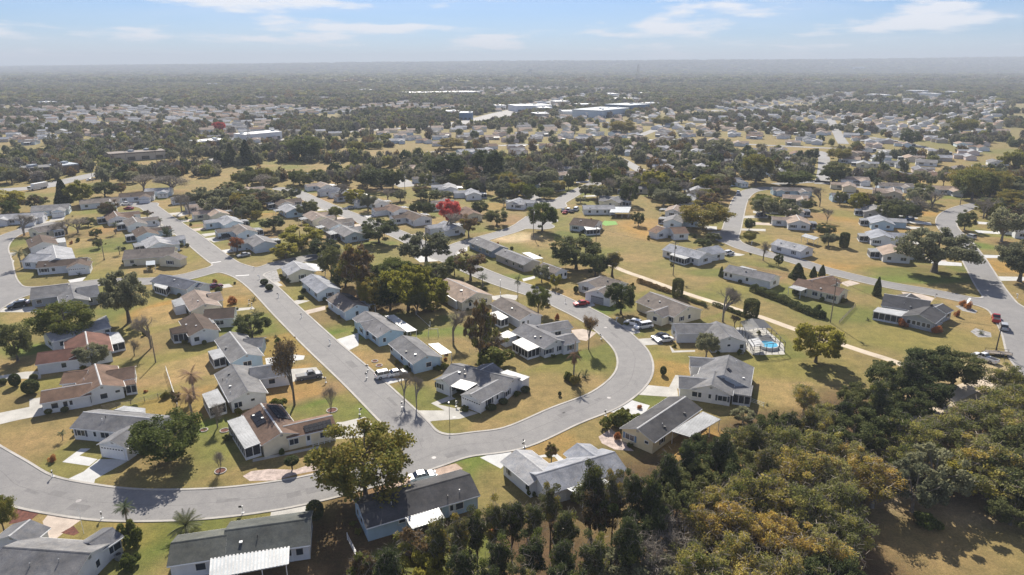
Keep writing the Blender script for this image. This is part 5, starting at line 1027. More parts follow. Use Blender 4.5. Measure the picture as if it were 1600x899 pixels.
# big low buildings far off
def store(label, t, x0, y0, x1, y1, depth, h, wall, roof, cat='building'):
    a = np.array(G(*px(t, x0, y0))); b = np.array(G(*px(t, x1, y1))); d = (b-a)/np.hypot(*(b-a)); n = np.array((-d[1], d[0])); n = n if n[1] > 0 else -n
    z = float(terrain(*((a+b)/2))); org = (*((a+b)/2), z); r = empty('large_store', org, label, cat); off = (org[0], org[1], 0)
    p = [tuple(a), tuple(b), tuple(b+n*depth), tuple(a+n*depth)]; MB().prism(p, -1, h).build('wall', wall, r, off)
    c = (a+b)/2+n*depth/2; q = [tuple(c+(np.array(v)-c)*1.012) for v in p]; m = MB(); m.prism(q, h+.01, h+.8); m.build('parapet_roof', roof, r, off)
    L = np.hypot(*(b-a)); k = max(3, int(L/9))
    for i in range(k): m = MB(); panel_box(m, a+d*L*(i+.5)/k, -n, L/k*.55, 2.4, 1.6, -.02, .08); m.build('window', GLASS, r, off)
    for i in range(max(2, k//2)): m = MB(); m.box((*(a+d*L*random.random()+n*depth*random.uniform(.2, .8)), h+1.4), (3, 3, 1.4)); m.build('roof_unit', METALG, r, off)
    HOUSES.append((*c, depth)); return r
SW = surf('store_wall_tan', (.50,.43,.34), .8, .1, .1); SWW = surf('store_wall_white', (.66,.67,.68), .8, .05, .1); SWB = surf('store_wall_blue', (.12,.20,.30), .8, .1, .1); SRW = surf('store_roof_white', (.78,.78,.77), .7, .05, .05); SRB = surf('store_roof_grey', (.36,.40,.44), .7, .1, .05); ORS = surf('orange_store', (.45,.17,.06), .8, .1)
store('low tan office with long flat porch roof beside the highway', 'w', 690, 375, 1040, 350, 14, 5, SW, surf('brown_metal_roof', (.14,.11,.09), .7, .2))
store('white-roofed building by the highway, left of the tall pines', 'w', 1240, 290, 1420, 275, 16, 5, SWW, SRW)
store('white-roofed building right behind the highway pines', 'x', -60, 250, 165, 228, 18, 6, SWW, SRW)
store('dark brown low building under the trees at the left edge', 'w', 130, 470, 350, 455, 14, 4.5, surf('brown_block', (.14,.10,.07), .85, .2), surf('dark_flat_roof', (.10,.10,.10), .8, .2))
store('dark-walled hut with grey roof beside the left-hand trees', 'w', 370, 455, 500, 440, 12, 5, surf('brown_block', (0,0,0)), SRB)
store('dark blue-walled warehouse at the foot of the wide road', 'x', 1270, 110, 1350, 110, 25, 8, SWB, SRB)
store('long white flat-roofed plant left of the wide road', 'x', 960, -30, 1400, -38, 60, 9, SWW, SRW)
store('white box store beyond the wide road', 'y', 30, 60, 250, 55, 40, 8, SWW, SRW)
store('pale blue-fronted big store with pale roof right of the wide road', 'y', 560, 100, 730, 80, 45, 9, surf('store_wall_pale', (.42,.50,.58), .8, .1), SRB)
store('blue-grey store joined behind the pale one', 'y', 730, 62, 860, 52, 45, 9, SWB, SRB)
store('cluster of white shop roofs along the wide road', 'y', 600, 10, 760, 0, 35, 7, SWW, SRW)
store('orange-walled store near the radio mast', 'y', 740, -120, 830, -125, 50, 9, ORS, SRW)
for k_, (x_, y_, w_, c_) in enumerate([(812,172,26,SWW),(845,176,18,SWW),(868,165,22,SW),(905,170,24,SWW),(775,172,16,SWW),(838,186,20,SW),(925,160,22,SWW),(950,152,18,SWW),(975,160,22,SW),(880,182,26,SWW),(1000,150,20,SWW),(700,182,18,SWW),(985,174,16,SWB),(1010,168,20,SWW),(915,184,22,SWW)]):
    store('shop building beside the wide road, %s from the left' % ['fourth','sixth','eighth','tenth','second','fifth','twelfth','thirteenth','fourteenth','ninth','fifteenth','first','a dark one near the far end','last','eleventh'][k_], '_', x_, y_, x_+w_, y_-.4, 24, 6, c_, SRW)
store('long white roof strip near the far horizon, left of the mast', 'y', 10, -118, 300, -122, 50, 8, SWW, SRW)
store('white apartment block on the far right slope', '_', 1343, 116, 1362, 114.5, 60, 14, SWW, SRW)
store('pale roofed hall far out on the left fields', '_', 68, 165, 90, 164, 20, 5, SWW, SRW)
for k, (x, y) in enumerate([(575,146),(620,140),(688,120),(330,135),(370,131),(1110,113),(1040,117),(1290,134),(1440,148),(1460,153),(1380,155),(1500,150)]):
    a = G(x, y); r = store('distant pale flat-roofed block in the hazy tree belts', '_', x, y, x+10, y-.3, 40, 8, SWW, SRW); r['group'] = 'distant pale blocks'

# ================================================================ cars
CARP = {}
def carpaint(n, c): return CARP.setdefault(n, surf('car_paint_'+n, c, .25, .02, .3, 3, metal=.2, bmp=0, spec=.6))
CP = dict(white=(.75,.75,.74), silver=(.40,.41,.42), black=(.02,.02,.022), red=(.36,.02,.025), maroon=(.12,.02,.03), grey=(.14,.145,.155), blue=(.06,.10,.17))
def make_car_meshes(kind):
    L, W = {'car': (4.6, 1.8), 'suv': (4.7, 1.9), 'van': (5.0, 1.95), 'pickup': (5.5, 1.95)}[kind]; R_ = .33 if kind == 'car' else .38
    h1 = .92 if kind == 'car' else 1.05; top = {'car': 1.45, 'suv': 1.75, 'van': 1.8, 'pickup': 1.75}[kind]
    def hull(prof, w0, w1, z0):  # profile of (x, ztop); lower narrower sill
        mb = MB(); n = len(prof); vs = []
        for x, z in prof: vs += [(x, -w0/2*.96, z0), (x, -w0/2, z0+(z-z0)*.45), (x, -w1/2, z), (x, w1/2, z), (x, w0/2, z0+(z-z0)*.45), (x, w0/2*.96, z0)]
        fs = [(6*i+k, 6*i+6+k, 6*i+7+k, 6*i+1+k) for i in range(n-1) for k in range(5)]+[tuple(range(6))[::-1], tuple(range(6*n-6, 6*n))]+[(6*i+5, 6*i+11, 6*i+6, 6*i) for i in range(n-1)]
        return mb.add(vs, fs)
    l = L/2
    prof = {'car': [(-l, .62), (-l+.12, .95), (-l+.9, 1.0), (.6, .98), (l-.5, .85), (l-.05, .68), (l, .5)],
            'suv': [(-l, .7), (-l+.08, 1.08), (.7, 1.08), (l-.4, .98), (l-.03, .8), (l, .5)], 'van': [(-l, .7), (-l+.08, 1.1), (1.0, 1.1), (l-.4, .95), (l-.03, .75), (l, .5)],
            'pickup': [(-l, .7), (-l+.05, 1.08), (-.25, 1.08), (1.0, 1.1), (l-.4, 1.02), (l-.03, .85), (l, .5)]}[kind]
    body = hull(prof, W, W*.9, .28)
    a, b, c, d = {'car': (-l+.75, -l+1.35, .35, 1.05), 'suv': (-l+.1, -l+.45, .45, 1.05), 'van': (-l+.1, -l+.35, .95, 1.65), 'pickup': (-.45, -.2, .85, 1.4)}[kind]; zb = prof[2][1]-.02; w = W*.44; wt = W*.37
    cab = MB(); vs = [(a,-w,zb),(d,-w,zb),(d,w,zb),(a,w,zb),(b,-wt,top-.06),(c,-wt,top-.06),(c,wt,top-.06),(b,wt,top-.06)]; cab.add(vs, [(0,1,5,4),(1,2,6,5),(2,3,7,6),(3,0,4,7)])
    roof = MB(); roof.add([(b,-wt-.02,top-.065),(c,-wt-.02,top-.065),(c,wt+.02,top-.065),(b,wt+.02,top-.065),(b+.08,-wt+.08,top),(c-.08,-wt+.08,top),(c-.08,wt-.08,top),(b+.08,wt-.08,top)], [(4,5,6,7),(0,1,5,4),(1,2,6,5),(2,3,7,6),(3,0,4,7),(3,2,1,0)])
    for sx in (a+(b-a)*.5, (a+d)/2, c+(d-c)*.5): 
        for sg in (-1, 1): roof.tube((sx if sx != (a+d)/2 else sx, sg*(w+.005), zb), ((b if sx < (a+d)/2-.1 else c if sx > (a+d)/2+.1 else (b+c)/2), sg*(wt+.01), top-.05), .035, .035, 4)
    if kind == 'pickup':
        bed = MB(); bed.box((-l+1.0, 0, 1.09), (1.75, W*.78, .02)); bedm = mesh('bed', bed.v, bed.f, BLACK)
    wh = MB(); wh.tube((0, -.11, 0), (0, .11, 0), R_, R_, 14); whm = mesh('wheel', wh.v, wh.f, RUBBER); rm_ = MB(); rm_.tube((0, -.12, 0), (0, .12, 0), R_*.58, R_*.58, 10); rmm = mesh('rim', rm_.v, rm_.f, STEEL)
    lt = MB(); lt.box((0, 0, 0), (.08, .32, .14)); 
    return dict(L=L, W=W, R=R_, body=body, cab=mesh('windows', cab.v, cab.f, CARGLASS), roof=roof, wheel=whm, rim=rmm, lamp=mesh('headlight', lt.v, lt.f, surf('lamp_lens', (.7,.7,.68), .2, .02)), tail=mesh('taillight', lt.v, lt.f, surf('red_lens', (.4,.02,.02), .3, .02)), bed=bedm if kind == 'pickup' else None, zl=prof[-2][1]-.05, zt=prof[1][1]-.18)
CARM = {k: make_car_meshes(k) for k in ('car', 'suv', 'van', 'pickup')}
BM_ = {}
def car(kind, col, x, y, hd, label, group=None, z=None):
    c = CARM[kind]; m = carpaint(col, CP[col]); key = (kind, col)
    if key not in BM_: BM_[key] = (mesh('body', c['body'].v, c['body'].f, m), mesh('car_roof', c['roof'].v, c['roof'].f, m))
    o = empty({'car': 'parked_car', 'suv': 'parked_suv', 'van': 'parked_van', 'pickup': 'pickup_truck'}[kind], (x, y, (.03 if z is None else z)+float(terrain(x, y))), label, {'car': 'car', 'suv': 'suv', 'van': 'van', 'pickup': 'pickup truck'}[kind], group, math.radians(hd))
    link('body', BM_[key][0], o); link('car_roof', BM_[key][1], o); link('windows', c['cab'], o)
    if c['bed']: link('load_bed', c['bed'], o)
    for sx in (-1, 1):
        for sy in (-1, 1):
            w = link('wheel', c['wheel'], o); w.location = (sx*c['L']*.31, sy*(c['W']/2-.1), c['R']); link('rim', c['rim'], w)
        q = link('headlight', c['lamp'], o); q.location = (c['L']/2-.02, sx*c['W']*.34, c['zl']-.02); q = link('taillight', c['tail'], o); q.location = (-c['L']/2+.02, sx*c['W']*.38, c['zt'])
    return o
def carat(kind, col, t, x, y, x2, y2, label, group=None):   # (x,y) middle of the car on the ground, (x2,y2) a point ahead of it
    a = G(*px(t, x, y)); b = G(*px(t, x2, y2)); car(kind, col, a[0], a[1], math.degrees(math.atan2(b[1]-a[1], b[0]-a[0])), label, group)
for c in [('suv','white','F',80,365,180,345,'white SUV parked on the driveway beside the pale blue house'),('car','white','F',185,350,280,330,'white car parked nose to tail with the white SUV'),
 ('pickup','grey','f',1215,255,1330,235,'dark grey pickup under the half-bare tree by the main street'),('car','silver','c',815,222,860,212,'silver car behind the charcoal-roofed blue house'),
 ('suv','white','l',1245,540,1150,520,'white SUV on the shaded driveway, nearer the oak'),('van','white','l',1325,565,1230,580,'white minivan beside the gable wall'),('car','black','l',1455,645,1380,660,'black car on the driveway below the minivan'),
 ('car','white','l',1490,670,1400,680,'white car in front of the black car'),('car','red','l',840,385,760,395,'dark red car on the white driveway by the dark garage'),
 ('suv','black','i',135,405,60,420,'black SUV parked on the cross street driveway at left'),('car','white','i',165,378,90,385,'white car behind the black SUV'),
 ('car','maroon','j',480,250,560,235,'maroon car on the orange lawn drive at the crossroads'),('car','silver','r',705,705,620,720,'silver car above the crossroads'),('suv','black','r',550,563,480,575,'black SUV before the grey house on the main street'),
 ('pickup','red','n',1378,505,1370,430,'red pickup parked at the kerb of the right-hand road'),('suv','silver','n',1437,570,1425,500,'silver SUV parked behind the red pickup'),('pickup','white','n',1290,815,1220,790,'white pickup with a trailer at the road end'),
 ('suv','white','u',690,690,750,675,'white SUV at the entrance of the far court'),('suv','black','u',945,392,1010,390,'black SUV on the drive in the far court'),('suv','white','u',765,215,775,150,'white SUV driving up the far court'),('car','grey','u',635,218,570,210,'grey car parked on the left of the far court'),
 ('pickup','blue','v',685,420,610,415,'dark blue pickup on the drive of the blue-grey house'),('suv','silver','v',1175,560,1120,545,'silver SUV under the trees on the right-hand street'),
 ('pickup','white','q',990,303,900,300,'white pickup at the top of the main street'),('car','red','q',1005,337,930,335,'red car at the top of the main street'),
 ('car','silver','r',1535,332,1480,340,'silver car on the second street'),('suv','black','x',1033,335,1060,320,'dark car parked beyond the field, left one of the pair'),('suv','black','x',1075,322,1100,308,'dark car parked beyond the field, right one of the pair'),
 ('suv','black','x',575,460,640,455,'black car in the small car park below the field'),('car','white','x',650,480,700,475,'white car in the small car park below the field'),
 ('car','white','w',565,490,620,480,'white car on the highway at left'),('car','silver','w',655,467,700,462,'silver car turning off the highway'),('car','white','w',915,427,970,418,'white car on the highway below the tan office'),('suv','black','w',1013,415,1060,405,'black car on the highway below the tan office'),('car','grey','w',1190,383,1240,372,'grey car on the highway right of the tan office'),
 ('car','grey','t',600,352,620,330,'grey car in the crowded drive by the cul-de-sac'),('suv','white','t',640,352,660,330,'white SUV in the crowded drive by the cul-de-sac'),('car','red','t',615,368,640,350,'red car in the crowded drive by the cul-de-sac'),('van','white','t',700,345,720,330,'white van in the crowded drive by the cul-de-sac'),('car','black','t',670,360,690,340,'black car in the crowded drive by the cul-de-sac'),
 ('car','silver','z',310,485,320,400,'silver car on the far right street by the round oak')]: carat(*c)
# lorry on the highway, trailer by the road end
a = G(*px('w', 235, 545)); b = G(*px('w', 330, 528)); hd = math.atan2(b[1]-a[1], b[0]-a[0]); r = empty('box_lorry', (*a, .06), 'white box lorry on the highway at the left edge', 'lorry', rz=hd+PI)
MB().box((-1.6, 0, 2.1), (8.4, 2.5, 2.6)).build('cargo_box', TRIM, r); m = MB(); m.box((3.9, 0, 1.4), (2.0, 2.3, 1.9)); m.build('cab', TRIM, r); MB().box((4.75, 0, 1.75), (.35, 2.1, .8)).build('windscreen', CARGLASS, r); MB().box((-.6, 0, .62), (10, 1.0, .3)).build('chassis', BLACK, r)
for sx in (-4.4, -3.3, 3.9):
    for sy in (-1, 1): m = MB(); m.tube((sx, sy*1.0, .5), (sx, sy*1.25, .5), .5, .5, 12); m.build('wheel', RUBBER, r)
a = G(*px('n', 1395, 775)); r = empty('flat_trailer', (*a, .03), 'dark flat trailer hitched beside the white pickup', 'trailer', rz=-.25)
MB().box((0, 0, .62), (5.2, 2.0, .14)).build('deck', WOODG, r); m = MB(); m.box((-2.9, 0, .6), (1.2, .12, .12)); m.build('drawbar', BLACK, r); m = MB(); [m.box((x, s*.97, .95), (.07, .07, .55)) for x in (-2.4, 0, 2.4) for s in (-1, 1)]; [m.box((0, s*.97, 1.2), (5.0, .05, .06)) for s in (-1, 1)]; m.build('side_rail', BLACK, r)
for sx in (-.5, .5):
    for sy in (-1, 1): m = MB(); m.tube((sx, sy*1.0, .35), (sx, sy*1.22, .35), .35, .35, 12); m.build('wheel', RUBBER, r)

# ================================================================ mailboxes, lamps, poles and wires
def mailbox_meshes():
    p = MB(); p.box((0, 0, .55), (.11, .11, 1.3)); p.box((.18, 0, 1.0), (.5, .08, .08)); p.tube((.02, 0, .65), (.36, 0, .97), .03, .03, 4); p.box((0, 0, .04), (.34, .34, .16)); p.box((0, 0, 1.24), (.17, .17, .1))
    b = MB(); b.box((.3, 0, 1.13), (.48, .2, .16)); b.tube((.06, 0, 1.2), (.54, 0, 1.2), .1, .1, 8); return mesh('post', p.v, p.f, TRIM), mesh('box', b.v, b.f, BLACK), mesh('box', b.v, b.f, TRIM)
MP, MBX, MBW = mailbox_meshes()
for t, x, y, bb, lab in [('a',375,205,0,'white mailbox post on the outer lawn of the bottom-left curve'),('a',722,500,0,'white mailbox by the lawn above the grey roofs at bottom left'),('b',632,460,0,'white ornate mailbox across from the rock garden'),('d',398,232,0,'white mailbox beside the drive of the U-roofed house'),('d',905,40,0,'black mailbox near the yellow house bush'),
 ('h',75,640,0,'white mailbox opposite the corner lawn'),('g',415,225,0,'mailbox with leafy vine on the main street kerb'),('g',660,430,0,'white mailbox below the two thin trees'),('g',365,480,0,'white mailbox by the lush lawn drive'),('k',180,690,1,'white mailbox beside the green lawn on the main street'),('k',475,890,0,'pale mailbox on the browned lawn edge'),
 ('A',285,520,0,'white mailbox before the second house from the junction'),('A',570,770,0,'mailbox by the shared pair of drives'),('A',45,290,1,'white mailbox at the gravel bed'),('j',745,375,0,'black mailbox by the orange lawn'),('j',767,400,0,'dark mailbox at the end of the thin path'),('j',905,540,0,'mailbox under the dark palm clump'),
 ('l',715,370,0,'white mailbox opposite the red car'),('l',1112,515,1,'white mailbox in the shade of the dark oak'),('l',995,650,0,'dark mailbox at the curve kerb'),('n',905,325,0,'black mailbox beside the tan drive'),('n',1545,330,1,'white mailbox across the right-hand road'),
 ('u',870,610,1,'white mailbox by the far court entrance'),('F',755,650,0,'mailbox with red flowers by the corner drive'),('l',208,315,1,'mailbox by the cream house drive'),('r',255,435,0,'mailbox on the upper main street, right kerb'),('r',1080,170,0,'mailbox at the second street end'),('f',1345,290,0,'dark mailbox by the pickup')]:
    g = G(*px(t, x, y)); o = empty('mailbox', (*g, 0), lab, 'mailbox', None, random.uniform(0, 6.28)); link('post', MP, o); link('box', MBW if bb else MBX, o)
def pole(t, x, y, topy, label, name='utility_pole', arm=True, r=.15, mat=None, cat='pole'):
    X, Y = px(t, x, y); g = G(X, Y); h = height_at(g[1], px(t, x, topy)[1]); o = empty(name, (*g, 0), label, cat)
    MB().tube((0, 0, -.3), (0, 0, h), r, r*.65, 8).build('post', mat or WOODG, o)
    if arm:
        m = MB(); m.box((0, 0, h-.6), (2.2, .1, .12)); m.build('crossarm', WOODG, o)
        for sx in (-1, -.4, .4, 1): m = MB(); m.tube((sx, 0, h-.54), (sx, 0, h-.3), .05, .03, 6); m.build('insulator', TRIM, o)
        m = MB(); m.tube((.3, 0, h-2.3), (.3, 0, h-1.4), .22, .22, 8); m.build('transformer', STEEL, o)
    return np.array((g[0], g[1], h-.3))
def wire(a, b, label, sag=1.2):
    m = MB(); P = [a+(b-a)*i/10-np.array((0, 0, sag*4*(i/10)*(1-i/10))) for i in range(11)]
    for p, q in zip(P[:-1], P[1:]): m.tube(p-a, q-a, .02, .02, 4, cap=False)
    o = m.build('power_line', BLACK); o.location = a; tag(o, label, 'cable')
pa = pole('m', 1485, 520, 170, 'tall grey utility pole behind the long hedge'); pb = pole('u', 258, 850, 590, 'utility pole at the near edge of the open field'); pc = pole('t', 855, 600, 460, 'utility pole in front of the dark-striped roof')
pd = pole('t', 367, 555, 330, 'utility pole by the cul-de-sac tree'); pe = pole('i', 1215, 832, 620, 'leaning grey pole in the lawn behind the left-hand houses', arm=False)
pf = pole('n', 1375, 755, 540, 'dark pole beside the silver SUV on the corner lot', r=.16, mat=WOODD, arm=False); pg = pole('q', 815, 730, 560, 'pole among the shrubs behind the left street', arm=False)
pole('a', 592, 605, 425, 'thin pale flagpole above the bottom-left roofs', 'flagpole', False, .04, TRIM, 'flagpole')
wire(pb, pa, 'overhead wire over the open field to the hedge pole', 2.5); wire(pc, pb, 'overhead wire from the striped roof pole to the field pole', 1.5); wire(pd, pc, 'overhead wire crossing the cul-de-sac tree', 1)
wire(pa, pf, 'overhead wire dipping over the corner lot', 2.5)
for k, (t, x, y, ty) in enumerate([('w',582,500,290),('w',990,440,210),('w',1062,412,235),('x',470,435,340),('x',532,480,365),('x',597,495,390),('s',765,240,60),('w',800,425,300),('w',1305,290,170),('w',140,470,380)]):
    pole(t, x, y, ty, ['utility pole at the highway verge, left one','tall twin pole before the tan office, left','tall twin pole before the tan office, right','pole on the golden field, left','pole on the golden field, middle','pole on the golden field by the car park','tall pole left of the red tree','short pole by the highway lawn','pole before the white-roofed highway building','pole by the brown low building'][k])
# transmission tower, radio mast, water tower
def lattice(t, x, y, topy, w0, label, name, cat, mat):
    X, Y = px(t, x, y); g = G(X, Y); h = height_at(g[1], px(t, x, topy)[1]); z0 = float(terrain(*g)); o = empty(name, (*g, z0), label, cat); m = MB(); n = 14; h -= z0
    for i in range(n):
        a, b = 1-i/n*.75, 1-(i+1)/n*.75; z1, z2 = h*i/n, h*(i+1)/n; rr_ = max(.12, w0*.05)
        C0 = [(sx*w0*a, sy*w0*a, z1) for sx, sy in ((-1,-1),(1,-1),(1,1),(-1,1))]; C1 = [(sx*w0*b, sy*w0*b, z2) for sx, sy in ((-1,-1),(1,-1),(1,1),(-1,1))]
        for k in range(4): m.tube(C0[k], C1[k], rr_, rr_, 4); m.tube(C0[k], C1[(k+1)%4], rr_*.6, rr_*.6, 4); m.tube(C1[k], C1[(k+1)%4], rr_*.6, rr_*.6, 4)
    m.build('lattice', mat, o); return o, h, g
lattice('_', 996, 131, 101, 7, 'lattice radio mast rising over the wide road near the horizon', 'radio_mast', 'mast', surf('mast_red_white', (.25,.22,.21), .6, .2))
lattice('w', 1560, 265, 125, 1.3, 'slim steel mast beside the white-roofed highway building', 'steel_mast', 'mast', STEEL)
g = G(829, 121); z0 = float(terrain(*g)); h = 46; o = empty('water_tower', (*g, z0), 'distant water tower with a flared tank on the horizon', 'water tower'); m = MB(); m.tube((0,0,h-13),(0,0,h-6),3,11,16); m.tube((0,0,h-6),(0,0,h),11,10,16); m.build('tank', METALG, o); m = MB(); m.tube((0,0,0),(0,0,h-12),2.2,2.2,8); [m.tube((7*math.cos(k*1.26),7*math.sin(k*1.26),0),(6*math.cos(k*1.26),6*math.sin(k*1.26),h-9),.5,.5,4) for k in range(5)]; m.build('leg', METALG, o)
def streetlamp(t, x, y, topy, label):
    X, Y = px(t, x, y); g = G(X, Y); h = height_at(g[1], px(t, x, topy)[1]); o = empty('street_lamp', (*g, 0), label, 'street lamp'); MB().tube((0,0,-.2),(0,0,h),.07,.05,6).build('post', STEEL, o); m = MB(); m.tube((0,0,h),(.0,-.5,h+.15),.04,.04,6); m.build('arm', STEEL, o); MB().box((0,-.65,h+.16),(.22,.45,.1)).build('lamp_head', TRIM, o)
streetlamp('g', 989, 525, 390, 'slim lamp post on the corner lawn at the junction'); streetlamp('C', 815, 330, 140, 'slim street lamp above the cream house drive'); streetlamp('j', 785, 110, 85, 'short post at the crossroads corner')
# pool, cage and deck fittings
a = P2('m', [(760,565),(960,552),(1118,692),(860,600)]); r = empty('pool_screen_cage', (*G(*px('m', 980, 690)), 0), 'white-framed screen cage standing around the swimming pool', 'pool cage'); org = (*G(*px('m', 980, 690)), 0)
c4 = P2('m', [(775,590),(955,575),(1125,755),(885,780)]); 
for i in range(4):
    p, q = np.array(c4[i]), np.array(c4[(i+1)%4]); k = 5
    for j in range(k): c = p+(q-p)*j/k; MB().box((*c, 1.35), (.1, .1, 2.7)).build('post', DARKTRIM, r, org)
    m = MB(); m.tube((*p, 2.7), (*q, 2.7), .06, .06, 4); m.tube((*p, 1.2), (*q, 1.2), .04, .04, 4); m.build('rail', DARKTRIM, r, org)
for j in range(7):
    t_ = j/6; p = np.array(c4[0])*(1-t_)+np.array(c4[3])*t_; q = np.array(c4[1])*(1-t_)+np.array(c4[2])*t_; m = MB(); m.tube((*p, 2.7), (*((p+q)/2), 3.3), .05, .05, 4); m.tube((*((p+q)/2), 3.3), (*q, 2.7), .05, .05, 4); m.build('rafter', DARKTRIM, r, org)
m = MB(); P = [np.array(c4[k]) for k in range(4)]; h_ = lambda a, b: (P[0]*(1-a)+P[1]*a)*(1-b)+(P[3]*(1-a)+P[2]*a)*b
m.add([(*h_(0,0),2.72),(*h_(.5,0),3.32),(*h_(.5,.42),3.32),(*h_(0,.42),2.72),(*h_(1,0),2.72),(*h_(1,.42),2.72)], [(0,1,2,3),(1,4,5,2)]); m.build('cage_roof', SCR, r, org)
g = G(*px('m', 1000, 712)); pr = empty('swimming_pool', (*g, 0), 'small round blue above-ground pool in the screened yard', 'swimming pool'); m = MB(); m.tube((0,0,0),(0,0,.75),2.35,2.35,20); m.build('pool_wall', TRIM, pr); MB().tube((0,0,.74),(0,0,.76),2.15,2.15,20).build('water', POOLW, pr)
g = [G(*px('m', *p), 2.4) for p in [(840,655),(922,635),(972,698),(880,708)]]; r = empty('awning', (*g[0], 0), 'flat white awning between the pool and the house wall', 'awning'); off = (*g[0], 0); MB().prism(g, 2.3, 2.4).build('awning_roof', METAL, r, off)
for p in g: MB().box((*(np.array(p)*.98+np.mean(g, 0)*.02), 1.15), (.08, .08, 2.3)).build('post', TRIM, r, off)
# fences
def railfence(t, pts, label, h=1.2, gap=2.4, mat=None, rails=3):
    P = [np.array(p) for p in P2(t, pts)]; o = empty('rail_fence', (*P[0], 0), label, 'fence'); off = (*P[0], 0)
    for p, q in zip(P[:-1], P[1:]):
        L = np.hypot(*(q-p)); k = max(1, int(L/gap))
        for i in range(k+1): MB().box((*(p+(q-p)*i/k), h/2), (.09, .09, h+.1)).build('post', mat or WOODG, o, off)
        for z in np.linspace(.25, h-.1, rails): m = MB(); m.tube((*p, z), (*q, z), .035, .035, 4); m.build('rail', mat or WOODG, o, off)
railfence('c', [(285,650),(350,780)], 'thin white wire fence in the shaded yard between the bottom houses', mat=TRIM); railfence('h', [(1490,355),(1570,385)], 'white rail at the field edge by the grey-roofed house', mat=TRIM, h=1)
railfence('e', [(800,510),(1340,395)], 'grey wire fence behind the brown-roofed house', rails=4); railfence('f', [(100,200),(190,480)], 'pale fence by the browned palms', mat=TRIM); railfence('f', [(1245,790),(1420,745)], 'white picket rail before the solar house door', mat=TRIM, h=1, gap=1.0)
railfence('k', [(850,460),(960,560)], 'thin white clothesline rail over the shaded yard', mat=TRIM, h=1.6, gap=7, rails=1); railfence('n', [(155,530),(280,400)], 'green-grey garden frame beside the hedge pole', h=1, gap=1.5)
g = G(*px('k', 985, 625)); r = empty('clothes_frame', (*g, 0), 'white tubular swing frame on the green back lawn', 'swing frame'); 
m = MB(); [m.tube((sx*1.3, sy*.8, 0), (sx*1.1, 0, 1.9), .04, .04, 5) for sx in (-1, 1) for sy in (-1, 1)]; m.build('leg', TRIM, r); m = MB(); m.tube((-1.2, 0, 1.9), (1.2, 0, 1.9), .05, .05, 5); m.build('crossbar', TRIM, r)
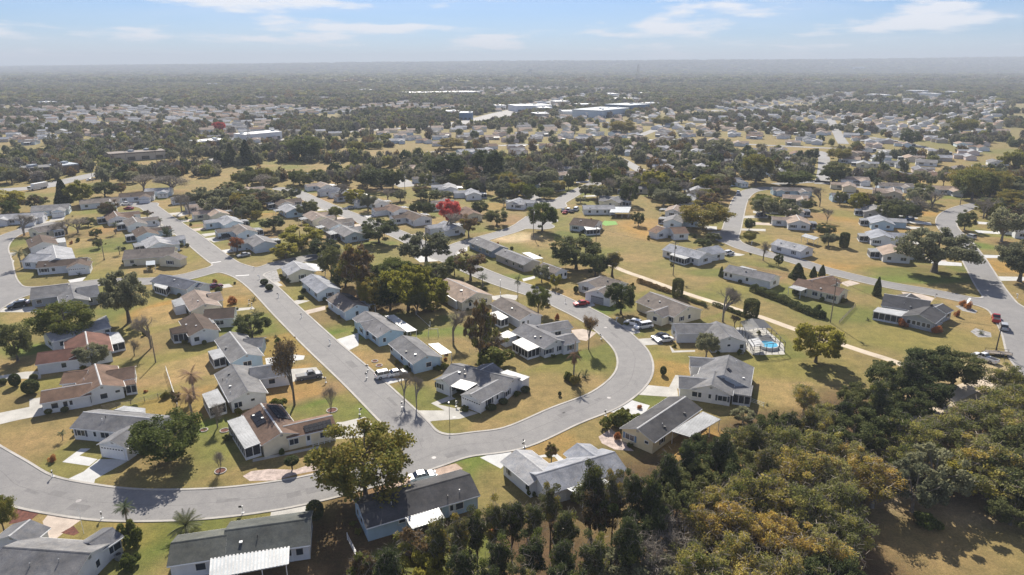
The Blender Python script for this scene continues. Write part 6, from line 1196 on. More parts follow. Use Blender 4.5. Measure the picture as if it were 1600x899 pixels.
# ================================================================ planting, tree by tree
NEAR = [
 ('oak','c',415,372,-170,700,'big green-orange oak beside the junction, trunk by the blue house'),('oak','e',1330,895,540,540,'round dark oak hiding the end of the grey-roofed garage house'),
 ('sparse','f',1100,465,-20,250,'half-bare tree with brown tuft beside the main street'),('vase','f',1385,510,310,140,'small bare vase-shaped tree in its edging ring on the lush lawn'),('vase','b',472,165,20,110,'small bare tree in its ring between the two oaks'),
 ('lolly','b',980,155,62,100,'clipped topiary tree in the pink rock garden'),('ball','b',1145,510,375,120,'round clipped dark shrub right of the green-roofed house'),('palm','a',905,560,375,165,'drooping fan palm at the bottom-left kerb'),('datepalm','a',1320,605,465,220,'low date palm in front of the green-roofed house'),
 ('oak','a',30,590,330,190,'leafy tree cut off by the left edge above the red mulch'),('bush','a',950,690,540,120,'leafy bush in front of the palm by the bottom-left house'),('bush','a',910,850,760,110,'dark bush beside the air conditioner'),
 ('bare','F',258,610,290,180,'thin bare tree, left of the pair by the main street kerb'),('bare','F',375,660,380,170,'thin bare tree, right of the pair by the main street kerb'),('deadpalm','h',385,215,-14,115,'palm with a thick brown skirt on the corner lawn'),
 ('bush','h',345,215,165,60,'dark shrub left of the skirted palm'),('grass','h',410,225,150,60,'dark spiky cycad behind the skirted palm'),('grass','h',455,200,145,60,'spiky cycad right of the skirted palm'),('bush','h',385,240,190,55,'low bush at the foot of the skirted palm'),
 ('sparse','D',1437,690,290,190,'thin dark-leaved tree on the green lawn in the curve'),('oak','C',1287,560,200,290,'olive tree with forked trunk between the two white houses'),('palm','C',1033,395,75,110,'tall fan palm at the kerb of the curving street'),
 ('palm','C',592,230,60,170,'dark cabbage palm at the cream house corner'),('palm','C',415,500,345,190,'drooping palm behind the cream house'),('dark','l',1148,450,170,240,'round dark oak beside the garage house on the curve'),('ball','l',798,285,235,40,'small round bush on the ochre lawn'),
 ('greygreen','E',1010,650,410,230,'grey-green tree in front of the brown-grey house'),('yellow','E',1190,720,530,160,'yellowish low tree before the blank gable'),
 ('brown','k',400,330,-110,370,'russet oak in the middle clump, left'),('yellow','k',790,420,40,400,'yellow-green oak in the middle clump, front left'),('yellow','k',960,410,150,320,'yellow-green oak in the middle clump, front right'),('dark','k',650,410,130,300,'dark oak inside the middle clump'),('dark','k',560,300,20,220,'dark tree behind the middle clump'),
 ('dark','k',190,170,-100,180,'dark evergreen at the left of the middle clump'),('dark','k',1010,190,30,230,'dark evergreen behind the cream house'),('dark','k',300,240,30,240,'dark oak overhanging the pale carport'),('oak','k',700,260,0,300,'olive oak in the heart of the middle clump'),('oak','k',500,420,150,200,'shaded oak at the back fences'),('dark','k',860,450,240,200,'shaded oak over the leaf litter'),
 ('greygreen','s',930,760,480,380,'pale spreading oak before the white driveway'),('brown','s',1275,890,650,300,'russet-topped oak by the charcoal-roofed row'),('oak','s',1150,850,680,150,'olive oak half behind the russet one'),('dark','s',560,600,385,290,'dark magnolia on the second street corner'),
 ('yellow','r',1150,640,450,340,'bright yellow-green tree, taller one left of the dark oak'),('yellow','r',1030,720,590,210,'bright yellow-green tree, lower one by the junction'),('dark','r',1330,700,550,250,'dark green tree right of the yellow-green pair'),
 ('dark','r',940,505,380,190,'round dark bush-like tree on the ochre back lawn'),('orange','r',655,675,540,130,'orange-leaved tree before the brown-grey house'),('greygreen','r',690,415,300,110,'grey-green tree between back lawns'),('oak','r',805,415,335,90,'small round tree on the ochre back lawn'),('oak','r',1420,415,305,110,'round street tree on the second street'),
 ('red','s',1115,440,250,190,'bright red maple beside the cul-de-sac lots'),('bare','s',1090,520,370,240,'pale bare tree in front of the red maple'),('brown','s',1260,550,370,180,'thin brown tree right of the red maple'),('dark','s',850,385,260,100,'dark shrub-like tree left of the red maple'),('dark','s',940,385,270,130,'brown-green tree just left of the red maple'),
 ('dark','t',700,800,520,400,'huge dark evergreen oak at the head of the field'),('cedar','t',980,860,620,200,'tall dark cedar right of the huge evergreen'),('dark','t',850,860,650,200,'dark shrubbery between the evergreen and the cedar'),('oak','t',435,505,265,240,'round oak on the cul-de-sac island'),
 ('dark','t',1185,465,345,100,'small dark tree by the field entrance'),('oak','t',905,175,0,190,'large green oak by the short street'),('yellow','t',1310,220,10,190,'golden-green tree beyond the field'),('dark','t',1330,260,120,150,'dark tree beside the golden-green one'),('dark','t',1110,300,95,150,'dark tree behind the pale carport house'),('dark','t',130,260,160,140,'dark round tree left of the court'),('greygreen','t',735,290,235,80,'small tree beside the short street'),
 ('brown','t',1110,230,130,130,'brown thicket tree behind the cream wall'),('dark','t',1075,125,60,90,'dark tree by the dark-roofed house'),('dark','t',640,180,70,90,'dark tree beside the pale blue house'),
 ('oak','u',490,495,265,410,'large spreading oak over the far court street'),('dark','u',850,500,400,90,'round tree on the court lawn'),('oak','u',850,590,500,110,'low spreading tree by the court entrance'),('dark','u',490,640,550,140,'round dark bushy tree at the court corner'),('dark','u',565,590,510,120,'dark shade tree by the court corner'),
 ('dark','u',1440,540,440,160,'dome-shaped clipped dark bush'),('dark','u',940,290,225,110,'dark spreading small tree in the court'),('bare','u',960,735,590,130,'bare tree before the pale-roofed corner house'),('dark','u',1080,780,670,70,'dark shrub tree on the cross street'),('dark','u',1090,330,235,130,'dark olive tree behind the court'),('dark','u',1310,335,250,120,'round tree by the court back lawn'),
 ('oak','u',1200,155,20,280,'grey-brown thicket tree beyond the court'),('dark','u',1500,125,0,190,'round dark oak by the far right street'),('liveoak','u',900,145,-30,230,'broad oak beyond the court end'),('dark','u',1170,295,250,80,'small dark tree over the tan roof'),
 ('column','m',290,320,175,85,'tall clipped cypress column at the end of the back hedge'),('column','m',862,480,335,115,'stout clipped cypress column beside the dirt path'),('bare','m',645,515,260,250,'grey bare tree at the dirt path'),('greygreen','m',515,800,590,190,'light green tree in front of the pool house'),
 ('yellow','m',1370,830,510,380,'olive-topped tree standing alone on the field'),('cone','m',1225,175,60,120,'dark conical cedar by the white house'),('cone','m',1350,165,85,60,'conical cedar, left of the small pair'),('cone','m',1417,160,72,60,'conical cedar, right of the small pair'),('cone','m',633,160,85,45,'small cone shrub at the white house corner'),
 ('sparse','m',735,560,470,90,'dark shrubs behind the pool house'),('cone','n',447,310,170,70,'upright tree on the lawn behind the slate house'),('redbush','n',1120,390,345,60,'red-leaved bush, left of the roadside pair'),('redbush','n',1165,415,360,60,'red-leaved bush, right of the roadside pair'),('redbush','n',1078,475,425,45,'red bush by the slate house porch'),('redbush','n',640,545,490,80,'rusty bush beside the white ribbed porch'),('redbush','n',915,605,545,80,'rusty bush at the slate house corner'),
 ('grass','n',1262,610,570,60,'dark spiky plant in the pale oval bed'),('liveoak','v',895,825,455,640,'great spreading live oak over the right-hand street'),('liveoak','v',1560,900,560,420,'large twisted oak cut off by the right edge'),('greygreen','v',1420,590,300,280,'ivy-clad grey tree on the right'),('dark','v',1130,500,330,150,'dark tree by the silver SUV'),('dark','v',1400,380,290,230,'dark rounded tree on the right'),
 ('oak','v',1190,260,0,300,'large olive oak on the far right'),('oak','v',1330,240,10,260,'second large olive oak on the far right'),('dark','v',800,280,110,150,'dark tree left of the tan bungalow'),('column','v',190,630,515,70,'short dark column bush on the back lawn'),('greygreen','v',70,620,515,130,'low grey tree on the back lawn'),('bare','v',60,440,330,90,'bare tree on the back lawn'),
 ('palm','v',1098,305,150,80,'fan palm before the olive oaks'),('palm','v',690,330,205,90,'palm by the white porch house'),('palm','v',430,250,70,90,'tall palm left of the bare thicket'),('palm','v',1425,280,170,80,'palm, left of the far right pair'),('palm','v',1485,260,180,80,'palm, right of the far right pair'),('dark','v',160,300,185,100,'dark tree before the light blue house'),('dark','v',235,310,250,50,'dark shrub tree before the light blue house'),('palm','v',590,235,175,60,'short palm beside the thicket'),
 ('liveoak','i',1010,520,90,410,'huge grey-green live oak in the left-hand back lawns'),('oak','i',530,650,345,450,'spreading olive-leaved tree over the long white house'),('dark','i',140,820,475,270,'dark magnolia at the left edge'),('greygreen','i',725,870,680,230,'grey-green tree in front of the red-brown house'),('bare','i',1180,720,455,230,'bare brushy tree beside the leaning pole'),('bare','i',1050,780,660,120,'low bare brush left of the leaning pole'),
 ('dark','j',770,640,430,260,'dark palm clump beside the main street'),('palm','j',800,560,420,120,'palm top rising from the dark clump'),('redbush','j',620,370,315,70,'red-leaved shrub on the orange lawn'),('ball','j',865,225,180,60,'dark shrub at the gravel drive'),('ball','j',905,265,220,60,'dark shrub beside the drive mouth'),('bush','j',505,295,250,50,'green bush by the maroon car'),
 ('deadpalm','f',320,410,140,200,'browned palm behind the porch houses, upper'),('deadpalm','f',300,560,300,200,'browned palm behind the porch houses, lower'),('brown','f',180,480,345,90,'dead fronds heap tree by the pale fence'),('bush','f',960,480,410,110,'dark bush at the foot of the half-bare tree'),('bare','f',500,640,460,170,'bare shrub behind the stepped-roof house'),
 ('ball','e',125,318,222,80,'round dark shrub, taller one before the brown-roofed house'),('ball','e',248,375,268,120,'wide dark shrub before the brown-roofed house'),('ball','e',28,300,258,55,'small shrub at the left edge drive'),('palm','e',492,740,665,80,'tiny palm on the dry lawn of the curve'),('ball','e',380,535,495,55,'dark shrub at the corner of the garage wing'),('ball','e',508,520,480,55,'dark shrub under the garage wing windows'),
 ('bush','h',690,500,400,170,'big rounded bush beside the yellow house'),('ball','h',943,185,130,40,'small round shrub on the curve lawn'),('ball','h',298,315,288,22,'tiny dark ball shrub on the corner lawn'),('brown','d',565,335,205,110,'small reddish tree in the U-shaped forecourt'),('redbush','h',655,590,540,45,'reddish bush on the rock bed'),('greygreen','h',1440,480,390,150,'pale scrub behind the white porch roof'),
 ('brown','k',1350,850,320,260,'bare tall tree behind the white shed'),('bare','k',1140,660,420,240,'bare tree on the green back lawn'),('bush','k',1450,860,740,250,'dark brush heap behind the corner house'),('brown','k',1440,800,590,260,'rusty brush by the white shed'),('yellow','k',985,430,360,120,'yellow shrub at the back fence'),('cedar','c',665,265,190,60,'small dark cone by the silver car'),
 ('redbush','D',1050,320,245,60,'small red shrub by the kerb'),('bush','F',585,300,250,60,'dark shrub, left of two on the blue gable'),('bush','F',645,285,232,55,'dark shrub, right of two on the blue gable'),('ball','F',1090,680,630,110,'dark shrubs under the corner house window'),('ball','F',1210,620,575,90,'dark shrub by the corner house side door'),('ball','F',1420,510,455,90,'dark shrub at the corner house back wall'),('ball','A',415,330,280,80,'dark shrub under the pale house window'),('ball','A',565,530,490,80,'dark shrub beside the light grey roofed house'),
 ('bare','q',190,540,385,220,'bare tree on the left street'),('bare','q',525,530,410,200,'brown bare tree, left of the pair'),('bare','q',610,520,400,220,'brown bare tree, right of the pair'),('dark','q',690,470,390,110,'dark tree above the back lawns'),('dark','q',750,560,480,90,'dark column tree above the hidden pole'),('dark','q',770,640,560,80,'dark column tree below it in the back lawns'),
 ('palm','q',905,530,430,90,'palm before the screened porch'),('palm','q',935,690,620,80,'palm on the back lawn'),('palm','q',170,790,640,140,'palm beside the broad pale house'),('palm','q',1255,470,400,60,'thin palm on the main street kerb'),('datepalm','q',1310,585,470,120,'bushy palm on the main street kerb'),('lolly','q',1400,650,600,70,'clipped ball tree at the kerb'),('brown','q',1150,400,340,100,'rusty small tree near the drive'),('palm','q',850,350,285,130,'spreading palm by the driveway'),
 ('bare','q',1125,190,60,240,'vase-shaped bare tree above the street end'),('bare','q',1340,210,70,300,'wide bare oak above the street end'),('cone','q',500,290,105,120,'tall dark pine left of the light green tree'),('yellow','q',640,300,100,200,'light green tree behind the pine'),('dark','q',820,240,110,200,'dark tree right of the light green one'),('brown','q',950,230,120,110,'brown tree at the end of the dark belt'),('yellow','q',80,360,165,220,'light green tree at the left edge'),('brown','q',280,350,215,190,'brown tree next to the light green one'),
 ('dark','r',620,230,105,180,'dark tree behind the street end'),('brown','r',560,240,140,150,'brown tree behind the street end'),('bare','r',850,170,60,190,'bare tree on the golden field edge'),('greygreen','r',380,230,150,80,'small tree by the top house'),('bare','r',150,200,70,260,'broad bare tree over the pale house'),('greygreen','r',930,150,70,110,'grey brush on the field edge'),('dark','r',1300,100,20,90,'dark tree by the field house'),('dark','r',1375,95,40,60,'round dark shrub by the field house'),
 ('dark','s',580,175,-10,300,'large dark oak below the car park, left'),('dark','s',670,180,0,180,'large dark oak below the car park, right'),('dark','s',470,170,30,120,'dark tree beside the car park'),('dark','s',890,215,130,120,'dark spreading tree by the white porch'),('dark','s',1080,240,190,130,'dark hedge-like tree above the red maple'),('dark','s',1480,460,320,180,'dark bushy tree near the cul-de-sac'),('dark','s',1350,380,260,140,'dark tree right of the thin brown one'),('palm','s',1535,310,245,70,'palm tuft by the pale roof'),
 ('oak','x',310,360,195,210,'broad olive oak on the golden field'),('yellow','x',780,250,190,150,'pale green tree beyond the golden field'),('oak','x',630,335,235,90,'round oak on the golden field'),('dark','x',1190,490,290,220,'large dark oak beyond the car row, left'),('dark','x',1440,490,270,210,'large dark oak beyond the car row, right'),('oak','x',1220,290,215,170,'olive dome tree by the street'),('dark','x',1260,470,330,120,'dark oak between the two large ones'),
 ('cone','w',1370,400,310,90,'dark pine by the highway, left'),('cone','w',1450,390,260,100,'dark pine by the highway, middle'),('cone','w',1545,390,240,90,'dark pine by the highway, right'),('dark','x',220,330,240,80,'dark tree left of the field oak'),
 ('oak','z',1290,560,390,360,'big olive oak of the far right'),('yellow','z',1530,440,280,200,'golden oak at the far right edge'),('dark','z',410,495,360,160,'round dark tree by the far right street'),('oak','z',440,370,280,150,'olive oak by the far right street'),('dark','z',270,370,275,90,'dark tree left of the far right street'),
 ('dark','z',890,270,175,120,'dark tall oak among the far right roofs'),('oak','z',1210,195,85,180,'golden green dome tree far right'),('dark','z',130,520,430,170,'thicket tree beyond the court'),('liveoak','y',1300,350,215,220,'broad bare oak beyond the court'),('yellow','y',880,540,415,160,'golden tree behind the field entrance'),('dark','y',1160,480,390,170,'dark dome oak beyond the golden tree'),('oak','y',565,535,400,150,'green oak behind the short street end'),('dark','y',1250,440,360,90,'dark conical tree beyond the court'),
 ('oak','y',1520,500,305,190,'olive oak at the end of the court'),('oak','y',690,200,105,180,'olive oak in the far belt'),('oak','y',940,150,80,150,'round green oak in the far belt'),('dark','y',1060,130,70,80,'small dark dome in the far belt'),('red','w',1375,180,118,80,'hazy red tree beyond the highway buildings')]
for a in NEAR: tree(*a)
# clipped hedges
def hedge(t, pts, w, h, label, mat='dark'):
    P = catmull([G(*px(t, *p)) for p in pts], 5); L = sum(np.hypot(*(b-a)) for a, b in zip(P[:-1], P[1:])); n = int(L*w*230); r = np.random.default_rng(5); seg = r.integers(0, len(P)-1, n); t_ = r.random(n)[:, None]; PA = np.array(P); c = PA[seg]*(1-t_)+PA[seg+1]*t_
    d = PA[seg+1]-PA[seg]; d /= np.linalg.norm(d, axis=1)[:, None]; nn_ = np.stack([-d[:, 1], d[:, 0]], 1); a = r.random(n)*PI; q = .9+.14*r.random(n); c = c+nn_*(np.cos(a)*w/2*q)[:, None]; z = np.sin(a)**.5*h*q*(.9+.15*np.sin(seg*1.7)); z = np.where(r.random(n) < .35, z*r.random(n), z)
    o0 = P[0]; C = np.stack([c[:, 0]-o0[0], c[:, 1]-o0[1], z], 1); o = empty('clipped_hedge', (*o0, 0), label, 'hedge'); link('foliage', quads_mesh('hedge', leafquads(C, .16, r), [LEAF[mat]]), o)
    m = MB(); [m.tube((p[0]-o0[0], p[1]-o0[1], -.1), (p[0]-o0[0], p[1]-o0[1], h*.7), .05, .03, 5) for p in P[::2]]; m.build('stem', BARK, o)
hedge('m', [(875,270),(950,300),(1060,340),(1170,385)], 2.6, 2.2, 'thick dark hedge above the dirt path, left stretch'); hedge('m', [(1180,395),(1290,440),(1380,475),(1450,485)], 2.6, 2.0, 'dark hedge above the dirt path, right stretch behind the utility pole')
hedge('m', [(335,325),(420,365),(510,390)], 1.2, 1.0, 'low dark hedge right of the tall cypress column'); hedge('l', [(1280,205),(1370,235),(1450,265),(1540,295)], 1.2, 1.4, 'rusty hedge along the dirt path behind the garage house', 'brown'); hedge('m', [(570,385),(700,430),(800,470)], 1.2, 1.1, 'low hedge beside the bare tree on the dirt path')
hedge('x', [(880,375),(940,355),(1020,340)], 1.6, 1.4, 'dark clipped hedge by the parked dark cars')
hedge('F', [(560,290),(620,270),(660,262)], .8, .7, 'small foundation hedge on the blue gable')
# the wood in front, by crown top, width and height
def tf(kind, x, ty, w, h, label, sink=0):
    g = G(x, ty, h); D = math.hypot(g[1], H-h); wd = w*D/F
    plant(kind, g[0], g[1], h, wd, label, group=None)
WOODS = [('dark',1500,545,85,8.5),('dark',1462,541,85,9),('cedar',1432,553,55,9),('dark',1400,562,80,9),('dark',1452,582,80,8),('cedar',1378,588,60,9),('dark',1352,600,66,9),('cedar',1325,610,52,8),('dark',1385,628,80,9),('dark',1340,650,80,9),('dark',1425,606,70,8),
 ('olive',1298,622,60,8),('cedar',1268,630,50,8),('cedar',1240,630,50,8),('dark',1212,642,60,8),('cedar',1184,652,52,8),('olive',1160,662,62,8),('cedar',1134,668,60,9),('dark',1104,672,66,9),('cedar',1076,682,56,9),('cedar',1048,700,60,10),('dark',1122,706,80,9),('dark',1086,722,80,9),('dark',1164,698,76,9),('cedar',1205,688,64,9),
 ('cedar',1022,728,60,11),('pine',992,722,48,11),('dark',1056,748,80,10),('cedar',926,712,72,11),('pine',862,748,46,10),('pine',962,726,48,11),('brown',945,758,80,10),('cedar',884,770,66,11),('pine',832,764,56,11),('pine',800,762,54,11),('pine',772,768,52,11),('pine',744,784,52,10),('pine',716,798,52,10),('cedar',684,800,64,9),('brown',652,822,80,8),('cedar',604,850,70,8),('brown',568,866,70,7),('yellow',650,868,80,7),('yellow',690,878,60,6),
 ('pine',722,842,56,10),('pine',782,822,56,11),('pine',834,816,60,11),('cedar',882,826,66,11),('pine',932,820,64,11),('cedar',984,796,66,11),('dark',1010,776,76,10),('pine',760,870,60,11),('pine',820,868,60,11),('pine',870,880,66,11),('cedar',905,880,70,10),('cedar',545,885,66,6),
 ('bare',1052,800,110,8),('bare',1000,838,110,8),('greygreen',960,850,76,7),('olive',1084,846,90,8),('greygreen',1022,872,84,7),('olive',1130,880,90,8),
 ('ochre',1120,758,84,9),('ochre',1166,734,90,9.5),('ochre',1098,790,76,9),('olive',1228,662,90,9.5),('olive',1286,664,90,9.5),('ochre',1250,700,96,9.5),('olive',1302,702,96,9),('ochre',1206,738,100,9.5),('ochre',1150,782,100,9.5),('olive',1272,760,100,9),('olive',1322,742,90,9),('ochre',1376,718,96,8.5),('ochre',1230,802,100,9),
 ('ochre',1160,838,104,9),('olive',1290,822,100,9),('olive',1330,798,90,8),('ochre',1102,862,100,9),('olive',1242,862,100,9),('dark',1310,872,96,8.5),('ochre',1184,888,100,9),('olive',1300,640,60,8),('olive',1340,690,76,8.5),
 ('ochre',1440,655,90,9),('olive',1490,640,90,9),('olive',1546,618,96,9),('ochre',1590,598,90,9),('greygreen',1470,700,90,9),('olive',1546,682,110,9),('dark',1596,668,96,9.5),('yellow',1518,716,95,6.5),('olive',1570,728,100,7),('dark',1612,720,110,8),('greygreen',1440,724,80,8.5),('olive',1580,566,70,8),('olive',1620,590,80,9),('ochre',1420,690,70,8),('olive',1600,640,90,9),('dark',1590,775,70,5),('bush',1447,806,32,1.8),('olive',1262,600,50,6)]
LW = {'dark': 'dark green oak', 'cedar': 'dark narrow cedar', 'olive': 'grey-olive scrub oak', 'ochre': 'ochre-leaved turkey oak', 'pine': 'slender bare-trunked pine', 'bare': 'grey leafless scrub tree', 'greygreen': 'grey-green scrub tree', 'brown': 'brownish half-bare tree', 'yellow': 'yellow-green bushy tree', 'bush': 'small round green bush alone on the pale sandy patch'}
def woodplace(x, y):
    if x > 1400: return 'in the wood at the right edge'
    if y < 700 and x > 1080: return 'in the dark belt below the field'
    if x < 1040: return 'in the pine row behind the bottom houses'
    return 'in the sunlit scrub wood at the lower right'
WC = {}; WORD = ['leftmost','second','third','fourth','fifth','sixth','seventh','eighth','ninth','tenth','eleventh','twelfth','thirteenth','fourteenth','fifteenth','sixteenth','seventeenth']
for k, x, ty, w, h in sorted(WOODS, key=lambda q: q[1]):
    if k == 'bush': tf(k, x, ty, w, h, LW[k]); continue
    if k in ('pine', 'cedar'): h += 2.2; w *= .88
    g = G(x, ty, h); D = math.hypot(g[1], H-h); wd = w*D/F; lb = LW[k]+' '+woodplace(x, ty)
    WC[lb] = WC.get(lb, -1)+1; o = plant(k, g[0], g[1], h, wd, lb+', '+WORD[WC[lb]]+(' from the left' if WC[lb] else ''), group=None)
# mid-distance and far trees; the nearest ones one by one, the rest as belts
MIDN = 0; cand = []
for gy in np.arange(300, 3400, 8.5):
    st = 8.5 if gy < 1300 else 8.5*gy/1300
    if gy > 1300 and int(gy/8.5) % max(1, int(gy/1300)) : continue
    for gx in np.arange(-gy*.78-10, gy*.78+10, st):
        x = gx+random.uniform(-4, 4)*st/8.5; y = gy+random.uniform(-4, 4)*st/8.5
        cand.append((y, x))
dx = vnoise(np.array([c[1] for c in cand]), np.array([c[0] for c in cand]), 90, 51)+.5*vnoise(np.array([c[1] for c in cand]), np.array([c[0] for c in cand]), 30, 52)
hous = np.array([(h_[0], h_[1]) for h_ in HOUSES]); fh = np.array([(a, b) for a, b, c in FARH]); hous = np.concatenate([hous, fh]); TP = np.array([(a, b, c) for a, b, c in TREEPOS])
cell = {}
for hx, hy in hous: cell.setdefault((int(hx//20), int(hy//20)), []).append((hx, hy))
def near_house(x, y, r):
    i, j = int(x//20), int(y//20)
    for a in (i-1, i, i+1):
        for b in (j-1, j, j+1):
            for hx, hy in cell.get((a, b), ()):
                if (hx-x)**2+(hy-y)**2 < r*r: return True
    return False
FARP = []
for (y, x), dn in sorted(zip(cand, dx)):
    az = x/y; need = .55
    if y > 900: need = .42
    if y > 1500: need = .32
    if y < 380: need = .8
    elif y < 500: need = .52
    if y > 900 and vnoise(np.array(x), np.array(y), 330, 91) > .70: need = 1.15
    if estate(x, y): need = need+(.16 if y < 600 else .36) if y < 1800 else need+.36
    if dn < need and not (y > 420 and random.random() < .06): continue
    if near_house(x, y, 8.5 if y < 900 else 7.5): continue
    bad = False
    for ox, oy, ax, ay in OPENW:
        if ((x-ox)/ax)**2+((y-oy)/ay)**2 < 1: bad = True; break
    if bad: continue
    if y < 1200 and np.hypot(STR[:, 0]-x, STR[:, 1]-y).min() < 9: continue
    if (y >= 1000 or (y > 780 and abs(x) < 200)) and np.hypot(STR[:, 0]-x, STR[:, 1]-y).min() < 30: continue
    if y < 420 and np.hypot(RPT[:, 0]-x, RPT[:, 1]-y).min() < 9: continue
    if y < 450 and ((TP[:, 0]-x)**2+(TP[:, 1]-y)**2).min() < 36: continue
    FARP.append((x, y))
FGT = {'right': 'hazy tree between the bungalow rows on the right', 'mid': 'tree in the dense belt behind the middle streets', 'left': 'tree in the belt beyond the field and highway on the left', 'far': 'small hazy tree of the far belts'}
KN = {'oak': 'olive', 'dark': 'dark green', 'brown': 'brownish', 'greygreen': 'grey-green', 'yellow': 'golden-green', 'bare': 'leafless grey'}
nind = 0
for x, y in FARP:
    if nind >= 215: break
    k = random.choice(['oak','oak','dark','dark','brown','brown','greygreen','greygreen','bare','bare','yellow','liveoak','sparse'] if y < 600 else ['dark','oak','greygreen','brown','greygreen']); kk = {'liveoak': 'oak', 'sparse': 'bare'}.get(k, k)
    lb = KN[kk]+' '+FGT[zone(x, y)]; plant(k, x, y, random.uniform(6, 10), random.uniform(7, 12.5), far_label(KN[kk]+' tree' if 0 else 'tree', KN[kk], x, y), group='trees of the hazy middle distance'); nind += 1
FARP = FARP[nind:]
# far belts as instanced crowns
pc = bpy.data.collections.new('far_crown_kinds')
for k in range(8):
    r = np.random.default_rng(300+k); K = 16; c = r.normal(size=(K, 3)); c /= np.linalg.norm(c, axis=1)[:, None]; c = c*(.6, .6, .42)+(0, 0, .55); n = 620; kk = r.integers(0, K, n); o_ = r.normal(size=(n, 3)); o_ /= np.linalg.norm(o_, axis=1)[:, None]; P = c[kk]+o_*(.34, .34, .27)*(r.random(n)**.4)[:, None]; P[:, 2] = np.maximum(P[:, 2], .03)
    me = quads_mesh('far_crown', leafquads(P, .15, r), [LEAF[['far','greygreen','brown','far','dark','twig','olive','far'][k]]]); ob = bpy.data.objects.new('far_crown', me); pc.objects.link(ob)
def gn_scatter(name, pts, label, smin, smax, zs):
    me = bpy.data.meshes.new(name); V = np.array([(x, y, float(z)) for (x, y), z in zip(pts, terrain(np.array([p[0] for p in pts]), np.array([p[1] for p in pts])))], np.float32); me.vertices.add(len(V)); me.vertices.foreach_set('co', V.ravel()); me.update()
    ob = link(name, me); tag(ob, label, 'trees', kind='stuff'); md = ob.modifiers.new('trees', 'NODES'); ng = bpy.data.node_groups.new(name, 'GeometryNodeTree'); md.node_group = ng
    ng.interface.new_socket('Geometry', in_out='INPUT', socket_type='NodeSocketGeometry'); ng.interface.new_socket('Geometry', in_out='OUTPUT', socket_type='NodeSocketGeometry')
    n = ng.nodes; l = ng.links; gi = n.new('NodeGroupInput'); go = n.new('NodeGroupOutput'); mp = n.new('GeometryNodeMeshToPoints'); ip = n.new('GeometryNodeInstanceOnPoints'); ci = n.new('GeometryNodeCollectionInfo'); ci.inputs[0].default_value = pc; ci.inputs['Separate Children'].default_value = True; ci.inputs['Reset Children'].default_value = True
    l.new(gi.outputs[0], mp.inputs[0]); l.new(mp.outputs[0], ip.inputs['Points']); l.new(ci.outputs[0], ip.inputs['Instance']); ip.inputs['Pick Instance'].default_value = True
    rv = n.new('FunctionNodeRandomValue'); rv.data_type = 'FLOAT_VECTOR'; rv.inputs[0].default_value = (smin, smin, zs*smin); rv.inputs[1].default_value = (smax, smax, zs*smax); l.new(rv.outputs[0], ip.inputs['Scale'])
    rr = n.new('FunctionNodeRandomValue'); rr.data_type = 'FLOAT_VECTOR'; rr.inputs[0].default_value = (0, 0, 0); rr.inputs[1].default_value = (0, 0, 6.28); rr.inputs['Seed'].default_value = 3; l.new(rr.outputs[0], ip.inputs['Rotation'])
    ri = n.new('FunctionNodeRandomValue'); ri.data_type = 'INT'; ri.inputs[4].default_value = 0; ri.inputs[5].default_value = 7; ri.inputs['Seed'].default_value = 9; l.new(ri.outputs[2], ip.inputs['Instance Index']); l.new(ip.outputs[0], go.inputs[0]); return ob
near_b = [p for p in FARP if p[1] < 1250]; far_b = [p for p in FARP if p[1] >= 1250]
gn_scatter('tree_belts', near_b, 'tree belts of the middle distance', 3.2, 5.8, 1.3)
gn_scatter('far_woods', far_b, 'unbroken far woods fading to blue-grey', 8, 13, .75)
ex = []
for k in range(26000):
    y = 2600*math.exp(random.random()*1.28); x = random.uniform(-.8, .8)*y
    ex.append((x, y))
gn_scatter('horizon_woods', ex, 'woods on the far ridge below the sky', 14, 44, .4)
print('trees far', len(near_b), len(far_b), 'houses', indiv, len(FARH))
# loose shrubs in the yards
def short(pre, lab):                      # 'pre' + as much of a house's own label as fits in 16 words
    w = lab.split()[:15-len(pre.split())+1]
    while w[-1].strip(',') in ('the','a','of','and','with','in','on','by','to','its','from','at','beside','behind','above','left','right','near','second','third','two','white','grey','dark','big','black','half'): w.pop()
    return (pre+' '.join(w)).strip(',')
HL = [o for o in bpy.data.objects if o.get('category') == 'house' and o.location.y < 345]
YR = random.Random(21); YN = 0; CN = 0
for lx, ly, la in LOTS:
    if ly > 330 or ly < 80: continue
    for k in range(3):
        d_ = YR.uniform(7, 16); a_ = la+YR.choice([PI/2, -PI/2])+YR.uniform(-.7, .7); x, y = lx+d_*math.cos(a_), ly+d_*math.sin(a_)
        j, i_ = int((y-ry[0])/CS), int((x-rx[0])/CS)
        if not (0 <= j < RD.shape[0] and 0 <= i_ < RD.shape[1]) or RD[j, i_] < 1.2: continue
        if any(math.hypot(x-t_[0], y-t_[1]) < t_[2]+1.2 for t_ in TREEPOS) or any(math.hypot(x-h_[0], y-h_[1]) < 6.5 for h_ in HOUSES if (h_[0]-lx)**2+(h_[1]-ly)**2 > 1) or YN > 120: continue
        w_ = YR.uniform(.6, 1.7); YN += 1
        plant(YR.choice(['bush', 'bush', 'ball', 'redbush', 'bush', 'grass']), x, y, w_*YR.uniform(.6, 1.0), w_, short('small lawn shrub near the ', min((h for h in HL), key=lambda h: (h.location.x-x)**2+(h.location.y-y)**2)['label']), group='small shrubs dotted over the lawns')
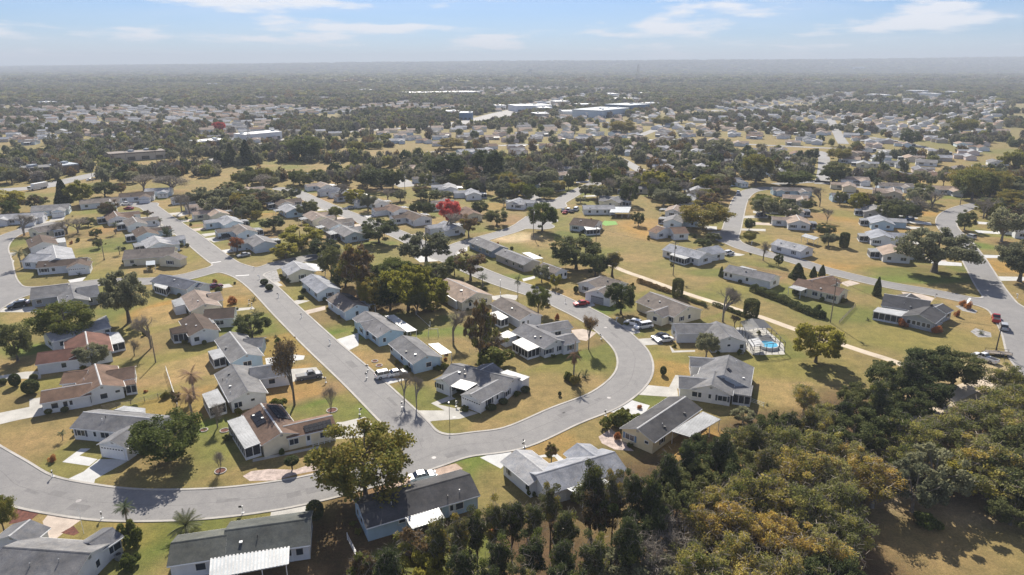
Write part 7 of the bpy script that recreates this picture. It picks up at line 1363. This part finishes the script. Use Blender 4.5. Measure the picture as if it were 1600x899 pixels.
# each plot keeps its own lawn: greener, browner or barer than its neighbour's
TON = [DRY, TAN, GRN, OLV, GRN*.6+DRY*.5, ORG*.7+TAN*.3, DIRT*.9, TAN*1.15, LUSH*.6+OLV*.4, DRY*.8]
r_ = random.Random(5)
for lx, ly, la in LOTS:
    if ly > 420: continue
    ix0, ix1 = np.searchsorted(xs, [lx-24, lx+24]); iy0, iy1 = np.searchsorted(ys, [ly-24, ly+24]); X = GX[iy0:iy1, ix0:ix1]-lx; Y = GY[iy0:iy1, ix0:ix1]-ly
    if X.size == 0: continue
    uu_ = X*math.cos(la)+Y*math.sin(la); nn2 = -X*math.sin(la)+Y*math.cos(la); wob = (n2[iy0:iy1, ix0:ix1]-.5)*2.2
    for sg in (-1, 1):
        if r_.random() < .15: continue
        cu, cn_ = r_.uniform(-2, 2), sg*r_.uniform(9, 12); hu, hn = r_.uniform(6.5, 9), r_.uniform(5, 7.5); e = np.maximum(np.abs(uu_-cu)-hu, np.abs(nn2-cn_)-hn)+wob
        a_ = (np.clip(.5-e/.9, 0, 1)*r_.uniform(.4, .8))[..., None]; COLR[iy0:iy1, ix0:ix1] = COLR[iy0:iy1, ix0:ix1]*(1-a_)+r_.choice(TON)*a_
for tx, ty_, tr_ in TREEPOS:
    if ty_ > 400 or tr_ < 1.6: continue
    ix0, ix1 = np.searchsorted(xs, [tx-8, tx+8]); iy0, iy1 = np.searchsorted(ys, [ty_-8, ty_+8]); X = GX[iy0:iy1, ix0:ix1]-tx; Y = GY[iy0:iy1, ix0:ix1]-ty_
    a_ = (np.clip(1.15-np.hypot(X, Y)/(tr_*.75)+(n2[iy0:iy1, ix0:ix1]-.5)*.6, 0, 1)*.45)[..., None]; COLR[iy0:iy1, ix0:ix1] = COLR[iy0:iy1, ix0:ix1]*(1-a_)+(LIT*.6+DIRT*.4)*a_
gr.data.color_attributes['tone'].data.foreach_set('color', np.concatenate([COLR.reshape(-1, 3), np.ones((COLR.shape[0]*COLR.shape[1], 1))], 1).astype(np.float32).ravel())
# ================================================================ the air: one closed box of thin haze
hm = bpy.data.materials.new('haze_air'); hm.use_nodes = True; hn = hm.node_tree.nodes; hn.remove(hn['Principled BSDF']); pv = hn.new('ShaderNodeVolumePrincipled'); pv.inputs['Color'].default_value = (.64,.71,.81,1); pv.inputs['Density'].default_value = HAZE; pv.inputs['Anisotropy'].default_value = .0
hm.node_tree.links.new(pv.outputs[0], hn['Material Output'].inputs['Volume'])
m = MB(); m.prism([(-12500,-1200),(12500,-1200),(12500,11500),(-12500,11500)], -3, 230); o = m.build('haze', hm); tag(o, kind='stuff')
# low shrubs and flower clumps against the house walls, as almost every house has
SH_ = 0
for o in [o for o in bpy.data.objects if o.get('category') == 'house' and o.location.y < 300]:
    w_ = [c for c in o.children if c.name.startswith('wall')][0]; V = [w_.matrix_basis @ v.co for v in w_.data.vertices]
    base = [V[0], V[1], V[6], V[5]]
    for k in range(4):
        a, b = base[k], base[(k+1)%4]; d = (b-a); L = d.length
        if L < 3: continue
        d.normalize(); n = Vector((d.y, -d.x, 0)); mid = (a+b)/2
        if n.dot(mid-sum(base, Vector())/4) < 0: n = -n
        if n.y > .3 or random.random() < .35 or SH_ > 130: continue
        for j in range(random.randint(1, 3)):
            p = a+d*random.uniform(.8, L-.8)+n*random.uniform(.7, 1.1); p = Vector((p.x+o.location.x, p.y+o.location.y))
            if near_house(p.x, p.y, .1) or any(math.hypot(p.x-t_[0], p.y-t_[1]) < 1.5 for t_ in TREEPOS): continue
            s_ = random.uniform(.7, 1.5); SH_ += 1
            plant(random.choice(['ball', 'bush', 'bush']), p.x, p.y, s_*random.uniform(.7, 1.1), s_, short('dark shrub against the wall of the ', o['label']), group='foundation shrubs along the house walls')
